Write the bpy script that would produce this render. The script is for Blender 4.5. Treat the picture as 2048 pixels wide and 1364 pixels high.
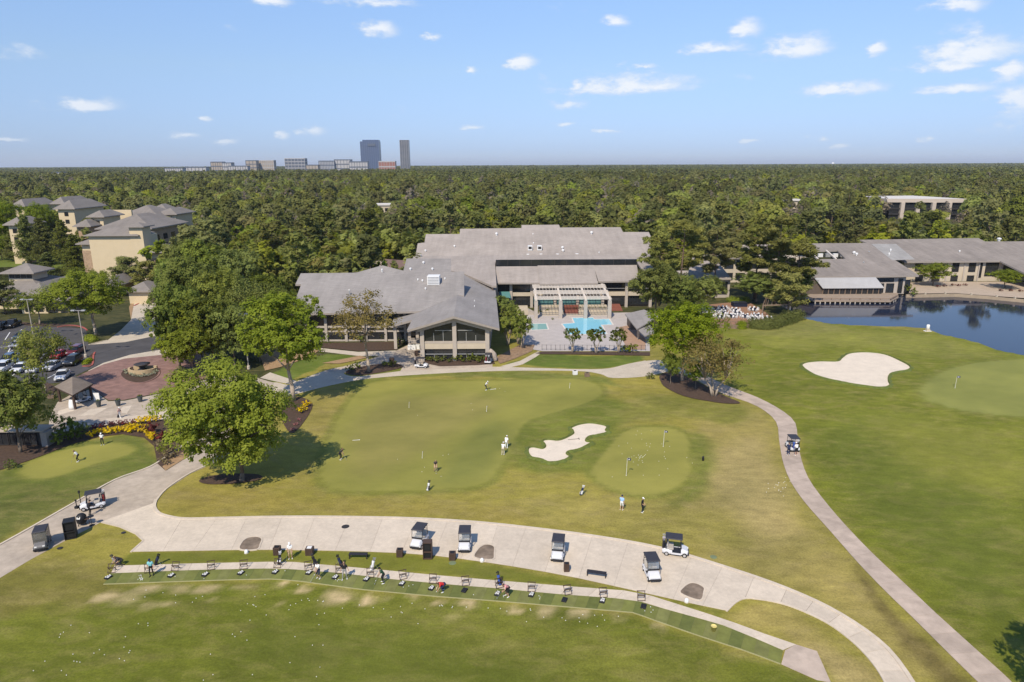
import bpy, bmesh, math, random
import numpy as np
from mathutils import Vector, Matrix

for o in list(bpy.data.objects):
    bpy.data.objects.remove(o, do_unlink=True)
scene = bpy.context.scene
COL = scene.collection
R = math.radians

# ---------------------------------------------------------------- camera
F, CX, CY, CAMH = 1365.3, 1024.0, 682.0, 36.0
PITCH = math.atan((682 - 330.0) / F)
ROLL = R(0.25)
_c, _s = math.cos(ROLL), math.sin(ROLL)
_fw = Vector((0, math.cos(PITCH), -math.sin(PITCH)))
_r0 = Vector((1, 0, 0))
_u0 = Vector((0, math.sin(PITCH), math.cos(PITCH)))
_rt = _r0 * _c - _u0 * _s
_up = _r0 * _s + _u0 * _c
cam_d = bpy.data.cameras.new('camera')
cam_d.sensor_width = 36.0
cam_d.lens = 36.0 * F / 2048.0
cam_d.clip_start = 0.5
cam_d.clip_end = 90000
cam = bpy.data.objects.new('camera', cam_d)
COL.objects.link(cam)
M = Matrix.Identity(4)
for i in range(3):
    M[i][0], M[i][1], M[i][2] = _rt[i], _up[i], -_fw[i]
M[2][3] = CAMH
cam.matrix_world = M
scene.camera = cam

def ray(px, py):
    return _fw + _rt * ((px - CX) / F) + _up * ((CY - py) / F)

def P(px, py, z=0.0):
    """photo pixel -> point on the level plane at height z"""
    d = ray(px, py)
    t = (z - CAMH) / d.z
    return Vector((d.x * t, d.y * t, z))

def PPl(px, py, pl):
    """photo pixel -> point on a roof plane (point, normal)"""
    d = ray(px, py)
    o = Vector((0, 0, CAMH))
    t = (pl[0] - o).dot(pl[1]) / d.dot(pl[1])
    return o + d * t

def PY(px, py, y):
    """photo pixel -> point on the upright plane at depth y"""
    d = ray(px, py)
    t = y / d.y
    return Vector((d.x * t, y, CAMH + d.z * t))

def plane3(a, b, c):
    A, B, C = P(*a), P(*b), P(*c)
    n = (B - A).cross(C - A).normalized()
    return (A, n)

def planey(px, py, z, s):
    """plane through the pixel at height z, rising s per metre away from the camera"""
    return (P(px, py, z), Vector((0, -s, 1)).normalized())

def planev(px, py, z, sx, sy):
    return (P(px, py, z), Vector((-sx, -sy, 1)).normalized())

# ---------------------------------------------------------------- light
SUN_EL, SUN_AZ = 48.0, 20.0          # light travels 20 degrees right of straight ahead
sd = bpy.data.lights.new('sun', 'SUN')
sd.energy = 5.0
sd.angle = R(0.53)
sd.color = (1.0, 0.89, 0.73)
sun = bpy.data.objects.new('sun', sd)
COL.objects.link(sun)
ldir = Vector((math.sin(R(SUN_AZ)) * math.cos(R(SUN_EL)), math.cos(R(SUN_AZ)) * math.cos(R(SUN_EL)), -math.sin(R(SUN_EL))))
sun.rotation_euler = ldir.to_track_quat('-Z', 'Y').to_euler()
sun.location = (0, 0, 80)

wld = bpy.data.worlds.new('World')
scene.world = wld
wld.use_nodes = True
wld.cycles.sampling_method = 'MANUAL'
wld.cycles.sample_map_resolution = 256
wt = wld.node_tree
wt.nodes.clear()
def wn(t, **k):
    n = wt.nodes.new(t)
    for a, b in k.items():
        setattr(n, a, b)
    return n
wl = wt.links.new
w_out = wn('ShaderNodeOutputWorld')
w_bg = wn('ShaderNodeBackground')
w_bg.inputs['Strength'].default_value = 0.15
wl(w_bg.outputs[0], w_out.inputs[0])
sky = wn('ShaderNodeTexSky', sky_type='NISHITA', sun_disc=False)
sky.sun_elevation = R(SUN_EL)
sky.sun_rotation = R(180 + SUN_AZ)
sky.air_density = 1.0
sky.dust_density = 0.0
sky.ozone_density = 2.0
sky.altitude = 40
tc = wn('ShaderNodeTexCoord')
sep = wn('ShaderNodeSeparateXYZ')
wl(tc.outputs['Generated'], sep.inputs[0])
def wmath(op, a, b=None, c=None):
    n = wn('ShaderNodeMath', operation=op)
    for i, v in enumerate((a, b, c)):
        if v is None:
            continue
        if isinstance(v, (int, float)):
            n.inputs[i].default_value = v
        else:
            wl(v, n.inputs[i])
    return n.outputs[0]
def wvec(op, a, b=None):
    n = wn('ShaderNodeVectorMath', operation=op)
    for i, v in enumerate((a, b)):
        if v is None:
            continue
        if isinstance(v, tuple):
            n.inputs[i].default_value = v
        else:
            wl(v, n.inputs[i])
    return n.outputs['Value'] if op == 'LENGTH' else n.outputs[0]
az = wmath('ARCTAN2', sep.outputs[0], sep.outputs[1])
el = wmath('ARCSINE', sep.outputs[2])
cmb = wn('ShaderNodeCombineXYZ')
wl(az, cmb.inputs[0]); wl(el, cmb.inputs[1])
st = wvec('MULTIPLY', tc.outputs['Generated'], (1, 1, 2.2))
def wnoise(v, scale, detail=6, rough=0.6):
    n = wn('ShaderNodeTexNoise', noise_dimensions='3D')
    n.inputs['Scale'].default_value = scale
    n.inputs['Detail'].default_value = detail
    n.inputs['Roughness'].default_value = rough
    wl(v, n.inputs['Vector'])
    return n.outputs['Fac'], n.outputs['Color']
nz, nzc = wnoise(st, 30, 6, 0.62)
nz2, _ = wnoise(st, 9, 3, 0.55)
dist = wvec('MULTIPLY', wvec('SUBTRACT', nzc, (0.5, 0.5, 0.5)), (0.045, 0.018, 0))
pt = wvec('ADD', cmb.outputs[0], dist)
# cumulus: centre x, y and half sizes, read from the photograph as directions in the sky
CLOUDS = [(172,212,62,15),(760,58,34,13),(1045,123,28,9),(1232,44,25,9),(1430,99,64,13),(1487,58,36,15),(1592,100,64,24),
 (1755,95,17,12),(1950,105,86,36),(1900,134,64,14),(2025,140,36,14),(1265,174,118,20),(1150,169,20,9),(1685,180,76,15),
 (1915,180,70,12),(2036,205,50,24),(545,2,35,8),(740,6,82,13),(1925,8,48,12),(625,261,25,7),(370,270,28,6),(565,270,16,6),
 (20,279,32,4),(940,142,14,6),(1215,263,25,4),(1640,279,14,5),(1500,282,20,4),(1685,291,18,5),(1855,279,13,6),(410,240,16,4),
 (945,254,20,4),(1130,250,18,4),(450,282,25,4),(860,73,18,6),(1280,133,30,5)]
acc = None
for (cx, cy, hw, hh) in CLOUDS:
    d = ray(cx, cy).normalized()
    a0, e0 = math.atan2(d.x, d.y), math.asin(d.z)
    d2 = ray(cx + hw, cy).normalized(); d3 = ray(cx, cy - hh).normalized()
    sa = abs(math.atan2(d2.x, d2.y) - a0) * 1.55
    se = abs(math.asin(d3.z) - e0) * 1.8
    n = wn('ShaderNodeVectorMath', operation='MULTIPLY_ADD')
    wl(pt, n.inputs[0]); n.inputs[1].default_value = (1 / sa, 1 / se, 0); n.inputs[2].default_value = (-a0 / sa, -e0 / se, 0)
    v = n.outputs[0]
    if hw > 58:
        v = wvec('MAXIMUM', v, wvec('MULTIPLY', v, (-1, -1.9, 0)))
    m = wvec('LENGTH', v)
    acc = m if acc is None else wmath('MINIMUM', acc, m)
acc = wmath('SUBTRACT', 1.0, acc)
# the same kind of small cumulus all round the sky, sparse
gen = wmath('MULTIPLY', wmath('SUBTRACT', nz2, 0.66), 5.0)
acc = wmath('MAXIMUM', acc, gen)
den = wmath('ADD', acc, wmath('MULTIPLY', wmath('SUBTRACT', nz, 0.5), 1.7))
mr = wn('ShaderNodeMapRange', interpolation_type='SMOOTHSTEP')
mr.inputs['From Min'].default_value = 0.0
mr.inputs['From Max'].default_value = 0.90
wl(den, mr.inputs['Value'])
hor = wn('ShaderNodeMapRange')
hor.inputs['From Min'].default_value = 0.0
hor.inputs['From Max'].default_value = 0.09
hor.inputs['To Min'].default_value = 0.35
hor.inputs['To Max'].default_value = 0.88
wl(el, hor.inputs['Value'])
fac = wmath('MULTIPLY', mr.outputs[0], hor.outputs[0])
ccol = wn('ShaderNodeMix', data_type='RGBA')
ccol.inputs['A'].default_value = (4.4, 5.0, 6.0, 1)
ccol.inputs['B'].default_value = (6.3, 6.5, 6.8, 1)
wl(mr.outputs[0], ccol.inputs['Factor'])
rmp_ = wn('ShaderNodeValToRGB')           # evens out the sky from horizon to zenith, alike all round
cr = rmp_.color_ramp
for q, c in ((0.0, (.315, .415, .76)), (0.09, (.35, .45, .80)), (0.5, (.70, .73, .86)), (1.0, (.98, 1.02, 1.14))):
    e_ = cr.elements[0] if q == 0.0 else (cr.elements[-1] if q == 1.0 else cr.elements.new(q))
    e_.color = (*c, 1)
wl(wmath('MULTIPLY', el, 1 / 0.25), rmp_.inputs[0])
tint = wvec('MULTIPLY', sky.outputs[0], rmp_.outputs[0])
cmix = wn('ShaderNodeMix', data_type='RGBA')
wl(fac, cmix.inputs['Factor'])
wl(tint, cmix.inputs['A'])
wl(ccol.outputs['Result'], cmix.inputs['B'])
wl(cmix.outputs['Result'], w_bg.inputs['Color'])

scene.view_settings.view_transform = 'Standard'
scene.view_settings.look = 'None'
scene.view_settings.exposure = 0.0
scene.view_settings.gamma = 1.0
scene.render.engine = 'CYCLES'
scene.cycles.max_bounces = 4
scene.cycles.diffuse_bounces = 2
scene.cycles.glossy_bounces = 2
scene.cycles.transmission_bounces = 2
scene.cycles.transparent_max_bounces = 8
scene.cycles.use_denoising = True

# ---------------------------------------------------------------- mesh helpers
class MB:
    def __init__(s):
        s.v, s.f, s.m = [], [], []
    def face(s, pts, m=0):
        b = len(s.v)
        s.v += [tuple(p) for p in pts]
        s.f.append(tuple(range(b, b + len(pts)))); s.m.append(m)
        return s
    def box(s, c, d, rz=0, m=0, M=None, top=1.0):
        b = len(s.v)
        hx, hy, hz = d[0] / 2, d[1] / 2, d[2] / 2
        co, si = math.cos(rz), math.sin(rz)
        for z in (-1, 1):
            k = top if z > 0 else 1
            for x, y in ((-1, -1), (1, -1), (1, 1), (-1, 1)):
                p = Vector((x * hx * k, y * hy * k, z * hz))
                if M is not None:
                    p = M @ p
                else:
                    p = Vector((p.x * co - p.y * si, p.x * si + p.y * co, p.z))
                s.v.append((p.x + c[0], p.y + c[1], p.z + c[2]))
        for q in ((3, 2, 1, 0), (4, 5, 6, 7), (0, 1, 5, 4), (1, 2, 6, 5), (2, 3, 7, 6), (3, 0, 4, 7)):
            s.f.append(tuple(b + i for i in q)); s.m.append(m)
        return s
    def beam(s, a, b, w, h, m=0):
        """box bar from a to b, width w sideways and height h"""
        a, b = Vector(a), Vector(b)
        d = b - a
        L = d.length
        d = d / L
        side = Vector((0, 0, 1)).cross(d)
        if side.length < 1e-4:
            side = Vector((1, 0, 0))
        side.normalize()
        up = d.cross(side)
        k = len(s.v)
        for p in (a, b):
            for x, z in ((-1, -1), (1, -1), (1, 1), (-1, 1)):
                q = p + side * (x * w / 2) + up * (z * h / 2)
                s.v.append(tuple(q))
        for q in ((0, 1, 2, 3), (7, 6, 5, 4), (0, 4, 5, 1), (1, 5, 6, 2), (2, 6, 7, 3), (3, 7, 4, 0)):
            s.f.append(tuple(k + i for i in q)); s.m.append(m)
        return s
    def tube(s, a, b, r0, r1=None, n=8, m=0, cap=True):
        r1 = r0 if r1 is None else r1
        a, b = Vector(a), Vector(b)
        d = (b - a).normalized()
        x = d.orthogonal().normalized(); y = d.cross(x)
        k = len(s.v)
        for p, r in ((a, r0), (b, r1)):
            for i in range(n):
                t = 2 * math.pi * i / n
                s.v.append(tuple(p + x * (r * math.cos(t)) + y * (r * math.sin(t))))
        for i in range(n):
            j = (i + 1) % n
            s.f.append((k + i, k + j, k + n + j, k + n + i)); s.m.append(m)
        if cap:
            s.f.append(tuple(k + i for i in reversed(range(n)))); s.m.append(m)
            s.f.append(tuple(k + n + i for i in range(n))); s.m.append(m)
        return s
    def lathe(s, c, prof, n=16, m=0, ax='z', sx=1, sy=1):
        """prof: (radius, height) rows"""
        k = len(s.v)
        for r, z in prof:
            for i in range(n):
                t = 2 * math.pi * i / n
                x, y = r * math.cos(t) * sx, r * math.sin(t) * sy
                p = {'z': (x, y, z), 'x': (z, x, y), 'y': (x, z, y)}[ax]
                s.v.append((p[0] + c[0], p[1] + c[1], p[2] + c[2]))
        for j in range(len(prof) - 1):
            for i in range(n):
                i2 = (i + 1) % n
                s.f.append((k + j * n + i, k + j * n + i2, k + (j + 1) * n + i2, k + (j + 1) * n + i)); s.m.append(m)
        s.f.append(tuple(k + i for i in reversed(range(n)))); s.m.append(m)
        q = k + (len(prof) - 1) * n
        s.f.append(tuple(q + i for i in range(n))); s.m.append(m)
        return s
    def prism(s, pts, z0, z1, m=0, mside=None):
        """pts: (x, y) outline; z0, z1 numbers"""
        n = len(pts)
        k = len(s.v)
        area = sum(pts[i][0] * pts[(i + 1) % n][1] - pts[(i + 1) % n][0] * pts[i][1] for i in range(n))
        if area < 0:
            pts = list(reversed(pts))
        for z in (z0, z1):
            for p in pts:
                s.v.append((p[0], p[1], z))
        s.f.append(tuple(k + i for i in reversed(range(n)))); s.m.append(m)
        s.f.append(tuple(k + n + i for i in range(n))); s.m.append(m)
        for i in range(n):
            j = (i + 1) % n
            s.f.append((k + i, k + j, k + n + j, k + n + i)); s.m.append(m if mside is None else mside)
        return s
    def slabpoly(s, pts, t, m=0, mside=None):
        """3d outline extruded straight down by t"""
        n = len(pts)
        k = len(s.v)
        area = sum(pts[i][0] * pts[(i + 1) % n][1] - pts[(i + 1) % n][0] * pts[i][1] for i in range(n))
        if area < 0:
            pts = list(reversed(pts))
        for dz in (-t, 0):
            for p in pts:
                s.v.append((p[0], p[1], p[2] + dz))
        s.f.append(tuple(k + i for i in reversed(range(n)))); s.m.append(m if mside is None else mside)
        s.f.append(tuple(k + n + i for i in range(n))); s.m.append(m)
        for i in range(n):
            j = (i + 1) % n
            s.f.append((k + i, k + j, k + n + j, k + n + i)); s.m.append(m if mside is None else mside)
        return s
    def mesh(s, name, mats, off=None, smooth=False):
        me = bpy.data.meshes.new(name)
        v = s.v
        if off is not None:
            v = [(p[0] - off[0], p[1] - off[1], p[2] - off[2]) for p in v]
        me.from_pydata(v, [], s.f)
        if not isinstance(mats, (list, tuple)):
            mats = [mats]
        for m in mats:
            me.materials.append(m)
        if len(mats) > 1:
            me.polygons.foreach_set('material_index', s.m)
        if smooth:
            me.polygons.foreach_set('use_smooth', [True] * len(me.polygons))
        me.update()
        return me
    def build(s, name, mats, parent=None, smooth=False, bevel=0):
        off = None
        if parent is not None:
            off = Vector((0, 0, 0)); q = parent
            while q is not None:
                off += q.location; q = q.parent
        me = s.mesh(name, mats, off, smooth)
        o = bpy.data.objects.new(name, me)
        COL.objects.link(o)
        o.parent = parent
        if bevel:
            bm = bmesh.new(); bm.from_mesh(me)
            bmesh.ops.remove_doubles(bm, verts=bm.verts, dist=1e-5)
            bmesh.ops.bevel(bm, geom=[e for e in bm.edges if e.is_manifold and e.calc_face_angle(0) > 0.5], offset=bevel, segments=2, affect='EDGES', profile=0.6)
            bm.to_mesh(me); bm.free()
        return o

def tag(o, label=None, cat=None, group=None, kind=None):
    if label: o['label'] = label
    if cat: o['category'] = cat
    if group: o['group'] = group
    if kind: o['kind'] = kind
    return o
def thing(name, label, cat, loc=(0, 0, 0), group=None):
    o = bpy.data.objects.new(name, None)
    o.empty_display_size = 0.3
    COL.objects.link(o)
    o.location = loc
    return tag(o, label, cat, group)
def clone(root, loc, rz=0.0, label=None, group=None, scale=None, parent=None):
    c = root.copy()
    COL.objects.link(c)
    c.parent = parent
    if parent is None:
        c.location = loc
        c.rotation_euler = (0, 0, rz)
        if scale is not None:
            c.scale = scale if hasattr(scale, '__len__') else (scale,) * 3
        if label: c['label'] = label
        if group: c['group'] = group
    for ch in list(root.children):
        clone(ch, None, parent=c)
    return c
_protos = []
def proto(root):
    _protos.append(root)
    return root
def drop(root):
    for ch in list(root.children):
        drop(ch)
    bpy.data.objects.remove(root, do_unlink=True)

# ---------------------------------------------------------------- materials
_mats = {}
def pmat(name, col, rough=0.8, var=0.18, scale=2.0, bump=0.0, bscale=None, spec=0.3, metal=0.0, rnd=0.0, coord='Object',
         detail=5, var2=0.0, scale2=0.3, emit=None, coat=0.0):
    if name in _mats:
        return _mats[name]
    m = bpy.data.materials.new(name)
    m.use_nodes = True
    t = m.node_tree
    b = t.nodes['Principled BSDF']
    b.inputs['Roughness'].default_value = rough
    b.inputs['Metallic'].default_value = metal
    b.inputs['Specular IOR Level'].default_value = spec
    b.inputs['Coat Weight'].default_value = coat
    L = t.links.new
    if coord == 'World':
        src = t.nodes.new('ShaderNodeNewGeometry').outputs['Position']
    else:
        src = t.nodes.new('ShaderNodeTexCoord').outputs['Object']
    def mul(prev, fac_out, amt):
        mr = t.nodes.new('ShaderNodeMapRange')
        mr.inputs['To Min'].default_value = 1 - amt
        mr.inputs['To Max'].default_value = 1 + amt
        mr.inputs['From Min'].default_value = 0.25
        mr.inputs['From Max'].default_value = 0.75
        L(fac_out, mr.inputs['Value'])
        vm = t.nodes.new('ShaderNodeVectorMath'); vm.operation = 'SCALE'
        if isinstance(prev, tuple):
            vm.inputs[0].default_value = prev
        else:
            L(prev, vm.inputs[0])
        L(mr.outputs[0], vm.inputs['Scale'])
        return vm.outputs[0]
    def noise(sc, det):
        n = t.nodes.new('ShaderNodeTexNoise')
        n.inputs['Scale'].default_value = sc
        n.inputs['Detail'].default_value = det
        n.inputs['Roughness'].default_value = 0.6
        L(src, n.inputs['Vector'])
        return n.outputs['Fac']
    c = tuple(col[:3])
    if var > 0: c = mul(c, noise(scale, detail), var)
    if var2 > 0: c = mul(c, noise(scale2, 3), var2)
    if rnd > 0:
        oi = t.nodes.new('ShaderNodeObjectInfo')
        mr = t.nodes.new('ShaderNodeMapRange')
        mr.inputs['From Min'].default_value = 0; mr.inputs['From Max'].default_value = 1
        mr.inputs['To Min'].default_value = 0.25; mr.inputs['To Max'].default_value = 0.75
        L(oi.outputs['Random'], mr.inputs['Value'])
        c = mul(c, mr.outputs[0], rnd)
    if isinstance(c, tuple):
        b.inputs['Base Color'].default_value = (*c, 1)
    else:
        L(c, b.inputs['Base Color'])
    if bump > 0:
        bp = t.nodes.new('ShaderNodeBump')
        bp.inputs['Strength'].default_value = bump
        bp.inputs['Distance'].default_value = 0.05
        L(noise(bscale or scale * 4, 4), bp.inputs['Height'])
        L(bp.outputs[0], b.inputs['Normal'])
    _mats[name] = m
    return m

def leafmat(name, dark, light, rnd=0.35, trans=0.3, nscale=0.55, hue=0.06):
    m = bpy.data.materials.new(name)
    m.use_nodes = True
    t = m.node_tree
    L = t.links.new
    b = t.nodes['Principled BSDF']
    out = t.nodes['Material Output']
    b.inputs['Roughness'].default_value = 0.7
    b.inputs['Specular IOR Level'].default_value = 0.12
    tcn = t.nodes.new('ShaderNodeTexCoord')
    n = t.nodes.new('ShaderNodeTexNoise')
    n.inputs['Scale'].default_value = nscale
    n.inputs['Detail'].default_value = 4
    n.inputs['Roughness'].default_value = 0.7
    L(tcn.outputs['Object'], n.inputs['Vector'])
    mr = t.nodes.new('ShaderNodeMapRange')
    mr.inputs['From Min'].default_value = 0.3
    mr.inputs['From Max'].default_value = 0.7
    L(n.outputs['Fac'], mr.inputs['Value'])
    mx = t.nodes.new('ShaderNodeMix'); mx.data_type = 'RGBA'
    mx.inputs['A'].default_value = (*dark, 1); mx.inputs['B'].default_value = (*light, 1)
    L(mr.outputs[0], mx.inputs['Factor'])
    oi = t.nodes.new('ShaderNodeObjectInfo')
    hs = t.nodes.new('ShaderNodeHueSaturation')
    def rng(lo, hi, mulv):
        a = t.nodes.new('ShaderNodeMath'); a.operation = 'MULTIPLY'; a.inputs[1].default_value = mulv
        L(oi.outputs['Random'], a.inputs[0])
        f = t.nodes.new('ShaderNodeMath'); f.operation = 'FRACT'
        L(a.outputs[0], f.inputs[0])
        r = t.nodes.new('ShaderNodeMapRange')
        r.inputs['To Min'].default_value = lo; r.inputs['To Max'].default_value = hi
        L(f.outputs[0], r.inputs['Value'])
        return r.outputs[0]
    L(rng(0.5 - hue, 0.5 + hue * 0.5, 1.0), hs.inputs['Hue'])
    L(rng(1 - rnd * 0.6, 1.05, 7.31), hs.inputs['Saturation'])
    L(rng(1 - rnd, 1 + rnd * 0.8, 13.7), hs.inputs['Value'])
    L(mx.outputs['Result'], hs.inputs['Color'])
    L(hs.outputs[0], b.inputs['Base Color'])
    tr = t.nodes.new('ShaderNodeBsdfTranslucent')
    L(hs.outputs[0], tr.inputs['Color'])
    ms = t.nodes.new('ShaderNodeMixShader')
    ms.inputs[0].default_value = trans + 0.1
    L(b.outputs[0], ms.inputs[1]); L(tr.outputs[0], ms.inputs[2])
    L(ms.outputs[0], out.inputs['Surface'])
    return m
# ================================================================ ground
rs = np.random.RandomState(7)
def spl(pts, n=4, closed=True):
    """smooth outline through the points"""
    N = len(pts)
    out = []
    rng = range(N) if closed else range(N - 1)
    for i in rng:
        if closed:
            p0, p1, p2, p3 = (pts[(i + k) % N] for k in (-1, 0, 1, 2))
        else:
            p0, p1, p2, p3 = pts[max(i - 1, 0)], pts[i], pts[i + 1], pts[min(i + 2, N - 1)]
        for j in range(n):
            t = j / n
            out.append(tuple(0.5 * (2 * p1[k] + (p2[k] - p0[k]) * t + (2 * p0[k] - 5 * p1[k] + 4 * p2[k] - p3[k]) * t * t
                       + (3 * p1[k] - p0[k] - 3 * p2[k] + p3[k]) * t ** 3) for k in (0, 1)))
    if not closed:
        out.append(tuple(pts[-1]))
    return out
def W2(pts, z=0.0):
    return [tuple(P(x, y, z))[:2] for x, y in pts]
def sdf(X, Y, poly):
    """signed distance, negative inside"""
    d = np.full(X.shape, 1e18)
    ins = np.zeros(X.shape, bool)
    n = len(poly)
    for i in range(n):
        x0, y0 = poly[i]; x1, y1 = poly[(i + 1) % n]
        ex, ey = x1 - x0, y1 - y0
        L = ex * ex + ey * ey + 1e-12
        t = np.clip(((X - x0) * ex + (Y - y0) * ey) / L, 0, 1)
        d = np.minimum(d, (X - x0 - t * ex) ** 2 + (Y - y0 - t * ey) ** 2)
        c = ((y0 > Y) != (y1 > Y))
        if abs(ey) > 1e-9:
            ins ^= c & (X < x0 + (Y - y0) * ex / ey)
    d = np.sqrt(d)
    return np.where(ins, -d, d)
def inpoly(x, y, poly):
    return bool(sdf(np.array([x]), np.array([y]), poly)[0] < 0)
def vnoise(X, Y, cell, seed):
    r = np.random.RandomState(seed)
    T = r.rand(128, 128)
    u, v = X / cell, Y / cell
    iu, iv = np.floor(u).astype(int), np.floor(v).astype(int)
    fu, fv = u - iu, v - iv
    fu = fu * fu * (3 - 2 * fu); fv = fv * fv * (3 - 2 * fv)
    g = lambda a, b: T[a % 128, b % 128]
    return (g(iu, iv) * (1 - fu) + g(iu + 1, iv) * fu) * (1 - fv) + (g(iu, iv + 1) * (1 - fu) + g(iu + 1, iv + 1) * fu) * fv
def fbm(X, Y, cell, seed):
    return (vnoise(X, Y, cell, seed) + 0.5 * vnoise(X, Y, cell / 2, seed + 1) + 0.25 * vnoise(X, Y, cell / 4, seed + 2)) / 1.75

LAKE_PX = [(1545,604),(1600,590),(1640,584),(1780,584),(1817,590.5),(1910,589),(2048,601.5),(2230,618),(2450,640),(2450,770),
           (2200,748),(2100,727),(2048,712),(2000,703),(1962,688),(1925,679),(1887,671),(1862,661),(1847,657),(1787,654),(1716,652.5),(1656,648),(1609,638),(1585,622)]
LAKE_Z = -0.5
LAKE = W2(LAKE_PX, LAKE_Z)

def lines(spec):
    out = []
    for a, b, s in spec:
        out += list(np.arange(a, b, s))
    return out
xs = lines([(-130, -75, 1.2), (-75, 62, 0.6), (62, 170, 1.2)])
ys = lines([(20, 150, 0.6), (150, 262, 1.4)])
def grow(start, step, end):
    o, v = [], start
    while v < end:
        o.append(v); step *= 1.16; v += step
    o.append(end)
    return o
xs = sorted([-(g) for g in grow(132, 4, 60000)] + xs + grow(172, 4, 60000))
ys = sorted([-g for g in grow(0, 6, 8000)] + [10.0] + ys + grow(264, 4, 70000))
X, Y = np.meshgrid(np.array(xs), np.array(ys))
nyg, nxg = X.shape

wx = X + (fbm(X, Y, 3.0, 11) - 0.5) * 2.4
wy = Y + (fbm(X, Y, 3.0, 21) - 0.5) * 2.4
def sm(d, w):
    t = np.clip(0.5 - d / (2 * w), 0, 1)
    return t * t * (3 - 2 * t)
col = np.zeros(X.shape + (4,))
def paint(mask, c, mot=None):
    for k in range(3):
        col[..., k] = col[..., k] * (1 - mask) + c[k] * mask
    if mot is not None:
        col[..., 3] = col[..., 3] * (1 - mask) + mot * mask
near = (Y < 300)
# colours: real albedos of turf
ROUGH = (0.250, 0.220, 0.050)
LUSH = (0.122, 0.137, 0.018)
FAIR = (0.150, 0.164, 0.021)
GREEN = (0.245, 0.236, 0.060)
DRY = (0.300, 0.235, 0.105)
FLOOR = (0.050, 0.055, 0.022)
col[..., 0], col[..., 1], col[..., 2], col[..., 3] = FLOOR[0], FLOOR[1], FLOOR[2], 0.5
course = W2([(-700,1500),(-300,960),(0,930),(120,890),(300,850),(420,800),(560,760),(640,720),(790,712),(960,690),(1000,640),(1300,660),(1420,655),(1500,655),(1560,640),(1605,628),
             (1660,600),(2600,600),(3300,1500)])
m_course = sm(sdf(wx, wy, course), 0.8)
paint(m_course, ROUGH, 0.8)
def region(px, c, w=0.5, mot=None, smooth=True, warp=True, amt=1.0):
    poly = W2(spl(px, 4) if smooth else px)
    d = sdf(wx if warp else X, wy if warp else Y, poly)
    paint(sm(d, w) * amt, c, mot)
fr = fbm(X, Y, 9.0, 31)
# right-hand fairway; shading of its gentle swells is put into the colour
region([(1440,640),(1600,640),(1900,668),(2048,706),(2500,760),(2600,1500),(2080,1420),(2010,1364),(1800,1168),(1690,1065),(1635,1003),(1606,945),(1596,880),(1590,845),(1520,803),(1460,775),(1410,720)],
       FAIR, 0.7, 0.7, smooth=False)
region([(1640,880),(1720,830),(1850,850),(1950,960),(2048,1050),(2048,1250),(1900,1180),(1760,1050),(1680,960)], (0.126,0.146,0.022), 3.5, 0.45)
region([(1740,850),(1850,840),(2000,880),(2080,960),(1960,980),(1830,930)], (0.190,0.196,0.034), 4.0, 0.4)
region([(1500,670),(1640,660),(1850,670),(1990,712),(1890,715),(1700,690),(1580,700)], (0.195,0.200,0.040), 2.5, 0.5)
region([(1490,640),(1600,640),(1700,658),(1600,672),(1490,668)], (0.185,0.185,0.050), 2.0, 0.6)
# driving range
region([(-900,1500),(-300,1290),(0,1205),(120,1180),(207,1169),(323,1165),(467,1160),(549,1158),(600,1163),(723,1179),(867,1193),(998,1203),(1153,1216),(1269,1226),(1300,1239),(1400,1273),(1487,1301),(1561,1329),(1634,1361),(1700,1420),(1700,1600),(-900,1600)],
       LUSH, 0.8, 0.62, smooth=False)
region([(0,1150),(120,1120),(200,1140),(240,1180),(160,1210),(60,1215),(-100,1250)], (0.165,0.150,0.036), 1.6, 0.8)
region([(760,1210),(1000,1235),(1290,1290),(1460,1345),(1450,1390),(1250,1360),(1000,1310),(800,1270)], (0.150,0.156,0.028), 3.0, 0.6)
region([(500,1260),(700,1250),(900,1290),(1100,1340),(1000,1400),(600,1380)], (0.102,0.118,0.018), 3.5, 0.4)
# worn tan divots behind the tee mats
for (dx, dy, rx, ry, a) in [(205,1193,20,10,.8),(291,1177,28,8,.85),(355,1176,22,8,.85),(245,1205,26,9,.5),(418,1175,26,7,.75),(493,1170,20,6,.85),(560,1171,14,6,.75),(617,1179,18,7,.85),
        (680,1187,20,9,1),(746,1194,20,9,1),(822,1196,9,8,.8),(877,1204,14,6,.6),(945,1211,20,9,.85),(1020,1215,18,7,.9),(1090,1223,20,8,.9),(1162,1232,20,8,.85),(1233,1235,12,6,.7),(1330,1252,14,6,.5),
        (300,1212,20,7,.45),(335,1203,14,5,.5),(430,1195,10,4,.4),(560,1215,10,5,.4),(660,1200,12,5,.4),(895,1240,16,6,.35),(250,1190,30,6,.4)]:
    c0 = P(dx, dy); ax = abs(P(dx + rx, dy).x - c0.x); ay = abs(P(dx, dy - ry).y - c0.y)
    q = np.sqrt(((wx - c0.x) / ax) ** 2 + ((wy - c0.y) / ay) ** 2)
    paint(np.clip(1.5 - q, 0, 1) * min(a * 1.15, 1) * np.clip(fbm(X, Y, 1.6, 77) * 2.6 - 0.25, 0, 1), (0.50, 0.39, 0.24), 0.3)
# strip of mown turf between tees and cart path
region([(262,1104),(490,1100),(780,1105),(960,1125),(1250,1182),(1450,1222),(1448,1238),(1300,1192),(1110,1171),(764,1141),(580,1124),(385,1128),(225,1134)], (0.150,0.158,0.026), 0.25, 0.35, smooth=False, warp=False)
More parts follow.
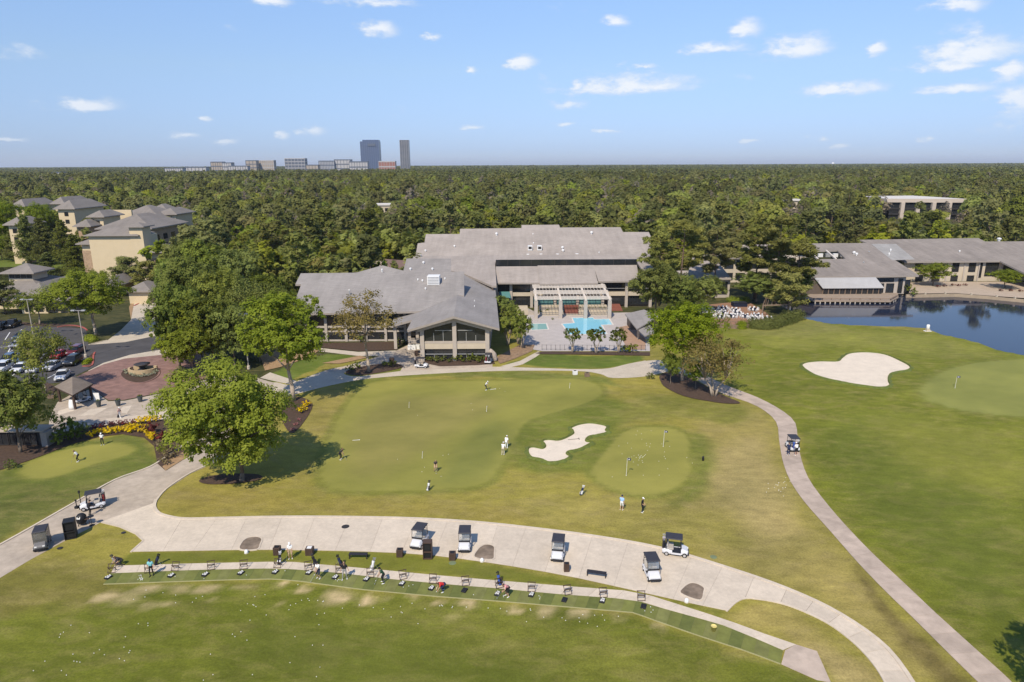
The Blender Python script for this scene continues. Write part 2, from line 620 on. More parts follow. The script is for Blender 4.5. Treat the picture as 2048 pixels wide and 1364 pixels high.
# the practice field's lighter and drier parts
region([(1400,830),(1480,810),(1550,850),(1560,930),(1600,1020),(1700,1140),(1830,1290),(1900,1364),(1820,1364),(1760,1290),(1600,1180),(1400,1110),(1390,1000)], (0.280,0.232,0.078), 2.0, 0.9)
region([(1440,900),(1510,880),(1545,950),(1590,1040),(1560,1080),(1480,1040),(1430,980)], (0.360,0.285,0.130), 2.0, 0.7, amt=.8)
region([(1470,1225),(1520,1205),(1600,1228),(1660,1270),(1730,1350),(1700,1364),(1660,1330),(1600,1290),(1470,1240)], (0.300,0.245,0.082), 0.8, 0.9)
region([(1640,1330),(1600,1290),(1660,1300),(1740,1364),(1670,1364)], (0.390,0.305,0.140), 0.9, 0.6, amt=.8)
region([(1700,1130),(1790,1230),(1850,1290),(1960,1400),(1900,1400),(1820,1300),(1740,1210)], (0.085,0.058,0.030), 0.5, 0.9, amt=.6)
region([(330,985),(420,975),(560,990),(700,1000),(900,1005),(1200,1010),(1350,1050),(1100,1055),(800,1030),(420,1030),(330,1020)], (0.255,0.212,0.055), 1.5, 0.9)
region([(1050,1000),(1250,990),(1400,1010),(1480,1080),(1400,1090),(1200,1060),(1080,1040)], (0.265,0.228,0.064), 1.6, 0.9)
region([(620,800),(680,770),(730,770),(690,820),(650,880),(620,870),(600,850)], (0.250,0.212,0.062), 1.0, 0.9)
region([(1190,830),(1300,790),(1420,800),(1500,820),(1480,850),(1350,835),(1240,850)], (0.185,0.180,0.042), 1.6, 0.7)
region([(980,820),(1100,800),(1240,800),(1230,840),(1240,880),(1190,930),(1080,945),(1020,920),(1000,870)], (0.150,0.168,0.030), 1.6, 0.7)
region([(1380,870),(1420,880),(1430,940),(1400,990),(1330,1010),(1385,950)], (0.150,0.165,0.034), 1.6, 0.7)
region([(730,735),(900,742),(1060,742),(1200,755),(1240,775),(1180,765),(1000,755),(780,757),(690,785)], (0.150,0.165,0.036), 0.9, 0.7)
# greens: a fringe and then the short turf
G1 = [(745,765),(860,762),(1000,762),(1130,757),(1185,766),(1205,785),(1175,805),(1100,828),(1052,845),(1030,880),(1000,930),(965,968),(860,980),(760,982),(668,978),(645,955),(648,915),(672,850),(700,805)]
G2 = [(1183,941),(1204,912),(1237,873),(1266,858),(1307,854),(1343,856),(1370,869),(1379,890),(1377,914),(1381,939),(1368,964),(1337,982),(1296,991),(1255,986),(1214,972),(1192,957)]
G3 = [(38,948),(60,925),(110,905),(180,890),(240,887),(270,897),(250,912),(190,928),(140,945),(80,958)]
G4 = [(1842,778),(1870,752),(1920,732),(1990,722),(2100,720),(2300,740),(2300,830),(2100,834),(1980,828),(1900,815),(1855,798)]
region([(0,945),(120,895),(250,872),(290,880),(315,930),(290,950),(170,985),(0,1060),(-120,1000)], (0.120,0.140,0.030), 0.8, 0.5)
region([(100,985),(300,950),(315,945),(260,965),(150,1005),(0,1085),(-120,1120),(-60,1030)], (0.110,0.122,0.030), 1.0, 0.7)
for g, f in ((G1, 1.1), (G2, 0.9), (G3, .5), (G4, 1.2)):
    d = sdf(X, Y, W2(spl(g, 5)))
    paint(sm(d - f, 0.35) * 0.7, (0.158, 0.172, 0.035), 0.5)
    paint(sm(d, 0.22), (0.215, 0.225, 0.064) if g is G4 else ((0.268, 0.252, 0.066) if g is G2 else GREEN), 0.08)
region([(760,800),(860,790),(1000,800),(900,870),(780,940),(700,940),(700,870)], (0.235,0.205,0.075), 3.0, 0.15, amt=.6)
region([(950,860),(1010,850),(1000,920),(940,960),(880,960)], (0.165,0.180,0.050), 2.0, 0.15, amt=.6)
# lawns beside the clubhouse
region([(1010,728),(1075,706),(1180,712),(1285,712),(1288,722),(1215,737),(1100,735)], (0.112,0.150,0.026), 0.3, 0.4, smooth=False)
region([(535,750),(600,715),(655,708),(720,712),(650,727),(590,758),(545,762)], (0.118,0.158,0.028), 0.3, 0.4, smooth=False)
region([(-60,512),(60,512),(160,520),(170,535),(110,540),(20,535),(-60,538)], (0.115,0.155,0.028), 1.5, 0.4, smooth=False)
# light and dark drift over all turf: mottling, plus shading of swells as colour
Xr, Yr = X * .8 + Y * .6, (Y * .8 - X * .6) * 2.6          # mowing drift, stretched along the slope
drift = (fbm(X, Y, 14.0, 51) - 0.5) * 0.36 + (fbm(X, Y, 4.0, 61) - 0.5) * 0.26 + (fbm(Xr, Yr, 9.0, 71) - 0.5) * 0.30
for k, g in enumerate((1.15, 1.0, 1.1)):
    col[..., k] *= (1 + drift * g * near) * (0.86 if k == 2 else 1.0)
# height: level, with the lake bed sunk
Z = np.zeros(X.shape)
dl = sdf(X, Y, LAKE)
Z = np.where(near, np.clip(LAKE_Z + dl * 0.45, -1.8, 0.0), 0.0)

gm = bpy.data.meshes.new('ground')
verts = np.stack([X, Y, Z], -1).reshape(-1, 3)
ii = np.arange(nyg * nxg).reshape(nyg, nxg)
quads = np.stack([ii[:-1, :-1], ii[:-1, 1:], ii[1:, 1:], ii[1:, :-1]], -1).reshape(-1, 4)
gm.from_pydata(verts.tolist(), [], quads.tolist())
at = gm.color_attributes.new('turf', 'FLOAT_COLOR', 'POINT')
at.data.foreach_set('color', col.reshape(-1))

def turf_material():
    m = bpy.data.materials.new('turf')
    m.use_nodes = True
    t = m.node_tree; L = t.links.new
    b = t.nodes['Principled BSDF']
    b.inputs['Roughness'].default_value = 0.85
    b.inputs['Specular IOR Level'].default_value = 0.15
    a = t.nodes.new('ShaderNodeVertexColor'); a.layer_name = 'turf'
    g = t.nodes.new('ShaderNodeNewGeometry')
    def noise(sc, det, rough=0.65, vec=None, dis=0.0):
        n = t.nodes.new('ShaderNodeTexNoise')
        n.inputs['Scale'].default_value = sc; n.inputs['Detail'].default_value = det; n.inputs['Roughness'].default_value = rough
        n.inputs['Distortion'].default_value = dis
        L(vec or g.outputs['Position'], n.inputs['Vector'])
        return n.outputs['Fac']
    def mrange(v, f0, f1, t0, t1):
        r = t.nodes.new('ShaderNodeMapRange')
        for k, x in zip(('From Min', 'From Max', 'To Min', 'To Max'), (f0, f1, t0, t1)):
            r.inputs[k].default_value = x
        L(v, r.inputs['Value'])
        return r.outputs[0]
    # mottling of dry stems, weighted by the painted alpha; stretched across the slope like mown turf
    mp = t.nodes.new('ShaderNodeMapping'); mp.inputs['Scale'].default_value = (0.55, 1.0, 1.0); mp.inputs['Rotation'].default_value = (0, 0, 0.5)
    L(g.outputs['Position'], mp.inputs['Vector'])
    d = mrange(noise(0.45, 8, 0.72, mp.outputs[0], 0.6), 0.47, 0.72, 0, 0.75)
    dm = t.nodes.new('ShaderNodeMath'); dm.operation = 'MULTIPLY'
    L(d, dm.inputs[0]); L(a.outputs['Alpha'], dm.inputs[1])
    dryc = t.nodes.new('ShaderNodeMix'); dryc.data_type = 'RGBA'; dryc.blend_type = 'MIX'
    dryc.inputs['B'].default_value = (0.27, 0.215, 0.085, 1)
    L(dm.outputs[0], dryc.inputs['Factor']); L(a.outputs['Color'], dryc.inputs['A'])
    f = t.nodes.new('ShaderNodeMath'); f.operation = 'MULTIPLY'
    L(mrange(noise(5.0, 6, 0.8), 0.25, 0.75, 0.58, 1.42), f.inputs[0])
    L(mrange(noise(0.9, 6, 0.7, mp.outputs[0]), 0.25, 0.75, 0.70, 1.30), f.inputs[1])
    # short-cut greens (low alpha) stay smooth, rough keeps the full texture
    wgt = mrange(a.outputs['Alpha'], 0.1, 0.6, 0.22, 1.0)
    fm = t.nodes.new('ShaderNodeMath'); fm.operation = 'SUBTRACT'; fm.inputs[1].default_value = 1.0
    L(f.outputs[0], fm.inputs[0])
    f = t.nodes.new('ShaderNodeMath'); f.operation = 'MULTIPLY_ADD'; f.inputs[2].default_value = 1.0
    L(fm.outputs[0], f.inputs[0]); L(wgt, f.inputs[1])
    sc = t.nodes.new('ShaderNodeVectorMath'); sc.operation = 'SCALE'
    L(dryc.outputs['Result'], sc.inputs[0]); L(f.outputs[0], sc.inputs['Scale'])
    L(sc.outputs[0], b.inputs['Base Color'])
    bp = t.nodes.new('ShaderNodeBump'); bp.inputs['Strength'].default_value = 0.5; bp.inputs['Distance'].default_value = 0.06
    L(noise(7.0, 5, 0.8), bp.inputs['Height'])
    L(bp.outputs[0], b.inputs['Normal'])
    return m
gm.materials.append(turf_material())
gm.polygons.foreach_set('use_smooth', [True] * len(gm.polygons))
ground = bpy.data.objects.new('ground', gm)
COL.objects.link(ground)
tag(ground, kind='structure')

# ---------------------------------------------------------------- flat surfaces
m_conc = pmat('concrete', (0.50, 0.435, 0.345), 0.85, 0.13, 0.35, 0.15, 6, var2=0.10, scale2=2.5, coord='World')
m_conc_l = pmat('concrete_light', (0.565, 0.485, 0.385), 0.85, 0.12, 0.6, 0.15, 6, var2=0.08, scale2=3, coord='World', rnd=0.06)
m_conc_g = pmat('concrete_grey', (0.43, 0.362, 0.287), 0.85, 0.22, 0.3, 0.15, 6, var2=0.14, scale2=1.4, coord='World', rnd=0.07)
m_joint = pmat('joint', (0.16, 0.13, 0.10), 0.9, 0.2)
m_asph = pmat('asphalt', (0.075, 0.072, 0.075), 0.9, 0.25, 0.3, 0.2, 8, coord='World')
m_brick = pmat('brick_paving', (0.235, 0.140, 0.118), 0.85, 0.25, 0.8, 0.2, 8, coord='World', var2=0.15, scale2=0.2)
m_mulch = pmat('mulch', (0.075, 0.048, 0.033), 0.95, 0.35, 3.0, 0.6, 9, coord='World')
m_straw = pmat('straw', (0.33, 0.215, 0.115), 0.95, 0.3, 2.0, 0.5, 9, coord='World')
m_sand = pmat('sand', (0.66, 0.575, 0.465), 0.95, 0.10, 0.5, 0.9, 1.4, coord='World', var2=0.05, scale2=4)
m_wpaint = pmat('white_paint', (0.78, 0.78, 0.76), 0.6, 0.06)
m_pool_deck = pmat('pool_deck', (0.44, 0.40, 0.375), 0.8, 0.1, 0.6, 0.1, coord='World')
m_kred = pmat('red_kerb', (0.36, 0.10, 0.08), 0.8, 0.15)
_zl = [0.010]
def sheet(name, px, mat, smooth=False, kind='structure', z=None, parent=None):
    if z is None:
        _zl[0] += 0.003; z = _zl[0]
    p = W2(spl(px, 4) if smooth else px)
    n = len(p)
    if sum(p[i][0] * p[(i + 1) % n][1] - p[(i + 1) % n][0] * p[i][1] for i in range(n)) < 0:
        p = p[::-1]
    o = MB().face([(x, y, z) for x, y in p]).build(name, mat, parent)
    if parent is None:
        tag(o, kind=kind)
    return o
def kerb(name, px, w, h, mat, closed=False, smooth=True, parent=None):
    p = [Vector((*q, 0)) for q in W2(spl(px, 4, closed) if smooth else px)]
    mb = MB()
    n = len(p)
    off = []
    for i in range(n):
        a = p[(i - 1) % n] if (closed or i > 0) else p[i]
        b = p[(i + 1) % n] if (closed or i < n - 1) else p[i]
        d = (b - a).normalized()
        off.append(Vector((-d.y, d.x, 0)) * (w / 2))
    for i in range(n if closed else n - 1):
        j = (i + 1) % n
        a0, a1, b0, b1 = p[i] - off[i], p[i] + off[i], p[j] - off[j], p[j] + off[j]
        u = Vector((0, 0, h))
        mb.face([a0 + u, b0 + u, b1 + u, a1 + u])
        mb.face([a0, b0, b0 + u, a0 + u]); mb.face([b1, a1, a1 + u, b1 + u])
        if not closed and i == 0: mb.face([a1, a0, a0 + u, a1 + u])
        if not closed and i == n - 2: mb.face([b0, b1, b1 + u, b0 + u])
    o = mb.build(name, mat, parent)
    if parent is None:
        tag(o, kind='structure')
    return o
def slabs(base, polys, mat, top=0.055, gap=0.016):
    """each cast slab its own piece; the joints are real gaps down to the base"""
    for px in polys:
        pts = [Vector((*q, 0)) for q in W2(px)]
        c = sum(pts, Vector()) / len(pts)
        out = []
        for p in pts:
            d = c - p
            out.append(p + d.normalized() * gap)
        MB().prism([(p.x, p.y) for p in out], 0.012, top).build('slab', mat, base)

# --- main cart path: slabs between the photographed joints
UP = [(434,1036.5),(494,1035),(565,1034),(630,1034),(700,1034.5),(766,1035.5),(833,1037.5),(896,1040.5),(950,1044.5),(996,1048.5),(1052,1055),(1118,1063),(1185,1072),(1257,1083),(1320,1096),(1383,1113),(1445,1133),(1507,1156),(1574,1178),(1628,1201),(1681,1229),(1728,1262),(1775,1298),(1811,1342),(1838,1385)]
LO = [(387,1102),(463,1100.5),(538,1100),(604,1101),(670,1102),(740,1104),(803,1106.5),(868,1111.5),(922,1118),(972,1125),(1025,1133),(1090,1144),(1158,1157),(1228,1172.5),(1290,1186.5),(1346,1199),(1405,1212),(1490,1197),(1561,1206),(1611,1224),(1657,1247),(1697,1276),(1729,1306),(1758,1343),(1780,1385)]
base = sheet('cart_path', [(p[0], p[1]) for p in UP] + [(p[0], p[1]) for p in reversed(LO)] , m_joint, z=0.008)
polys = []
for i in range(len(UP) - 1):
    q = [UP[i], UP[i + 1], LO[i + 1], LO[i]]
    if i == 16:
        q = [UP[16], UP[17], LO[17], (1474,1203), (1463,1212), (1453,1222), LO[16]]
    polys.append(q)
polys += [[(365,1037),(434,1036.5),(387,1102),(326,1103)], [(309,1006),(310,1022),(330,1032),(365,1037),(326,1103),(262,1104),(288,1082),(272,1067),(232,1050),(203,1044)]]
slabs(base, polys, m_conc_l)
sheet('junction_pavement', [(203,1044),(130,1082),(60,1120),(0,1156),(-120,1222),(-120,1150),(0,1091),(150,1006),(230,961),(300,935),(345,906),(375,886),(455,840),(470,900),(430,925),(380,948),(332,980),(309,1006)], m_conc_g)
kerb('kerb', [(312,1000),(309,1014),(318,1027),(340,1034),(370,1038),(434,1037),(565,1034.5),(700,1035),(833,1038),(950,1045),(1052,1055.5),(1185,1072.5),(1320,1096.5),(1445,1133),(1574,1178),(1681,1229),(1775,1298),(1838,1385)], 0.34, 0.11, m_conc_l)
kerb('kerb', [(-120,1150),(0,1090),(150,1005),(230,960),(300,934),(345,905),(376,885)], 0.22, 0.10, m_conc_l)
kerb('kerb', [(311,1004),(332,979),(380,947),(430,924)], 0.22, 0.10, m_conc_l)
kerb('kerb', [(203,1045),(240,1054),(272,1068),(287,1082),(262,1104.5)], 0.18, 0.09, m_conc_l, smooth=False)
kerb('kerb', [(1453,1223),(1474,1203.5),(1500,1197),(1561,1207),(1611,1225),(1657,1248),(1697,1277),(1729,1307),(1758,1344),(1780,1386)], 0.16, 0.085, m_conc_l)
# planted half-oval cut-outs
for px in ([(480,1100),(484,1085),(497,1076),(515,1074),(524,1079),(521,1089),(514,1100)],
           [(949,1116),(955,1100),(967,1091),(980,1090),(989,1095),(989,1106),(985,1120)],
           [(1361,1188),(1367,1175),(1380,1167),(1394,1168),(1408,1176),(1408,1185),(1400,1202)]):
    q = spl(px, 4)
    c = (sum(p[0] for p in q) / len(q), sum(p[1] for p in q) / len(q))
    sheet('planting_cutout', q, pmat('cutout_mulch', (0.20, 0.155, 0.115), 0.95, 0.55, 0.9, 0.6, 9, coord='World'), z=0.062)
    kerb('kerb', px, 0.14, 0.10, m_conc_l, closed=True)

# --- right-hand path
RL = [(1389,757),(1436,784),(1500,806),(1535,826),(1554,848),(1558,880),(1566,925),(1582,965),(1612,1008),(1660,1062),(1716,1126),(1775,1187),(1830,1240),(1890,1300),(1955,1364),(1990,1398)]
RR = [(1405,748),(1455,772),(1515,795),(1565,822),(1590,845),(1595,872),(1601,912),(1616,955),(1646,998),(1692,1052),(1750,1112),(1814,1172),(1873,1228),(1935,1284),(2015,1356),(2056,1396)]
def resample(px, n):
    w = [Vector((*q, 0)) for q in W2(spl(px, 6, False))]
    s = [0]
    for a, b in zip(w, w[1:]):
        s.append(s[-1] + (b - a).length)
    out = []
    for k in range(n + 1):
        t = s[-1] * k / n
        i = min(max(j for j in range(len(s)) if s[j] <= t + 1e-9), len(w) - 2)
        f = (t - s[i]) / max(s[i + 1] - s[i], 1e-9)
        out.append(w[i].lerp(w[i + 1], f))
    return out
def slab_strip(name, A, B, n, mat, top=0.05, gap=0.014, label=None):
    a, b = resample(A, n), resample(B, n)
    o = MB()
    pts = a + b[::-1]
    ar = sum(pts[i].x * pts[(i + 1) % len(pts)].y - pts[(i + 1) % len(pts)].x * pts[i].y for i in range(len(pts)))
    if ar < 0: pts = pts[::-1]
    base = tag(o.face([(p.x, p.y, 0.007) for p in pts]).build(name, m_joint), kind='structure')
    for i in range(n):
        q = [a[i], a[i + 1], b[i + 1], b[i]]
        c = sum(q, Vector()) / 4
        q = [p + (c - p).normalized() * gap for p in q]
        MB().prism([(p.x, p.y) for p in q], 0.010, top).build('slab', mat, base)
    return base
m_conc_w = pmat('concrete_weathered', (0.425, 0.345, 0.280), 0.9, 0.2, 0.8, 0.2, 6, var2=0.14, scale2=0.25, coord='World', rnd=0.10)
slab_strip('side_path', RL, RR, 34, m_conc_w)
# --- upper loop of the path, round the clubhouse
sheet('upper_path', spl([(430,866),(470,838),(520,812),(559,797),(609,784),(665,770),(740,757),(860,748),(1000,742),(1150,742),(1200,748),(1225,756),(1290,753),(1340,742)], 4, False)
      + spl([(1400,757),(1372,742),(1330,722),(1290,722),(1255,728),(1215,737),(1160,738.5),(1060,735.5),(980,733.5),(900,735),(830,740),(795,743),(741,750),(709,753),(687,746),(712,730),(655,740),(600,760),(577,770),(544,765),(500,785),(455,815),(400,850)], 4, False), m_conc)
sheet('club_apron', [(644,744),(687,733),(730,722),(793,701),(814,691),(841,691),(846,719),(890,732),(985,727),(985,735),(900,737),(827,741),(800,743),(806,733),(780,727),(717,735),(690,746)], m_conc_g)
sheet('side_walk', [(623,694.5),(717,704),(792,701),(785,712),(717,712),(616,700)], m_conc)
sheet('pool_walk', [(1000,733),(1040,722),(1068,707),(1076,703),(1084,705),(1072,714),(1045,729),(1020,735)], m_conc)
sheet('branch_walk', [(1215,738),(1250,731),(1291,721),(1291,728),(1262,737),(1240,748),(1222,750)], m_conc)
sheet('corner_walk', [(560,765),(520,756),(540,745),(600,765),(600,772)], m_conc)
# --- arrival plaza, car park and drive
sheet('car_park', [(-160,636),(0,643),(60,650),(125,653),(172,658),(177,690),(250,684),(330,668),(372,664),(372,690),(330,702),(260,713),(200,729),(150,752),(140,764),(60,770),(-160,782)], m_asph)
sheet('drive', [(178,690),(215,681),(240,662),(262,640),(268,606),(275,600),(305,596),(316,606),(318,640),(314,666),(330,668),(250,684.5)], m_conc)
sheet('plaza_band', [(176,742),(207,726),(260,710),(330,698),(390,690),(390,706),(330,711),(249,718),(207,730),(183,744)], m_conc)
sheet('brick_plaza', [(176,743),(207,729),(249,717.5),(324,710),(400,700),(440,720),(430,750),(374,770),(324,785),(249,800),(217,801),(184,777),(150,768),(146,757)], m_brick)
sheet('plaza_apron', [(100,833),(115,805),(150,785),(184,779),(217,803),(249,802),(324,787),(374,772),(430,753),(500,752),(548,766),(520,790),(440,835),(390,862),(350,852),(330,840),(200,852),(120,868),(95,870)], m_conc_g)
sheet('plaza_sidewalk', [(208,851),(212,838),(300,828),(360,815),(420,790),(440,795),(400,835),(340,842)], m_conc_l)
for px in ([(113,832),(117,822),(150,812),(148,822)], [(160,832),(182,818),(216,816),(190,831)], [(235,826),(246,814),(264,811),(254,828)], [(307,806),(330,802),(338,812),(318,817)]):
    sheet('paving_panel', px, m_conc_l)
sheet('tan_verge', [(262,640),(268,606),(275,600),(300,590),(302,585),(270,590),(258,615)], m_straw)
kerb('kerb', [(115,655),(140,651),(165,655),(174,661)], 0.35, 0.14, m_kred)
kerb('kerb', [(178,690),(205,683),(215,681)], 0.3, 0.13, m_conc)
kerb('kerb', [(268,612),(285,604),(304,598)], 0.4, 0.14, m_kred)
kerb('kerb', [(165,733),(184,731),(187,712),(190,705)], 0.3, 0.14, m_kred)
# parking lines and islands
for a, b in (((10,680),(20,665)), ((26,701),(17,705)), ((40,662),(44,659)), ((0,695),(24,693)), ((15,707),(30,680)), ((33,712),(60,708)), ((25,752),(45,733)), ((60,757),(80,740)), ((95,757),(118,745))):
    A, B = P(*a), P(*b)
    d = (B - A).normalized(); s = Vector((-d.y, d.x, 0)) * 0.08
    tag(MB().face([tuple(q + Vector((0, 0, 0.058))) for q in (A - s, B - s, B + s, A + s)]).build('parking_line', m_wpaint), kind='structure')
sheet('parking_island', [(166,731),(172,722),(184,707),(190,706),(186,730),(178,736)], m_mulch, z=0.075)
sheet('parking_island', [(70,787),(60,772),(95,766),(115,776),(104,790),(85,796)], m_mulch, z=0.075)
sheet('parking_verge', [(-160,640),(0,640),(60,646),(125,648),(160,650),(172,655),(125,655),(60,652),(0,645)], m_mulch, z=0.06)
# planting beds
sheet('planting_bed', [(-140,960),(-140,900),(0,872),(95,870),(200,852),(330,839),(385,850),(398,876),(379,912),(331,942),(315,928),(308,893),(288,876),(245,869),(200,874),(140,890),(100,906),(60,921),(0,941)], m_mulch)
sheet('straw_bed', [(331,942),(325,934),(345,915),(376,900),(379,912)], m_straw)
sheet('planting_bed', spl([(562,806),(594,794),(621,803),(624,817),(608,844),(588,866),(574,860),(560,830)], 3), m_mulch)
sheet('planting_bed', spl([(398,962),(425,952),(470,948),(518,950),(520,960),(470,968),(415,969)], 3), m_mulch)
sheet('planting_bed', spl([(690,745),(717,735),(780,726.5),(805,732),(797,738),(741,749),(709,751)], 3), m_mulch)
sheet('planting_bed', [(638,687),(790,684),(795,700),(717,703),(629,694)], m_mulch)
sheet('planting_bed', spl([(1319,752),(1322,765),(1332,776),(1368,793),(1417,803),(1456,808),(1481,806.5),(1455,795),(1430,783),(1389,761),(1358,748),(1335,745)], 3), m_mulch)
sheet('planting_bed', [(848,717),(985,716),(990,728),(950,731),(880,733),(850,727)], m_mulch)
sheet('planting_bed', [(990,716),(1040,690),(1070,690),(1064,703),(1030,718),(1000,728)], pmat('bark', (0.26, 0.175, 0.11), 0.95, 0.4, 1.5, 0.6, 9, coord='World'))
sheet('planting_bed', [(1070,707),(1085,704),(1300,705),(1300,712),(1180,710),(1085,709)], m_mulch)
sheet('straw_bed', [(644,727),(720,712),(735,716),(680,728)], m_straw)
sheet('pine_straw', [(520,712),(560,700),(640,700),(620,715),(560,735),(530,742)], m_straw)
# forest clearings: bare car park and lanes behind the resort
sheet('distant_car_park', [(1975,462),(2200,462),(2200,490),(1968,480)], m_conc)
sheet('distant_lane', [(425,452),(440,440),(452,452),(462,485),(458,505),(446,505),(448,480)], m_conc)
sheet('distant_lane', [(378,432),(432,430),(440,437),(380,437)], m_conc)
# ---------------------------------------------------------------- water
def water_mat(name, col, rough=0.04, bump=0.12, scale=1.2):
    m = bpy.data.materials.new(name); m.use_nodes = True
    t = m.node_tree; b = t.nodes['Principled BSDF']
    b.inputs['Base Color'].default_value = (*col, 1)
    b.inputs['Roughness'].default_value = rough
    b.inputs['IOR'].default_value = 1.33
    b.inputs['Specular IOR Level'].default_value = 0.5
    g = t.nodes.new('ShaderNodeNewGeometry'); n = t.nodes.new('ShaderNodeTexNoise'); bp = t.nodes.new('ShaderNodeBump')
    mp = t.nodes.new('ShaderNodeMapping'); mp.inputs['Scale'].default_value = (0.5, 1.0, 1.0)
    n.inputs['Scale'].default_value = scale; n.inputs['Detail'].default_value = 3
    bp.inputs['Strength'].default_value = bump; bp.inputs['Distance'].default_value = 0.04
    t.links.new(g.outputs['Position'], mp.inputs['Vector']); t.links.new(mp.outputs[0], n.inputs['Vector'])
    t.links.new(n.outputs['Fac'], bp.inputs['Height']); t.links.new(bp.outputs[0], b.inputs['Normal'])
    return m
m_lake = water_mat('lake_water', (0.016, 0.022, 0.044), .05, .10)
m_lake.node_tree.nodes['Principled BSDF'].inputs['Specular IOR Level'].default_value = .30
lp = LAKE
cxl = sum(p[0] for p in lp) / len(lp); cyl = sum(p[1] for p in lp) / len(lp)
x0, x1, y0, y1 = min(p[0] for p in lp) - 6, max(p[0] for p in lp) + 4, min(p[1] for p in lp) - 4, max(p[1] for p in lp) + 6
tag(MB().face([(x, y, LAKE_Z) for x, y in ((x0, y0), (x1, y0), (x1, y1), (x0, y1))]).build('lake_water', m_lake), kind='structure')
m_pond = water_mat('pond_water', (0.030, 0.030, 0.022), 0.05, 0.1)
sheet('pond_water', [(-160,540),(20,534),(110,540),(150,548),(150,580),(-160,590)], m_pond, z=0.03)
sheet('pond_water', [(1600,452),(1660,449),(1720,455),(1740,470),(1740,500),(1600,500)], m_pond, z=0.03)
# ---------------------------------------------------------------- bunkers
m_lip = pmat('bunker_lip_turf', (0.110, 0.135, 0.028), 0.9, 0.3, 2.5, 0.5, 9, coord='World')
def bunker(px, lip, lab, wid):
    poly = [Vector((*q, 0)) for q in W2(spl(px, 5))]
    n = len(poly)
    if sum(poly[i].x * poly[(i + 1) % n].y - poly[(i + 1) % n].x * poly[i].y for i in range(n)) < 0:
        poly = poly[::-1]
    s = MB().face([(p.x, p.y, 0.02) for p in poly]).build('bunker_sand', m_sand)
    tag(s, kind='structure')
    mb = MB()
    nr = []
    for i in range(n):
        d = (poly[(i + 1) % n] - poly[i - 1]).normalized()
        nr.append(Vector((d.y, -d.x, 0)))
    r = random.Random(3)
    hs = [lip * (0.55 + 0.6 * r.random()) for _ in range(n)]
    hs = [(hs[i - 1] + hs[i] + hs[(i + 1) % n]) / 3 for i in range(n)]
    for i in range(n):
        j = (i + 1) % n
        rows = []
        for k in (i, j):
            jt = 0.9 + 0.25 * math.sin(k * 1.7)
            rows.append([poly[k] + nr[k] * -0.05 + Vector((0, 0, 0.015)), poly[k] + nr[k] * 0.02 + Vector((0, 0, hs[k])),
                         poly[k] + nr[k] * wid * 0.35 * jt + Vector((0, 0, hs[k] * 0.8)), poly[k] + nr[k] * wid * jt + Vector((0, 0, 0.004))])
        for q in range(3):
            mb.face([rows[0][q], rows[0][q + 1], rows[1][q + 1], rows[1][q]])
    o = mb.build('turf_lip', m_lip, s, smooth=True)
    return s
B1 = [(1057,899),(1066,895),(1085,898),(1092,892),(1086,883),(1097,880),(1120,881),(1146,869),(1147,862),(1142,857),(1158,850),(1180,847),(1202,850),(1213,854),(1210,861),(1216,864),(1200,870),(1182,873),(1171,879),(1173,884),(1184,886),(1172,893),(1155,900),(1134,905),(1133,909),(1139,914),(1128,921),(1108,926),(1095,925),(1080,919),(1062,914)]
bunker(B1, 0.30, '', 0.55)
B2 = [(1605,733),(1612,726),(1640,723),(1675,723),(1685,716),(1697,708),(1720,705),(1750,706),(1775,711),(1800,722),(1819,733),(1815,741),(1795,744),(1778,750),(1776,762),(1779,770),(1770,775),(1745,775),(1700,768),(1660,760),(1625,748)]
bunker(B2, 0.30, '', 0.6)
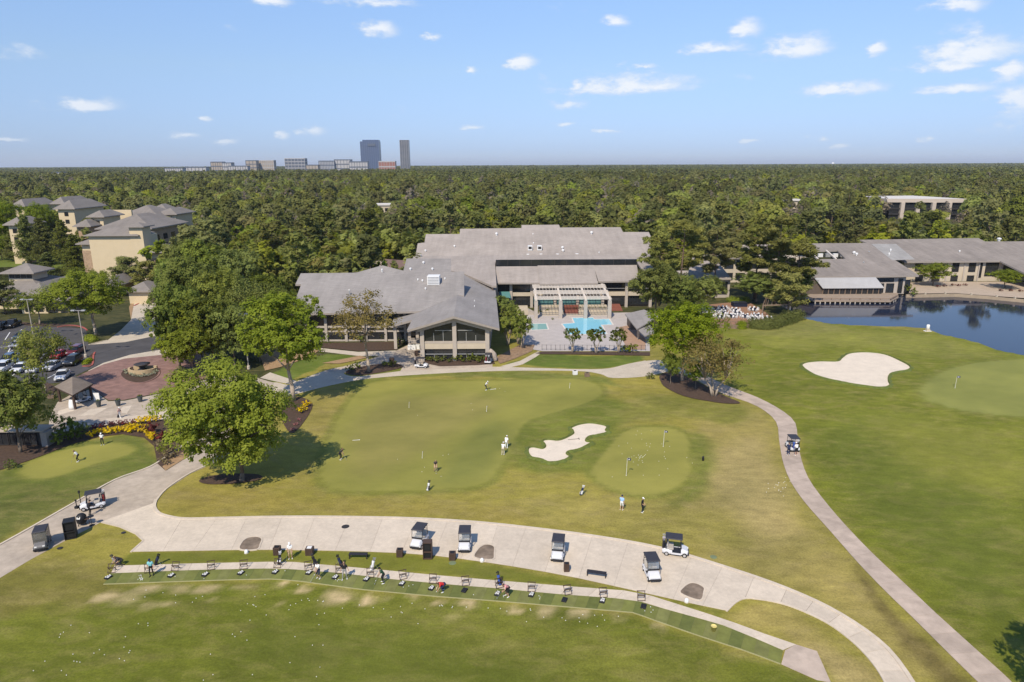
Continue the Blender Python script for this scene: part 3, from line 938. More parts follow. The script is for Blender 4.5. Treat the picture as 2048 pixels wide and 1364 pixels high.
# ================================================================ buildings
FOOT, CLEAR = [], []
def wedge(px0, px1, y0, y1):
    """open ground in front of a far building, as the photograph shows it"""
    CLEAR.append([(PY(px0, 430, y0).x, y0), (PY(px1, 430, y0).x, y0), (PY(px1, 430, y1).x, y1), (PY(px0, 430, y1).x, y1)])
def shingle(name, col, n=0.13):
    """roof covering with courses of shingles as fine relief"""
    m = bpy.data.materials.new(name); m.use_nodes = True
    t = m.node_tree; L = t.links.new; b = t.nodes['Principled BSDF']
    b.inputs['Roughness'].default_value = 0.85; b.inputs['Specular IOR Level'].default_value = 0.25
    g = t.nodes.new('ShaderNodeNewGeometry')
    def tex(sc, det, vec=None):
        q = t.nodes.new('ShaderNodeTexNoise'); q.inputs['Scale'].default_value = sc; q.inputs['Detail'].default_value = det; q.inputs['Roughness'].default_value = .65
        L(vec or g.outputs['Position'], q.inputs['Vector']); return q.outputs['Fac']
    mp = t.nodes.new('ShaderNodeMapping'); mp.inputs['Scale'].default_value = (0.35, 1.6, 1.6)
    L(g.outputs['Position'], mp.inputs['Vector'])
    ms = t.nodes.new('ShaderNodeMapping'); ms.inputs['Scale'].default_value = (1.2, 0.12, 0.3)
    L(g.outputs['Position'], ms.inputs['Vector'])
    prev = tuple(col)
    for f, a in ((tex(0.12, 4), n * 1.1), (tex(1.6, 4, mp.outputs[0]), n), (tex(0.7, 3, ms.outputs[0]), n * .8)):
        r = t.nodes.new('ShaderNodeMapRange'); r.inputs['From Min'].default_value = .25; r.inputs['From Max'].default_value = .75
        r.inputs['To Min'].default_value = 1 - a; r.inputs['To Max'].default_value = 1 + a
        L(f, r.inputs['Value'])
        v = t.nodes.new('ShaderNodeVectorMath'); v.operation = 'SCALE'
        if isinstance(prev, tuple): v.inputs[0].default_value = prev
        else: L(prev, v.inputs[0])
        L(r.outputs[0], v.inputs['Scale']); prev = v.outputs[0]
    L(prev, b.inputs['Base Color'])
    bp = t.nodes.new('ShaderNodeBump'); bp.inputs['Strength'].default_value = .5; bp.inputs['Distance'].default_value = .03
    L(tex(3.0, 3, mp.outputs[0]), bp.inputs['Height']); L(bp.outputs[0], b.inputs['Normal'])
    return m
m_rg = shingle('shingle_grey', (0.268, 0.248, 0.232))
m_rb = shingle('shingle_brown', (0.340, 0.298, 0.262))
m_rh = shingle('shingle_hotel', (0.215, 0.192, 0.172))
m_rl = shingle('shingle_lodge', (0.245, 0.215, 0.190), .16)
m_patch = shingle('shingle_new', (0.31, 0.30, 0.285))
m_col = pmat('cast_concrete', (0.42, 0.37, 0.32), 0.85, 0.1, 1.0, 0.1)
m_cream = pmat('cream_render', (0.50, 0.43, 0.33), 0.85, 0.08, 0.7)
m_hotel = pmat('hotel_render', (0.60, 0.49, 0.32), 0.85, 0.05, 0.5)
m_stone = pmat('hotel_stone', (0.37, 0.26, 0.17), 0.9, 0.3, 2.2, 0.4, 5)
m_soff = pmat('timber_soffit', (0.11, 0.085, 0.068), 0.8, 0.2, 2)
m_fascia = pmat('fascia', (0.30, 0.265, 0.235), 0.8, 0.1)
m_frame = pmat('dark_frame', (0.035, 0.032, 0.032), 0.5, 0.1)
m_glass = pmat('dark_glass', (0.022, 0.024, 0.027), 0.06, 0.3, 0.6, spec=0.55)
m_teal = pmat('teal_glass', (0.10, 0.24, 0.24), 0.25, 0.1, spec=0.5)
m_white = pmat('white_metal', (0.74, 0.74, 0.73), 0.5, 0.05)
m_metal = pmat('galvanised', (0.45, 0.45, 0.45), 0.45, 0.1, metal=0.4)
m_black = pmat('black_plastic', (0.018, 0.018, 0.020), 0.5, 0.15)
m_timber = pmat('weathered_timber', (0.22, 0.155, 0.11), 0.85, 0.25, 2, 0.2)
m_redb = pmat('red_brick_step', (0.23, 0.085, 0.06), 0.85, 0.2, 3)
def roof(par, px, pl, mat, t=0.4, name='roof', lift=0.0):
    pts = [PPl(x, y, pl) + Vector((0, 0, lift)) for x, y in px]
    FOOT.append([(p.x, p.y) for p in pts])
    return MB().slabpoly(pts, t, 0, 1).build(name, [mat, m_fascia], par), pts
def rect_on(px, y):
    """pixel rectangle (x0, y0, x1, y1) on the upright plane at depth y -> x0, x1, z0, z1"""
    a, b = PY(px[0], px[3], y), PY(px[2], px[1], y)
    return a.x, b.x, a.z, b.z
def window(par, x0, x1, z0, z1, y, n=2, glass=None, rows=1, fw=0.08, name='window'):
    """window with its frame proud of the wall and each pane a piece"""
    f = MB()
    for xx in (x0, x1):
        f.box((xx, y - 0.05, (z0 + z1) / 2), (fw, 0.14, z1 - z0 + fw))
    for zz in (z0, z1):
        f.box(((x0 + x1) / 2, y - 0.05, zz), (x1 - x0 - fw * 1.02, 0.13, fw))
    for k in range(1, n):
        f.box((x0 + (x1 - x0) * k / n, y - 0.05, (z0 + z1) / 2), (fw * .7, 0.11, z1 - z0 - fw * 1.02))
    for k in range(1, rows):
        f.box(((x0 + x1) / 2, y - 0.05, z0 + (z1 - z0) * k / rows), (x1 - x0 - fw * 1.02, 0.10, fw * .7))
    w = f.build(name, m_frame, par)
    for k in range(n):
        for r_ in range(rows):
            a, b = x0 + (x1 - x0) * k / n, x0 + (x1 - x0) * (k + 1) / n
            c, d = z0 + (z1 - z0) * r_ / rows, z0 + (z1 - z0) * (r_ + 1) / rows
            MB().box(((a + b) / 2, y - 0.015, (c + d) / 2), (b - a - .02, 0.03, d - c - .02)).build('pane', glass or m_glass, w)
    return w
def boxpart(par, name, x0, x1, y0, y1, z0, z1, mat):
    return MB().box(((x0 + x1) / 2, (y0 + y1) / 2, (z0 + z1) / 2), (x1 - x0, y1 - y0, z1 - z0)).build(name, mat, par)
def hip(mb, x0, x1, y0, y1, z, h, ov=0.9, m=0, ms=1):
    """hip roof with thickness over a rectangle"""
    x0 -= ov; x1 += ov; y0 -= ov; y1 += ov
    w = min(x1 - x0, y1 - y0) / 2
    if x1 - x0 >= y1 - y0:
        r = [((x0 + w), (y0 + y1) / 2, z + h), ((x1 - w), (y0 + y1) / 2, z + h)]
    else:
        r = [((x0 + x1) / 2, y0 + w, z + h), ((x0 + x1) / 2, y1 - w, z + h)]
    e = [(x0, y0, z), (x1, y0, z), (x1, y1, z), (x0, y1, z)]
    f = [(p[0], p[1], z - .3) for p in e]
    for i in range(4):
        j = (i + 1) % 4
        mb.face([f[i], f[j], e[j], e[i]], ms)
    mb.face(f[::-1], ms)
    if x1 - x0 >= y1 - y0:
        mb.face([e[0], e[1], r[1], r[0]], m); mb.face([e[1], e[2], r[1]], m); mb.face([e[2], e[3], r[0], r[1]], m); mb.face([e[3], e[0], r[0]], m)
    else:
        mb.face([e[0], e[1], r[0]], m); mb.face([e[1], e[2], r[1], r[0]], m); mb.face([e[2], e[3], r[1]], m); mb.face([e[3], e[0], r[0], r[1]], m)
def hipblock(par, x0, x1, y0, y1, z, h, wall, rmat, ov=0.9, z0=0.0, foot=True):
    boxpart(par, 'wall', x0, x1, y0, y1, z0, z - 0.3, wall)
    mb = MB(); hip(mb, x0, x1, y0, y1, z, h, ov)
    if foot: FOOT.append([(x0 - ov, y0 - ov), (x1 + ov, y0 - ov), (x1 + ov, y1 + ov), (x0 - ov, y1 + ov)])
    return mb.build('roof', [rmat, m_fascia], par)

# ---------------------------------------------------------------- clubhouse: long wing and glazed gable
ch = thing('clubhouse', 'grey-roofed clubhouse with glazed gable front and long left wing', 'building', P(850, 719))
plw = planey(700, 625.5, 6.6, 0.30)
rw, pw = roof(ch, [(601.5,546.6),(590.7,568.3),(602.6,568.3),(580,627.5),(841,622.5),(915,590),(928.3,590.5),(928.5,543)], plw, m_rg)
YG = 123.0
R0 = PY(907.6, 633, YG); R1 = PPl(915, 590, plw)
EL, ER = PY(813.5, 661, YG), PY(999, 657.5, YG)
pll = (R0, (R1 - R0).cross(EL - R0).normalized()); plr = (R0, (R1 - R0).cross(ER - R0).normalized())
def pl_pts(px, pl): return [PPl(x, y, pl) for x, y in px]
l_pts = [R0, R1] + pl_pts([(841,622.5),(788,636),(782,651.5),(824,640)], pll) + [EL]
MB().slabpoly([p + Vector((0, 0, .03)) for p in l_pts], 0.42, 0, 1).build('roof', [m_rg, m_fascia], ch)
r_pts = [R0, R1] + pl_pts([(925,549.5),(943,554),(990,571)], plr) + [ER]
MB().slabpoly([p + Vector((0, 0, .03)) for p in r_pts], 0.42, 0, 1).build('roof', [m_rg, m_fascia], ch)
FOOT.append([(p.x, p.y) for p in r_pts])
# end wall of the long wing above the gable roof
a, b = PPl(928.3, 590.5, plw), PPl(928.5, 543, plw)
MB().face([a - Vector((0.3, 0, 2.5)), b - Vector((0.3, 0, 5.5)), b - Vector((0.3, 0, .2)), a - Vector((0.3, 0, .2))]).build('end_wall', m_col, ch)
MB().box(((b.x + pw[0].x) / 2, b.y - .4, 5.2), (b.x - pw[0].x - 3, 0.4, 10.4)).build('back_wall', m_col, ch)
# rear hips
plh = planey(750, 546, 11.8, 0.5)
roof(ch, [(690,546.5),(713,545),(764.7,530.7),(806,541),(815,546)], plh, m_rg, .3)
plu = planey(860, 543, 11.4, 0.25)
roof(ch, [(806,544),(813,517),(902,517),(902,544)], plu, m_rg, .4)
# long wing glazing: columns, bands and panes
e0, e1 = P(606, 626.5, 6.6), P(841, 623, 6.6)
yw = e0.y + 2.6
xa, xb = PY(612, 640, yw).x, PY(850, 640, yw).x
zs = [PY(650, p, yw).z for p in (688, 675.5, 671.5, 664, 659.5, 655.5, 653)]
zb1, zt1 = zs[2] , zs[1]
for z0, z1, nm in ((PY(650,664,yw).z, PY(650,661,yw).z, 'band'), (PY(650,655.5,yw).z, PY(650,651.5,yw).z, 'band'), (0.0, 0.35, 'plinth')):
    boxpart(ch, nm, xa, xb, yw - 0.22, yw + 0.1, z0, z1, m_col)
boxpart(ch, 'wall', xa, xb, yw + 0.25, yw + 0.6, 0, 6.1, m_soff)
ncol = 6
for k in range(ncol + 1):
    xx = xa + (xb - xa) * k / ncol
    boxpart(ch, 'column', xx - .28, xx + .28, yw - .5, yw + .22, 0, 6.3, m_col)
    if k < ncol:
        for z0, z1, n in ((.36, PY(650,664.3,yw).z, 3), (PY(650,660.7,yw).z, PY(650,655.8,yw).z, 3), (PY(650,651.2,yw).z, 6.1, 2)):
            window(ch, xx + .4, xx + (xb - xa) / ncol - .4, z0, z1, yw, n)
# gable front
yg = YG + 1.9
gx = [PY(p, 700, yg).x for p in (845.5, 910, 975)]
apz, eaz = R0.z - 0.5, EL.z - 0.4
gcol = lambda x: apz - abs(x - R0.x) * (R0.z - ER.z) / (ER.x - R0.x) - .12
for x in gx:
    boxpart(ch, 'column', x - .38, x + .38, yg - .55, yg + .3, 0, gcol(x) - (.1 if abs(x - R0.x) < 1 else .0), m_col)
zb0, zb1 = PY(910, 697, yg).z, PY(910, 685.5, yg).z
zlow = PY(910, 708.5, yg).z
for i in (0, 1):
    x0, x1 = gx[i] + .38, gx[i + 1] - .38
    boxpart(ch, 'band', x0, x1, yg - .3, yg + .2, zb0, zb1, m_cream)
    boxpart(ch, 'band', x0, x1, yg - .34, yg + .2, zb1 + .003, zb1 + .32, m_col)
    boxpart(ch, 'rail', x0, x1, yg - .1, yg, zlow, zlow + .12, m_metal)
    nP = 3
    for k in range(nP):
        u0, u1 = x0 + (x1 - x0) * k / nP, x0 + (x1 - x0) * (k + 1) / nP
        zt0, zt1 = gcol(u0) - .9, gcol(u1) - .9
        MB().face([(u0 + .02, yg + .1, zb1 + .3), (u1 - .02, yg + .1, zb1 + .3), (u1 - .02, yg + .1, zt1), (u0 + .02, yg + .1, zt0)]).build('pane', m_glass, ch)
        if k: boxpart(ch, 'mullion', u0 - .04, u0 + .04, yg + .0, yg + .095, zb1 + .3, min(zt0, zt1) - .9, m_metal)
        boxpart(ch, 'pane', u0 + .02, u1 - .02, yg + .1, yg + .14, .1, zb0, m_glass)
        if k: boxpart(ch, 'mullion', u0 - .04, u0 + .04, yg + .0, yg + .09, .1, zlow, m_metal)
    # raking beam under the roof
    MB().beam((gx[i] - (.9 if i == 0 else 0), yg - .25, gcol(gx[i] - (.9 if i == 0 else 0)) - .28), (gx[i + 1] + (.9 if i else 0), yg - .25, gcol(gx[i + 1] + (.9 if i else 0)) - .28), .5, .8).build('raking_beam', m_col, ch)
    boxpart(ch, 'rail', x0 + (2.0 if i == 0 else .2), x1 - (.2 if i == 0 else 2.4), yg - .02, yg + .09, zb1 + 2.35, zb1 + 2.45, m_metal)
# side walls of the gable wing
boxpart(ch, 'wall', gx[2] - .1, gx[2] + .25, yg + .31, yg + 40, 0, 5.6, m_col)
boxpart(ch, 'wall', gx[0] - .2, gx[0] + .1, yg + .31, yg + 16, 0, 5.6, m_soff)
# porch left of the gable: columns, balcony and white skirted tables below it
pc = PY(792, 680, yg + 6)
for p, q in ((792, 698), (820, 694), (836, 694)):
    c = P(p, q); boxpart(ch, 'column', c.x - .3, c.x + .3, c.y - .3, c.y + .3, 0, 5.2 if p != 836 else 5.5, m_col)
b0, b1 = PY(816, 684, yg + 3.5), PY(843, 684, yg + 3.5)
boxpart(ch, 'balcony', b0.x, b1.x, yg + 3.4, yg + 5.2, 2.5, 2.75, m_col)
for k in range(5):
    boxpart(ch, 'baluster', b0.x, b1.x, yg + 3.35, yg + 3.43, 2.85 + k * .17, 2.93 + k * .17, m_col)
# roof plant
def roof_vent(par, px, py, pl, r=.3, h=.8, mat=None):
    p = PPl(px, py, pl); r *= .75; h *= .85
    mb = MB(); mb.lathe((p.x, p.y, p.z - .3), [(r * .6, 0), (r * .6, h * .6), (r, h * .6), (r, h), (r * .3, h * 1.15)], 10)
    mb.build('roof_vent', mat or m_white, par, smooth=False)
p = PPl(867, 569, plw)
bx = thing('rooftop_unit', 'white louvred unit on the clubhouse roof', 'roof unit', (p.x, p.y, p.z))
MB().box((p.x, p.y + 1.0, p.z + .6), (2.7, 2.6, 2.6)).build('casing', m_white, bx, bevel=.05)
for k in range(7): MB().box((p.x, p.y - .34, p.z - .35 + k * .34), (2.4, .08, .12)).build('louvre', m_metal, bx)
for (q, w, r_) in ((845,563,.3),(836,561,.22),(890,559,.22),(851,579,.25),(764,541.5,.3)): roof_vent(ch, q, w, plw, r_)
roof_vent(ch, 699, 590, plw, .25, 1.6, m_metal)
for q, w in ((847,527),(821,540),(865,540)): roof_vent(ch, q, w, plu, .4, .9)
for q, w in ((949,603),(949,614)): roof_vent(ch, q, w, plr, .1, .7)

# ---------------------------------------------------------------- conference hall behind
hl = thing('conference_hall', 'large brown-grey roofed hall with stepped ridge behind the pool', 'building', P(1130, 612))
plL = planey(1130, 523, 10.0, 0.10)
kp = PPl(1130, 510, plL)
plU = (kp, Vector((0, -.24, 1)).normalized())
roof(hl, [(920,457.6),(1043,456),(1043,450),(1118,449.3),(1120,455),(1241,454.4),(1246,464),(1297.5,464),(1304,478),(1300,509),(831,512),(835.5,486.6),(849,485),(851.8,468.3),(919.5,467.8)], plU, m_rb, .5)
roof(hl, [(831,511.8),(1300,508.8),(1314,545),(1286,542),(1272,521.5),(990,524),(993,571.7),(983,571),(930,548),(902,541),(902,517),(815,517)], plL, m_rb, .5)
plR = planey(1130, 563.5, 7.0, 0.25)
for px, lf in (([(991.5,533),(1076,532.3),(1080,565.3),(993,565.5)], 0), ([(1075,531.8),(1187,531),(1196,567),(1079,568.5)], .12), ([(1186.5,530.6),(1273.6,530),(1278.6,561.7),(1197,562.6)], .02)):
    roof(hl, px, plR, m_rb, .4, lift=lf)
q0, q1 = PPl(992, 532, plR), PPl(1274, 529, plR)
boxpart(hl, 'clerestory', q0.x, q1.x, q0.y + .6, q0.y + .9, q0.z - 1, q0.z + 1.6, m_glass)
for k in range(13):
    xx = q0.x + (q1.x - q0.x) * k / 12
    boxpart(hl, 'mullion', xx - .08, xx + .08, q0.y + .5, q0.y + .595, q0.z - .6, q0.z + 1.5, m_frame)
lx = PPl(990.5, 545, plL)
boxpart(hl, 'side_wall', lx.x - .6, lx.x - .2, 164, 189, 0, 6.9, m_soff)
yh = P(1130, 563.5, 7.0).y + 2.2
hx0, hx1 = PY(993, 590, yh).x, PY(1300, 590, yh).x
boxpart(hl, 'wall', hx0, hx1, yh + .3, yh + .7, 0, 6.6, m_soff)
zb = [PY(1250, p, yh).z for p in (590.5, 583)]
boxpart(hl, 'band', hx0, hx1, yh - .6, yh + .2, zb[0], zb[1], m_cream)
for k, px in enumerate((993, 1022, 1063, 1110, 1155, 1205, 1252, 1300)):
    xx = PY(px, 590, yh).x
    boxpart(hl, 'column', xx - .35, xx + .35, yh - .9, yh + .3, 0, 6.6, m_col)
pxs = (993, 1022, 1063, 1110, 1155, 1205, 1252, 1300)
for a_, b_ in zip(pxs, pxs[1:]):
    x0, x1 = PY(a_, 590, yh).x + .4, PY(b_, 590, yh).x - .4
    window(hl, x0, x1, zb[1] + .25, 6.4, yh, 3)
    window(hl, x0, x1, .6, zb[0] - .15, yh, 4, m_teal if 1022 < a_ < 1200 else m_glass)
boxpart(hl, 'rail', PY(1205, 580, yh).x, PY(1300, 580, yh).x, yh - .55, yh - .5, zb[1] + .9, zb[1] + 1.0, m_metal)
tg = PY(1009, 588, yh - 3)
MB().face([PY(998,583,yh-.7), PY(1019,583,yh-.7), PY(1022,596,yh-4), PY(1000,596,yh-4)]).build('awning', m_teal, hl)
# roof plant on the hall
for q, w in ((993,470.5),(1183,468)): roof_vent(hl, q, w, plU, .55, 1.2)
for q, w in ((1066,469),(1067,487),(1198,506)): roof_vent(hl, q, w, plU, .25, .7)
for q, w in ((1125,497),(1126,503)): roof_vent(hl, q, w, plU, .55, 1.0)
for q, w in ((1056,508),(1082,507.5),(1115,507.5),(1154,507)): roof_vent(hl, q, w, plU, .7, .35)
for q, w in ((851,503),(909,494)): roof_vent(hl, q, w, plU, .4, .9)
roof_vent(hl, 842, 513.5, plL, .35, 1.0, m_metal)
for q, nm in ((1060, 'left'), (1079, 'right')):
    p = PPl(q, 499, plU)
    u = thing('roof_hatch', '%s of two white roof hatches with dark openings on the hall' % nm, 'roof hatch', (p.x, p.y, p.z))
    MB().box((p.x, p.y, p.z + .5), (1.3, 2.2, 1.3)).build('casing', m_white, u, bevel=.04)
    MB().box((p.x, p.y - 1.1, p.z + .62), (.95, .1, .75)).build('opening', m_frame, u)

# ---------------------------------------------------------------- pergola, pool and terrace
pg = thing('pergola', 'white slatted pergola on four tall columns behind the pool', 'pergola', P(1145, 637))
yc = P(1145, 637).y
cx_ = [PY(p, 620, yc).x for p in (1072, 1121, 1171, 1219)]
zt = PY(1145, 598, yc).z
back = P(1140, 565, 6.4)
m_slat = pmat('pergola_slat', (0.62, 0.56, 0.49), 0.7, 0.1)
for x in cx_:
    boxpart(pg, 'column', x - .42, x + .42, yc - .42, yc + .42, 0, zt - .36, m_col)
    MB().beam((x, yc - .5, zt - .2), (x * .985, back.y, 6.5), .5, .35).build('rafter', m_slat, pg)
for k in range(28):
    f = k / 27
    y_, z_ = yc - .4 + (back.y - yc) * f, zt + .03 + (6.7 - zt) * f
    if k % 9 in (5, 6, 7): continue
    MB().box(((cx_[0] + cx_[3]) / 2 * (1 - .015 * f), y_, z_), (cx_[3] - cx_[0] + .9, .16, .10)).build('slat', m_slat, pg)
for k in range(22):
    xx = cx_[0] + (cx_[3] - cx_[0]) * (k + .5) / 22
    MB().beam((xx, yc - .35, zt + .13), (xx * .985, back.y, 6.80), .07, .08).build('slat', m_slat, pg)
m_hang = pmat('chain', (.1, .1, .1), .6, 0)
sheet('pool_deck', [(1046,640),(1060,628),(1295,625),(1300,703),(1084,703),(1068,700),(1045,692)], m_pool_deck, z=.072)
m_pool = water_mat('pool_water', (0.26, 0.60, 0.74), .05, .1, 2.0)
m_pool2 = water_mat('kids_pool_water', (0.26, 0.46, 0.44), .05, .1, 2.0)
PL = [(1143.7,636.5),(1186,635.5),(1188.5,639),(1219,638.6),(1226,650),(1203.4,650.7),(1214,668.5),(1136,670),(1129,656),(1123.5,648.5),(1148,646.5)]
KP = [(1058,648),(1093,647.6),(1097,659.5),(1062,661)]
for nm, px, mt in (('pool_water', PL, m_pool), ('kids_pool_water', KP, m_pool2)):
    sheet(nm, px, mt, z=.082)
    kerb('pool_coping', px, .4, .12, pmat('coping', (.62, .58, .53), .7, .06), closed=True, smooth=False)
tr = thing('terrace_steps', 'cream and brick stepped terrace under the pergola', 'steps', P(1150, 626))
for k in range(5):
    y0_ = yc + 3.0 + k * 2.0
    for a_, b_, mt in ((1078, 1128, m_cream), (1129, 1157, m_redb if k > 0 else m_cream), (1158, 1216, m_cream)):
        x0, x1 = PY(a_, 620, y0_).x, PY(b_, 620, y0_).x
        boxpart(tr, 'step', x0, x1, y0_, y0_ + 1.995, 0, .16 * (k + 1), mt)
st_ = thing('red_steps', 'red brick steps right of the pergola', 'steps', P(1231, 622))
for k in range(6):
    p0 = P(1222, 622)
    boxpart(st_, 'step', p0.x, p0.x + 3.0, p0.y + k * 1.2, p0.y + k * 1.2 + 1.195, 0, .15 * (k + 1), m_redb)
rmp = thing('ramp_wall', 'concrete landing with stair left of the pergola', 'steps', P(1045, 628))
p0, p1 = P(1033, 630), P(1056, 630)
boxpart(rmp, 'landing', p0.x, p1.x, p0.y, p0.y + 6, 0, 1.2, m_cream)
for k in range(6): boxpart(rmp, 'step', p1.x + .01 + k * .35, p1.x + .345 + k * .35, p0.y, p0.y + 3, 0, 1.2 - .18 * (k + 1), m_col)
# pool pavilion with grey roof
pv = thing('pool_pavilion', 'small grey-roofed pavilion at the right end of the pool', 'pavilion', P(1285, 672))
plv = plane3((1250, 627.5, 4.2), (1288, 619, 4.6), (1274, 658, 2.9))
roof(pv, [(1250,627.5),(1288,619),(1318,632),(1274,658)], plv, m_rg, .25)
roof(pv, [(1276,659),(1300,650),(1312,664),(1290,672)], plane3((1276,659,2.6),(1300,650,2.8),(1290,672,2.0)), m_rg, .2)
c0 = P(1264, 664); boxpart(pv, 'wall', c0.x, c0.x + 5.5, c0.y + 2, c0.y + 7, 0, 2.6, m_soff)
for q, w in ((1276, 678), (1298, 676)):
    c = P(q, w); boxpart(pv, 'post', c.x - .22, c.x + .22, c.y - .22, c.y + .22, 0, 2.5, m_cream)
sheet('pavilion_paving', [(1238,655),(1262,650),(1292,680),(1290,700),(1255,700),(1245,680)], pmat('tan_paving', (.36, .235, .16), .85, .15, 1, coord='World'), z=.078)
fence = thing('pool_fence', 'thin metal fence along the near edge of the pool deck', 'fence', P(1170, 701))
pf = [P(x, 700.5 + (x - 1080) * .005) for x in range(1084, 1300, 9)]
for p in pf: MB().box((p.x, p.y, .6), (.06, .06, 1.2)).build('post', m_frame, fence)
for z_ in (.25, 1.12): MB().beam(pf[0] + Vector((0, -.05, z_)), pf[-1] + Vector((0, -.05, z_)), .03, .03).build('rail', m_frame, fence)
boul = thing('boulder', 'large pale rock beside the cart at the gable corner', 'rock', P(984, 722))
bmr = bmesh.new(); bmesh.ops.create_icosphere(bmr, subdivisions=3, radius=1)
for v in bmr.verts:
    v.co = Vector((v.co.x * 1.0, v.co.y * .8, v.co.z * 1.25)) * (1 + .16 * math.sin(v.co.x * 4 + v.co.z * 3) + .08 * math.sin(v.co.y * 9)); v.co.z += .95
me = bpy.data.meshes.new('rock'); bmr.to_mesh(me); bmr.free(); me.materials.append(pmat('rock', (.40, .34, .28), .95, .2, 1.5, .5, 5))
o = bpy.data.objects.new('rock', me); COL.objects.link(o); o.parent = boul

# ---------------------------------------------------------------- small roofs and walls by the pines
lk = thing('link_building', 'low grey-roofed link behind the pines', 'building', P(1420, 590))
plk = planey(1420, 558, 5.5, 0.2)
roof(lk, [(1385,509),(1423,509),(1463,557),(1373,559)], plk, m_rb, .4)
yk = P(1420, 558, 5.5).y + 1.5
boxpart(lk, 'wall', PY(1378, 570, yk).x, PY(1460, 570, yk).x, yk, yk + 16, 0, 5.2, m_col)
for k in range(3):
    x0 = PY(1386 + k * 25, 570, yk).x; window(lk, x0, x0 + 2.6, 1.0, 4.4, yk, 2)
lw = thing('guest_wing', 'two-storey grey guest wing half hidden by the tall pines', 'building', P(1490, 575))
plg = planey(1470, 515, 8.0, 0.2)
roof(lw, [(1440,504),(1483,502),(1492,515.5),(1438,516)], plg, m_rb, .4)
roof(lw, [(1474,490),(1612,487),(1612,497),(1490,499)], planey(1545, 498, 8.2, .25), m_rb, .4)
yl = P(1470, 515, 8.0).y + 1.2
boxpart(lw, 'wall', PY(1442, 540, yl).x, PY(1620, 540, yl).x, yl, yl + 8, 0, 7.6, m_cream)
for k in range(7):
    for z0, z1 in ((.8, 3.0), (4.4, 7.0)):
        x0 = PY(1448 + k * 24, 540, yl).x; window(lw, x0, x0 + 2.8, z0, z1, yl, 2)
# ---------------------------------------------------------------- lake lodge
lo = thing('lake_lodge', 'long grey-roofed lodge with white canopy beside the lake', 'building', P(1760, 585))
pl1 = planey(1740, 552, 5.4, 0.18)
roof(lo, [(1595,489),(1629,486.6),(1736.6,486),(1838,550.6),(1751.6,552),(1630,553),(1596,556),(1592,540),(1621,518.5),(1691.5,517.5),(1674,500.4),(1611,501.7),(1598,500)], pl1, m_rl, .45)
pl2 = planey(1900, 522.5, 6.5, 0.2)
roof(lo, [(1737,487),(1720,479.5),(1782,478.6),(1957,476),(1970,483),(2160,482),(2160,606),(2048,545.5),(2000,521.7),(1809,523.5)], pl2, m_rl, .45)
roof(lo, [(1742,488),(1792,488),(1830,519),(1784,520.5)], pl1, m_patch, .05, 'roof_patch', .035)
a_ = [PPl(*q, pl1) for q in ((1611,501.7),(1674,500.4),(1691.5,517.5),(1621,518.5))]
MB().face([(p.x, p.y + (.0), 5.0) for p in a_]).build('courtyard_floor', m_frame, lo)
for q in ((1618,501.6,1636,518.4),(1652,501,1672,518)):
    MB().beam(PPl(q[0], q[1], pl1), PPl(q[2], q[3], pl1), .45, .4).build('beam', m_slat, lo)
for k in range(5):
    p = P(1625 + k * 15, 514, 5.0); MB().box((p.x, p.y, 5.6), (1.6, .9, 1.2)).build('courtyard_unit', m_white if k % 2 else m_metal, lo)
# white canopy pavilion
ycn = P(1700, 590).y
cz = PY(1700, 575.3, ycn - .6).z
t0, t1 = PPl(1630, 553, pl1), PPl(1752, 552, pl1)
cA, cB = PY(1646, 575.8, ycn - .6), PY(1768, 575, ycn - .6)
MB().slabpoly([cA, cB, t1 - Vector((0, 0, .35)), t0 - Vector((0, 0, .35))], .18).build('canopy', pmat('canopy_white', (.44, .44, .45), .6, .06, .5), lo)
xA, xB = cA.x + .3, cB.x - .3
boxpart(lo, 'glass_wall', xA, xB, ycn, ycn + .1, .3, cz - .25, m_glass)
for k in range(22):
    xx = xA + (xB - xA) * k / 21
    boxpart(lo, 'mullion', xx - .09, xx + .09, ycn - .12, ycn - .01, .3, cz - .22, m_frame if k % 2 else m_timber)
boxpart(lo, 'wall', t0.x - 4, t1.x, t0.y + .4, t0.y + .8, 0, 5.0, m_soff)
boxpart(lo, 'glass_wall', xA, xA + .1, ycn + .1, t0.y + .4, .3, cz, m_glass)
# part under the main eave right of the canopy
e0, e1 = PPl(1752, 552, pl1), PPl(1836, 551, pl1)
yq = e0.y + 1.5
boxpart(lo, 'wall', e0.x + .1, e1.x - 2.5, yq, yq + .4, 0, 5.0, m_col)
for (u0, u1, z0, z1) in ((.08, .28, .4, 3.0), (.34, .52, .4, 3.0), (.08, .5, 3.5, 4.5), (.62, .72, .3, 4.4), (.78, .9, .3, 4.0)):
    window(lo, e0.x + (e1.x - e0.x) * u0, e0.x + (e1.x - e0.x) * u1, z0, z1, yq, 2)
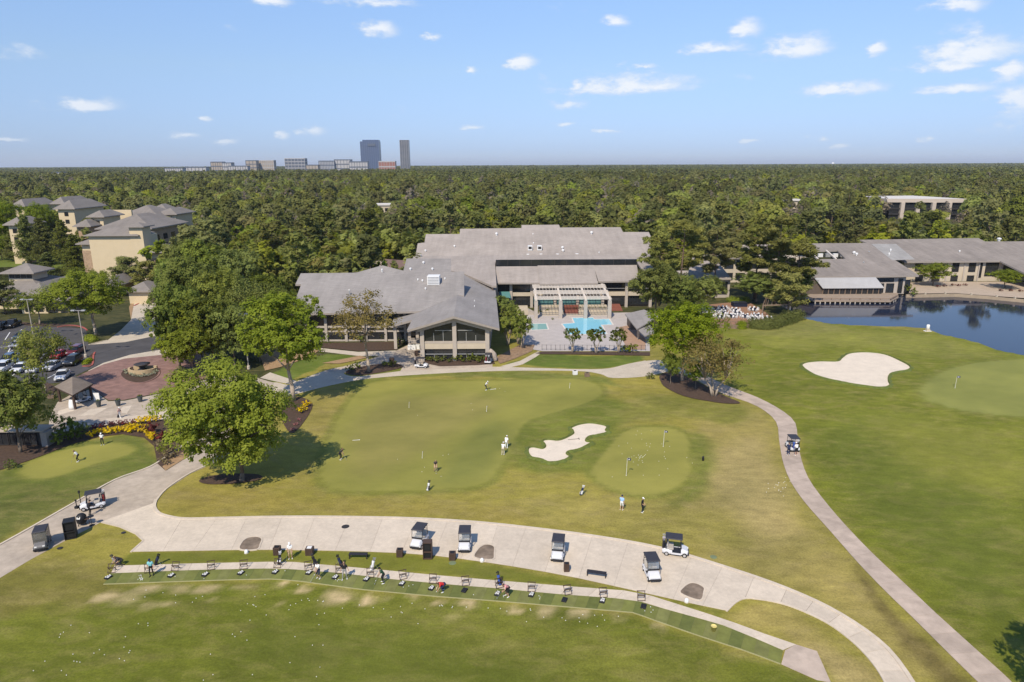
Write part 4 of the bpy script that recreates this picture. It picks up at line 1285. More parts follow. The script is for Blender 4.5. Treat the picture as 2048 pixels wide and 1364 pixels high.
# two-storey right wing
yr = P(1900, 522.5, 6.5).y + 1.2
boxpart(lo, 'wall', PY(1806, 550, yr).x, PY(2160, 550, yr).x, yr, yr + .5, 0, 6.2, m_cream)
for (x0, y0_, x1, y1_, n) in ((1829,525.5,1846,542,2),(1866,526,1882,532,1),(1903,525.5,1919,543.5,2),(1936,525.5,1952.5,543.5,2),(1899.5,551,1915.5,566.5,2),(1932,551,1948,566,2),(1956,524.5,1966,555,1),(1968,524.5,1998,552,3),(2004,526,2030,548,2),(2004,552,2024,566,2),(1829,550,1846,566,2),(1862,548,1880,566,2)):
    x0m, x1m, z0, z1 = rect_on((x0, y0_, x1, y1_), yr)
    window(lo, x0m, x1m, max(z0, .1), min(z1, 5.95), yr, n, rows=2 if y1_ - y0_ > 20 else 1)
for px in (1860, 1892, 1926, 1955, 2001):
    xx = PY(px, 550, yr).x; boxpart(lo, 'pilaster', xx - .2, xx + .2, yr - .25, yr - .003, 0, 6.0, m_col)
for q, w, r_ in ((1708,508,.6),(1713,511,.5),(1781,503,.3),(1778,511,.3)): roof_vent(lo, q, w, pl1, r_, 1.2)
for q, w, r_ in ((1738,504.5,.35),(1727,526,.35)): roof_vent(lo, q, w, pl1, r_, .7, m_metal)
roof_vent(lo, 1919, 504, pl2, .35, .9); roof_vent(lo, 1998, 480.5, pl2, .9, 1.2)
# dock on posts
dk = thing('lake_dock', 'timber dock on pale posts in front of the white canopy', 'dock', P(1700, 601))
DK = [(1590,592),(1600,580),(1640,578),(1795,580),(1797,594.5),(1782,602),(1627,601)]
dp = [P(x, y, .3) for x, y in DK]
m_deck = pmat('dock_boards', (.30, .235, .18), .85, .2, 1.5, coord='World')
MB().slabpoly(dp, .35).build('deck', m_deck, dk)
for px in list(range(1632, 1786, 10)):
    p = P(px, 601.8, .3); MB().tube((p.x, p.y + .35, -1.9), (p.x, p.y + .35, -.05), .17, n=8).build('post', pmat('pale_post', (.5, .46, .4), .8), dk)
for q, w in ((1601, 594), (1614, 598), (1789, 599), (1793, 597)):
    p = P(q, w, .3); MB().tube((p.x, p.y + .35, -1.9), (p.x, p.y + .35, -.05), .17, n=8).build('post', _mats['pale_post'], dk)
edge = [P(x, y, .3) for x, y in ((1600,594),(1627,600),(1700,600.5),(1782,600.8),(1795,594))]
for a_, b_ in zip(edge, edge[1:]):
    MB().beam(a_ + Vector((0, .2, .45)), b_ + Vector((0, .2, .45)), .25, .12).build('bench_rail', m_timber, dk)
    n_ = max(int((b_ - a_).length / 2.4), 1)
    for k in range(n_ + 1):
        p = a_.lerp(b_, k / n_); MB().box((p.x, p.y + .2, p.z + .2), (.12, .12, .4)).build('rail_post', m_timber, dk)
# seawall and lakeside terrace
m_tan = pmat('tan_terrace', (.42, .335, .25), .9, .12, .6, coord='World')
sheet('lakeside_terrace', [(1800,566),(1850,564),(2200,564),(2200,606),(2048,597),(1910,587),(1819,588)], m_tan)
sw = [P(x, y, .2) for x, y in ((1812,590),(1830,590.2),(1910,588.5),(1975,593),(2048,600),(2200,614))]
swt = thing('seawall', 'tan retaining seawall along the far lake shore', 'wall', (sw[2].x, sw[2].y, 0))
for a_, b_ in zip(sw, sw[1:]):
    MB().beam((a_.x, a_.y, -.45), (b_.x, b_.y, -.45), .5, 1.6).build('wall_segment', pmat('seawall', (.36, .285, .2), .9, .15, 1), swt)
    n_ = int((b_ - a_).length / 4)
    for k in range(n_): 
        p = a_.lerp(b_, (k + .5) / max(n_, 1)); MB().box((p.x, p.y, .6), (.35, .45, .5)).build('cap_post', m_cream, swt)

# ---------------------------------------------------------------- office building in the trees
of = thing('office_building', 'white flat-roofed office with deep fascia and columns among trees at right', 'building', P(1840, 412))
zo = 13.3
oc = [P(x, y, zo) for x, y in ((1722,392.3),(1824,391),(1936,397.8),(1774,397.3))]
MB().slabpoly(oc, 2.4, 0, 1).build('roof', [pmat('office_roof', (.60, .57, .53), .8, .06, .2), pmat('office_fascia', (.50, .43, .36), .8, .05)], of)
FOOT.append([(p.x, p.y) for p in oc])
cen = sum(oc, Vector()) / 4
inn = [p.lerp(cen, .06) for p in oc]
MB().prism([(p.x, p.y) for p in inn], 0, zo - 2.4).build('glass_wall', m_glass, of)
for i_, j_ in ((3, 2), (0, 3)):
    A_, B_ = oc[i_], oc[j_]
    n_ = 5 if i_ == 3 else 2
    for k in range(n_ + 1):
        p = A_.lerp(B_, k / n_).lerp(cen, .03); MB().box((p.x, p.y, (zo - 2.4) / 2), (2.4, 2.4, zo - 2.42)).build('column', _mats['office_fascia'], of)
    for z_ in (3.2, 6.8):
        MB().beam(A_.lerp(cen, .05) - Vector((0, 0, zo - z_)), B_.lerp(cen, .05) - Vector((0, 0, zo - z_)), 1.6, .9).build('spandrel', m_frame, of)
wedge(1754, 1940, 285, 478)
wedge(1640, 1702, 238, 330)
bx2 = P(1950, 405, 9)
b2 = thing('storage_building', 'small white building right of the white office', 'building', (bx2.x, bx2.y, 0))
boxpart(b2, 'wall', bx2.x - 8, bx2.x + 5, bx2.y, bx2.y + 10, 0, 8.4, m_white); boxpart(b2, 'roof', bx2.x - 8.5, bx2.x + 5.5, bx2.y - .5, bx2.y + 10.5, 8.41, 8.8, m_white)
for (pxl, py, wpx, hpx, zt_, nm, lab, mt) in ((1588, 402, 42, 9, 12, 'white_building', 'white flat building among the trees left of the white office', 'office_roof'), (1596, 414, 22, 14, 8, 'grey_building', 'grey and white low building above the brown bank at right', 'office_roof'),
        (754, 411, 74, 22, 11, 'pale_apartments', 'pale apartment building peeking out of the woods above the clubhouse', 'office_roof'), (1360, 448, 14, 8, 5, 'small_white_house', 'small white house in the trees above the hall roof', 'office_roof')):
    p = P(pxl, py, zt_)
    w_ = wpx / F * p.y; 
    h_ = thing(nm, lab, 'building', (p.x, p.y, 0))
    boxpart(h_, 'wall', p.x - w_ / 2, p.x + w_ / 2, p.y, p.y + 14, 0, zt_, m_cream)
    boxpart(h_, 'roof', p.x - w_ / 2 - .6, p.x + w_ / 2 + .6, p.y - .6, p.y + 14.6, zt_ + .01, zt_ + .8, _mats[mt])
    nb = max(int(wpx / 12), 2)
    for k in range(nb):
        for z_ in (1.2, 4.8) if zt_ > 6 else (1.2,):
            window(h_, p.x - w_ / 2 + w_ * (k + .25) / nb, p.x - w_ / 2 + w_ * (k + .75) / nb, z_ + zt_ - 8.5 if zt_ > 8.5 else z_, (z_ + zt_ - 8.5 if zt_ > 8.5 else z_) + 2.0, p.y, 2)
    FOOT.append([(p.x - w_ / 2, p.y), (p.x + w_ / 2, p.y), (p.x + w_ / 2, p.y + 14), (p.x - w_ / 2, p.y + 14)])
    wedge(pxl - wpx * .45, pxl + wpx * .4, p.y - 110, p.y + 1)
# service yard roofs behind the clubhouse
sy = thing('service_sheds', 'tan and brown service sheds behind the clubhouse roof', 'shed', P(770, 560))
for (pxs_, z_, mt) in (([(738,523),(762,516),(778,527),(748,532)], 5.0, 'tan_terrace'), ([(770,518),(815,521),(812,536),(778,533)], 5.5, 'red_roof'), ([(735,528),(778,530),(775,545),(725,541)], 5.2, 'tan_terrace')):
    mt_ = pmat('red_roof', (.20, .13, .105), .9, .15) if mt == 'red_roof' else _mats[mt]
    pp = [P(x, y, z_) for x, y in pxs_]
    MB().slabpoly(pp, z_).build('shed', mt_, sy); FOOT.append([(p.x, p.y) for p in pp])

# ---------------------------------------------------------------- hotel on the left
ht = thing('hotel', 'beige four-storey hotel with grey hip roofs and stone corners', 'building', (-130, 222, 0))
YH = 222.0
hxa, hxb = PY(181, 500, YH).x, PY(290, 500, YH).x
hz = PY(230, 470, YH).z
boxpart(ht, 'wall', hxa, hxb, YH, YH + 9, 0, hz - .3, m_hotel)
boxpart(ht, 'tower_wall', hxb - 4.2, hxb + .05, YH - .15, YH + 5, 0, hz + 2.4, m_hotel)
mb = MB(); hip(mb, hxa, hxb - 2, YH, YH + 9, hz, 2.0, 1.0); mb.build('roof', [m_rh, m_fascia], ht)
mb = MB(); hip(mb, hxb - 4.4, hxb + .2, YH - .2, YH + 5.2, hz + 2.75, 1.0, .9); mb.build('roof', [m_rh, m_fascia], ht)
FOOT.append([(hxa - 8, YH - 6), (hxb + 8, YH - 6), (hxb + 8, YH + 30), (hxa - 8, YH + 30)])
# stone flanks with lower roofs
boxpart(ht, 'stone_wall', hxa - 4.0, hxa - .01, YH + 2, YH + 9, 0, 9.5, m_stone); boxpart(ht, 'wall', hxa - 3.9, hxa - .02, YH + 2.1, YH + 9, 9.5, 11.5, m_hotel)
mb = MB(); hip(mb, hxa - 4, hxa + .3, YH + 2, YH + 9, 11.8, 1.4, 1.2); mb.build('roof', [m_rh, m_fascia], ht)
boxpart(ht, 'stone_wall', hxb + .06, hxb + 5.5, YH + 1, YH + 9, 0, 7.0, m_stone); boxpart(ht, 'wall', hxb + .07, hxb + 5.4, YH + 1.1, YH + 9, 7.0, 9.0, m_hotel)
mb = MB(); hip(mb, hxb - .2, hxb + 6.2, YH, YH + 10, 9.3, 2.0, 1.3); mb.build('roof', [m_rh, m_fascia], ht)
for k in range(3): window(ht, hxb + .8 + k * 1.6, hxb + 2.0 + k * 1.6, 4.2, 6.3, YH + 1, 1)
# rear block and its right side
x0, x1 = PY(205, 470, 246).x, PY(368, 455, 272).x
hipblock(ht, x0, x1, 246, 272, PY(330, 456, 246).z, 4.4, m_hotel, m_rh, 1.6)
boxpart(ht, 'stone_wall', x1 - 2.2, x1 + .06, 245.9, 272, 0, PY(330, 458, 246).z - .5, m_stone)
for k in range(4):
    for z_ in (3, 6.5, 10): 
        boxpart(ht, 'window', x1 + .05, x1 + .16, 249 + k * 6, 252 + k * 6, z_, z_ + 2, m_glass)
hw = thing('hotel_wing', 'further beige hotel blocks with hip roofs behind the tall beige wall', 'building', (-165, 285, 0))
def hb(pa, pb, ptop, y, dep, rise, wall=None, ov=1.3, z0=0):
    a_, b_ = PY(pa, ptop, y), PY(pb, ptop, y + dep * .45)
    b_.x = max(b_.x, a_.x + 4.5)
    hipblock(hw, a_.x, b_.x, y, y + dep, a_.z, rise, wall or m_hotel, m_rh, ov, z0)
    n_ = max(int((b_.x - a_.x) / 4.2), 1)
    for k in range(n_):
        for q in (1, 2): 
            xx = a_.x + (b_.x - a_.x) * (k + .5) / n_
            window(hw, xx - .8, xx + .8, a_.z - 3.2 * q, a_.z - 3.2 * q + 1.6, y, 2)
hb(228, 342, 437, 292, 22, 5.0)
hb(318, 366, 428, 300, 16, 2.4)
hb(310, 334, 418, 318, 8, 2.2)
hb(182, 212, 433, 268, 12, 2.2)
hb(115, 175, 417, 300, 22, 3.4)
hb(108, 140, 407, 330, 20, 3.0)
hb(155, 185, 452, 262, 14, 2.4, m_stone)
hb(28, 76, 412, 335, 22, 3.2)
hb(16, 42, 449, 262, 12, 2.6)
a_ = PY(207, 420, 286); b_ = PY(262, 420, 286)
boxpart(hw, 'parapet_wall', a_.x, b_.x, 286, 287, 0, a_.z, m_hotel)
# low lobby building in front
lb = thing('lobby_building', 'low building with grey hip roofs and square cupola behind the car park', 'building', P(60, 615))
yb = P(60, 602, 3.6).y
def lbx(px): return PY(px, 600, yb + 2).x
hipblock(lb, lbx(-60), lbx(52), yb + 8, yb + 26, 4.2, 3.4, m_hotel, m_rh, 1.5)
hipblock(lb, lbx(40), lbx(92), yb + 2, yb + 20, 3.8, 3.6, m_hotel, m_rh, 1.5)
hipblock(lb, lbx(86), lbx(132), yb + 3, yb + 14, 3.6, 2.6, m_hotel, m_rh, 1.3)
hipblock(lb, lbx(118), lbx(138), yb + 24, yb + 38, 3.6, 2.4, m_hotel, m_rh, 1.3)
hipblock(lb, lbx(205), lbx(250), yb + 14, yb + 22, 3.6, 2.0, m_hotel, m_rh, 1.0)
cu = PY(57, 552, yb + 16)
boxpart(lb, 'cupola_wall', cu.x - 3.2, cu.x + 3.2, yb + 13, yb + 19, 4, 8.6, m_cream)
for k in range(4): boxpart(lb, 'louvre', cu.x - 3.0 + k * 1.55, cu.x - 1.6 + k * 1.55, yb + 12.9, yb + 12.99, 7.3, 8.5, m_frame)
mb = MB(); hip(mb, cu.x - 3.2, cu.x + 3.2, yb + 13, yb + 19, 8.9, 2.0, 1.4); mb.build('roof', [m_rh, m_fascia], lb)
for k in range(6): window(lb, lbx(45) + k * 2.6 + .4, lbx(45) + k * 2.6 + 2.2, .5, 2.6, yb + (2 if k < 3 else 2.0), 2)
boxpart(lb, 'gate_post', P(123, 622).x - .6, P(123, 622).x + .6, P(123, 622).y, P(123, 622).y + 1.2, 0, 3.2, m_hotel)
sheet('tennis_surface', [(205,552),(235,548),(242,558),(212,562)], pmat('teal_surface', (.05, .30, .26), .8, .1), z=.05)
# low building under the left tree; shade there is put into its dark wall
cb = thing('cart_barn', 'low white-framed building, glazed front darkened as if in shade, behind the left tree', 'building', P(40, 893))
yb2 = P(45, 893).y
xl, xr = P(-40, 893).x, P(112, 888).x
boxpart(cb, 'wall', xl, xr - 1.2, yb2 + .3, yb2 + 2.2, 0, 2.0, m_frame)
boxpart(cb, 'roof', xl - .3, xr - .9, yb2 - .1, yb2 + 2.4, 2.05, 2.2, m_conc_g)
boxpart(cb, 'pier', xr - 1.19, xr - .4, yb2 - .2, yb2 + 1.2, 0, 2.04, m_fascia)
nw = int((xr - 1.4 - xl) / 1.9)
for k in range(nw):
    window(cb, xl + .2 + k * 1.9, xl + 1.9 + k * 1.9, .2, 1.8, yb2 + .28, 2)
FOOT.append([(xl, yb2), (xr, yb2), (xr, yb2 + 3), (xl, yb2 + 3)])

# ---------------------------------------------------------------- skyline
def tower_glass(name, col, rows, cols, rough=.25):
    m = bpy.data.materials.new(name); m.use_nodes = True
    b = m.node_tree.nodes['Principled BSDF']; b.inputs['Base Color'].default_value = (*col, 1); b.inputs['Roughness'].default_value = rough
    b.inputs['Specular IOR Level'].default_value = .6
    return m
m_tg = tower_glass('tower_glass', (.075, .105, .19), 1, 1)
m_tg2 = tower_glass('tower_glass_dark', (.11, .125, .16), 1, 1)
m_band = pmat('tower_band', (.34, .35, .38), .7, .05)
m_tanb = pmat('tan_tower', (.36, .31, .26), .8, .05)
m_whb = pmat('pale_tower', (.42, .41, .41), .8, .05)
m_redt = pmat('red_tower', (.30, .13, .10), .8, .05)
def tower(name, lab, px0, px1, ptop, dist, depth, mat, floors, cols, band=m_band, crown=None, rz=0):
    a_, b_ = PY(px0, ptop, dist), PY(px1, ptop, dist)
    t = thing(name, lab, 'building', ((a_.x + b_.x) / 2, dist, 0))
    w_, h_ = b_.x - a_.x, a_.z
    cx0 = (a_.x + b_.x) / 2
    MB().box((cx0, dist + depth / 2, h_ / 2), (w_, depth, h_)).build('tower_body', mat, t)
    for k in range(floors):
        z_ = h_ * (k + 1) / floors - .3
        MB().box((cx0, dist + depth / 2, z_), (w_ + .7, depth + .7, h_ / floors * .22)).build('floor_band', band, t)
    for k in range(cols + 1):
        xx = a_.x + w_ * k / cols
        MB().box((xx, dist - .5, h_ / 2), (w_ * .012 + .3, .9, h_ * .998)).build('mullion', band, t)
    if crown: crown(t, a_, b_, h_)
    return t
def crown_slope(t, a_, b_, h_):
    w_ = b_.x - a_.x
    MB().prism([(a_.x + w_ * .12, 2672), (b_.x - w_ * .02, 2672), (b_.x - w_ * .02, 2705), (a_.x + w_ * .12, 2705)], h_, h_ + 6).build('crown', m_tg, t)
    MB().box((a_.x + w_ * .62, 2668.6, h_ - 12), (w_ * .42, 2.0, 9)).build('logo_panel', m_tg2, t)
tower('office_tower', 'tall broad blue glass tower on the skyline', 720, 757, 283, 2670, 40, m_tg, 30, 9, pmat('tower_mullion', (.12, .155, .24), .5, .03), crown_slope)
tower('office_tower', 'slim tall dark and white tower right of the broad glass tower', 799, 816.5, 280, 2670, 30, tower_glass('slim_tower_glass', (.04, .05, .075), 1, 1), 30, 4, m_whb)
tw = [(569,609,317,2300,30,'office_block','dark-banded glass block with white stripes left of the towers',m_tg2,6,6,m_whb),(637,668,322,2250,30,'office_block','grey ribbed block left of the broad tower',m_band,4,10,m_tg2),
      (668,700,319.5,2260,34,'office_block','white banded block beside the grey ribbed one',m_whb,4,5,m_tg2),(698,735,323.5,2240,25,'office_block','low white banded block before the broad tower',m_whb,3,7,m_tg2),(757,790,323,2300,25,'office_block','red-brown low block between the two towers',m_redt,3,6,m_whb),
      (421,444,324,2100,25,'office_block','tan block with dark windows at the left of the skyline',m_tanb,4,5,m_tg2),(444,462,325.5,2090,25,'office_block','pale narrow block beside the tan one',m_whb,4,4,m_tg2),(456,495,332,2050,20,'office_block','long low white block on the left skyline',m_whb,3,8,m_tg2),
      (491,512,321,2150,22,'office_block','two-tone dark and tan block on the left skyline',m_tanb,5,3,m_tg2),(513,547,321,2180,22,'office_block','tan gridded block left of the banded glass block',m_tanb,5,9,m_whb),(329,365,336,1900,20,'office_block','long white low block far left on the skyline',m_whb,3,8,m_tg2),
      (368,412,334.5,1950,20,'office_block','stepped white low block left of the tan skyline block',m_whb,3,6,m_tg2),(104,125,344.5,1500,16,'office_block','small white block above the woods at far left',m_whb,3,4,m_tg2),(612,636,330,2200,20,'office_block','small low brown block between the glass block and ribbed block',m_tanb,3,4,m_tg2)]
for (a0, b0, tt, dd, de, nm, lb_, mt, fl, co, bd) in tw:
    tower(nm, lb_, a0, b0, tt, dd, de, mt, fl, co, bd)
wt_ = PY(1666, 325, 5200)
wtw = thing('water_tower', 'white water tower bulb on the right horizon', 'tower', (wt_.x, 5200, 0))
MB().lathe((wt_.x, 5200, wt_.z - 16), [(2, -wt_.z + 16), (2, 0), (8, 4), (10, 9), (8, 14), (1, 17)], 16).build('tank', m_white, wtw, smooth=True)
# ================================================================ trees
def np_mesh(name, V, Q, mats, midx=None, smooth=False):
    me = bpy.data.meshes.new(name)
    n, q = len(V), len(Q)
    me.vertices.add(n); me.vertices.foreach_set('co', np.asarray(V, np.float32).reshape(-1))
    me.loops.add(q * 4); me.loops.foreach_set('vertex_index', np.asarray(Q, np.int32).reshape(-1))
    me.polygons.add(q)
    me.polygons.foreach_set('loop_start', np.arange(0, q * 4, 4, dtype=np.int32))
    me.polygons.foreach_set('loop_total', np.full(q, 4, np.int32))
    for m in mats:
        me.materials.append(m)
    if midx is not None:
        me.polygons.foreach_set('material_index', np.asarray(midx, np.int32))
    me.update(calc_edges=True)
    return me
def leaf_quads(r, C, Nn, size, aspect=1.0):
    """one small bent face per leaf spray, at C with normal Nn"""
    n = len(C)
    Nn = Nn / (np.linalg.norm(Nn, axis=1, keepdims=True) + 1e-9)
    t = r.normal(size=(n, 3))
    t -= Nn * (t * Nn).sum(1, keepdims=True)
    t /= np.linalg.norm(t, axis=1, keepdims=True) + 1e-9
    b = np.cross(Nn, t)
    s = (np.asarray(size) * (0.6 + 0.8 * r.rand(n)))[:, None] * 0.5
    tw = t * s * aspect; bw = b * s / max(aspect, 1e-6) ** 0.3
    lift = Nn * s * (r.rand(n)[:, None] * 0.7 - 0.2)
    V = np.stack([C - tw * 1.0, C + bw * 0.8 - lift, C + tw, C - bw * 0.8 - lift], 1).reshape(-1, 3)
    return V, np.arange(n * 4).reshape(-1, 4)
def limb(mb, pts, r0, r1, n=7):
    k = len(pts) - 1
    for i in range(k):
        a, b = r0 + (r1 - r0) * i / k, r0 + (r1 - r0) * (i + 1) / k
        mb.tube(pts[i], pts[i + 1], a, b, n, cap=(i == 0 or i == k - 1))
def ball(r, n):
    d = r.normal(size=(n, 3))
    return d / np.linalg.norm(d, axis=1, keepdims=True)
m_bark = pmat('bark_grey_brown', (0.16, 0.125, 0.095), 0.95, 0.3, 3, 0.4, 10)
m_bark_p = pmat('bark_pale', (0.34, 0.28, 0.215), 0.95, 0.25, 3, 0.3, 10)
m_bark_pine = pmat('bark_pine', (0.185, 0.13, 0.098), 0.95, 0.3, 3, 0.4, 10)
L_bright = leafmat('leaf_bright', (0.165, 0.225, 0.016), (0.350, 0.420, 0.052), 0.06, 0.34, 0.7, 0.01)
L_mid = leafmat('leaf_mid', (0.149, 0.198, 0.020), (0.314, 0.369, 0.051), 0.25, 0.32, 0.55, 0.015)
L_dark = leafmat('leaf_dark', (0.128, 0.168, 0.024), (0.256, 0.299, 0.049), 0.25, 0.28, 0.5, 0.015)
L_pine = leafmat('leaf_pine', (0.162, 0.174, 0.041), (0.324, 0.324, 0.084), 0.22, 0.25, 0.6, 0.015)
L_sparse = leafmat('leaf_budding', (0.17, 0.145, 0.035), (0.29, 0.25, 0.075), 0.15, 0.35, 0.8, 0.02)
L_feather = leafmat('leaf_feathery', (0.140, 0.175, 0.028), (0.250, 0.280, 0.055), 0.2, 0.34, 0.6, 0.015)
L_far = leafmat('leaf_far', (0.172, 0.216, 0.028), (0.362, 0.397, 0.067), 0.34, 0.40, 0.22, 0.025)
L_far2 = leafmat('leaf_far_lime', (0.221, 0.268, 0.023), (0.420, 0.452, 0.058), 0.28, 0.40, 0.22, 0.02)
L_far3 = leafmat('leaf_far_olive', (0.213, 0.213, 0.049), (0.370, 0.347, 0.103), 0.30, 0.40, 0.22, 0.02)
L_far4 = leafmat('twig_far', (0.200, 0.165, 0.115), (0.330, 0.275, 0.200), 0.25, 0.40, 0.22, 0.01)
L_farp = leafmat('leaf_far_pine', (0.144, 0.165, 0.038), (0.283, 0.293, 0.076), 0.30, 0.40, 0.22, 0.02)

def broadleaf(seed, H, Wd, base, nleaf, lsize, nlobe=22, lobe=0.2, trunk_r=0.28, mat=None, bark=None, nlimb=12, aspect=1.0, fork=1, low=0.0, clump=0.32, top=1.0, coh=0.55):
    r = np.random.RandomState(seed)
    cz, hz, hw = (H + base) / 2, (H - base) / 2, Wd / 2
    d = ball(r, nlobe * 3)
    rad = 0.35 + 0.55 * r.rand(nlobe * 3) ** 0.6
    L = d * rad[:, None]
    # pick well spread lobes
    keep = [0]
    for i in range(1, len(L)):
        if min(np.linalg.norm(L[i] - L[k]) for k in keep) > 0.30 or len(keep) < 4:
            keep.append(i)
        if len(keep) >= nlobe: break
    L = L[keep]
    wz = np.where(L[:, 2] > 0, top, 1.0)
    C = np.stack([L[:, 0] * hw * 0.86, L[:, 1] * hw * 0.86, cz + L[:, 2] * hz * 0.84 * wz], 1)
    C[:, 2] = np.maximum(C[:, 2], base + low + lobe * Wd * 0.45)
    RL_ = Wd * lobe * (0.7 + 0.65 * r.rand(len(C)))
    # clumps on lobes
    ncl = max(int(nleaf / 26), 20)
    li = r.choice(len(C), ncl, p=RL_ ** 2 / (RL_ ** 2).sum())
    dd = ball(r, ncl)
    dd[:, 2] = np.where(dd[:, 2] < -0.35, -dd[:, 2], dd[:, 2])
    cr = RL_[li] * (0.55 + 0.5 * r.rand(ncl) ** 0.5)
    CC = C[li] + dd * cr[:, None] * np.array([1, 1, 0.82])
    ci = r.randint(0, ncl, nleaf)
    e = ball(r, nleaf) * (r.rand(nleaf) ** 0.5)[:, None] * (RL_[li[ci]] * clump)[:, None]
    PT = CC[ci] + e
    Nn = dd[ci] * (.4 + coh) + ball(r, nleaf) * (1.15 - coh) + np.array([0, -0.12, 0.40])
    V, Q = leaf_quads(r, PT, Nn, np.full(nleaf, lsize), aspect)
    mb = MB()
    forks = []
    if fork == 1:
        topz = base + (H - base) * 0.45
        bend = Vector((r.uniform(-.3, .3), r.uniform(-.3, .3), 0))
        pts = [Vector((0, 0, -0.1)), Vector((0, 0, base * 0.5)) + bend * 0.3, Vector((0, 0, base * 1.0)) + bend, Vector((0, 0, topz)) + bend * 0.6]
        limb(mb, pts, trunk_r, trunk_r * 0.45, 9)
        forks = [pts[2], pts[2].lerp(pts[3], .5), pts[3]]
    else:
        for k in range(fork):
            t = 2 * math.pi * k / fork + r.rand()
            o = Vector((math.cos(t), math.sin(t), 0))
            pts = [o * trunk_r * 1.2 + Vector((0, 0, -0.05)), o * Wd * 0.06 + Vector((0, 0, base * 0.6)), o * Wd * 0.16 + Vector((0, 0, base * 1.15)), o * Wd * 0.24 + Vector((0, 0, cz))]
            limb(mb, pts, trunk_r, trunk_r * 0.4, 7)
            forks.append(pts[2])
    for k in range(min(nlimb, len(C))):
        c = Vector(C[k])
        f = min(forks, key=lambda q: (q - c).length + (5 if q.z > c.z else 0))
        mid = f.lerp(c, 0.5) + Vector((0, 0, 0.08 * (c - f).length))
        limb(mb, [f, mid, c], trunk_r * 0.42, trunk_r * 0.10, 6)
    return (V, Q), mb
def pine(seed, H, Wd, base, nleaf, lsize, mat=None, trunk_r=0.22, gaps=0.25, aspect=2.2):
    r = np.random.RandomState(seed)
    mb = MB()
    bend = Vector((r.uniform(-.5, .5), r.uniform(-.5, .5), 0))
    pts = [Vector((0, 0, -0.1)), bend * 0.4 + Vector((0, 0, H * 0.35)), bend + Vector((0, 0, H * 0.7)), bend * 1.2 + Vector((0, 0, H * 0.97))]
    limb(mb, pts, trunk_r, 0.05, 8)
    puffs = []
    z = base
    while z < H * 0.99:
        f = (z - base) / (H - base)
        env = Wd / 2 * (0.55 + 0.75 * math.sin(math.pi * min(0.12 + f * 0.72, 1))) * (1 - 0.62 * f ** 2.4)
        k = r.randint(2, 5)
        a0 = r.rand() * 6.28
        for i in range(k):
            if r.rand() < gaps: continue
            a = a0 + 6.28 * i / k + r.uniform(-.4, .4)
            ln = env * r.uniform(0.55, 1.05)
            root = bend * (z / H) + Vector((0, 0, z))
            tip = root + Vector((math.cos(a) * ln, math.sin(a) * ln, ln * r.uniform(-0.12, 0.65)))
            limb(mb, [root, root.lerp(tip, .55) + Vector((0, 0, .1)), tip], 0.075, 0.025, 5)
            for q in (0.5, 0.78, 1.0):
                if r.rand() < 0.85:
                    p = root.lerp(tip, q)
                    puffs.append((p.x + r.normal() * .25, p.y + r.normal() * .25, p.z + 0.25, Wd * r.uniform(0.075, 0.135)))
        z += H * r.uniform(0.035, 0.06)
    for _ in range(4):
        puffs.append((bend.x + r.normal() * .5, bend.y + r.normal() * .5, H - r.rand() * 1.4, Wd * 0.1))
    Pf = np.array(puffs)
    pi_ = r.choice(len(Pf), nleaf, p=Pf[:, 3] ** 2 / (Pf[:, 3] ** 2).sum())
    e = ball(r, nleaf)
    PT = Pf[pi_, :3] + e * (Pf[pi_, 3] * r.rand(nleaf) ** 0.4)[:, None] * np.array([1.05, 1.05, 0.8])
    Nn = e * 0.8 + ball(r, nleaf) * 0.55 + np.array([0, -.1, .5])
    V, Q = leaf_quads(r, PT, Nn, np.full(nleaf, lsize), aspect)
    return (V, Q), mb
def cone_tree(seed, H, Wd, base, nleaf, lsize):
    """feathery upright conifer"""
    r = np.random.RandomState(seed)
    mb = MB()
    limb(mb, [Vector((0, 0, -.1)), Vector((0, 0, H * .5)), Vector((0, 0, H * .97))], 0.24, 0.04, 8)
    puffs = []
    z = base
    while z < H * 0.98:
        f = (z - base) / (H - base)
        env = Wd / 2 * (1 - f) ** 0.75 + 0.25
        for i in range(6):
            a = r.rand() * 6.28
            ln = env * r.uniform(.5, 1.08)
            root = Vector((0, 0, z)); tip = root + Vector((math.cos(a) * ln, math.sin(a) * ln, ln * .15))
            limb(mb, [root, tip], 0.05, 0.015, 4)
            for q in (.4, .7, 1):
                p = root.lerp(tip, q)
                puffs.append((p.x, p.y, p.z, 0.35 + env * .14))
        z += H * .045
    Pf = np.array(puffs)
    pi_ = r.randint(0, len(Pf), nleaf)
    e = ball(r, nleaf)
    PT = Pf[pi_, :3] + e * (Pf[pi_, 3] * r.rand(nleaf) ** .5)[:, None] * np.array([1, 1, .8])
    V, Q = leaf_quads(r, PT, e * .5 + ball(r, nleaf) * .8 + np.array([0, 0, .3]), np.full(nleaf, lsize), 1.5)
    return (V, Q), mb
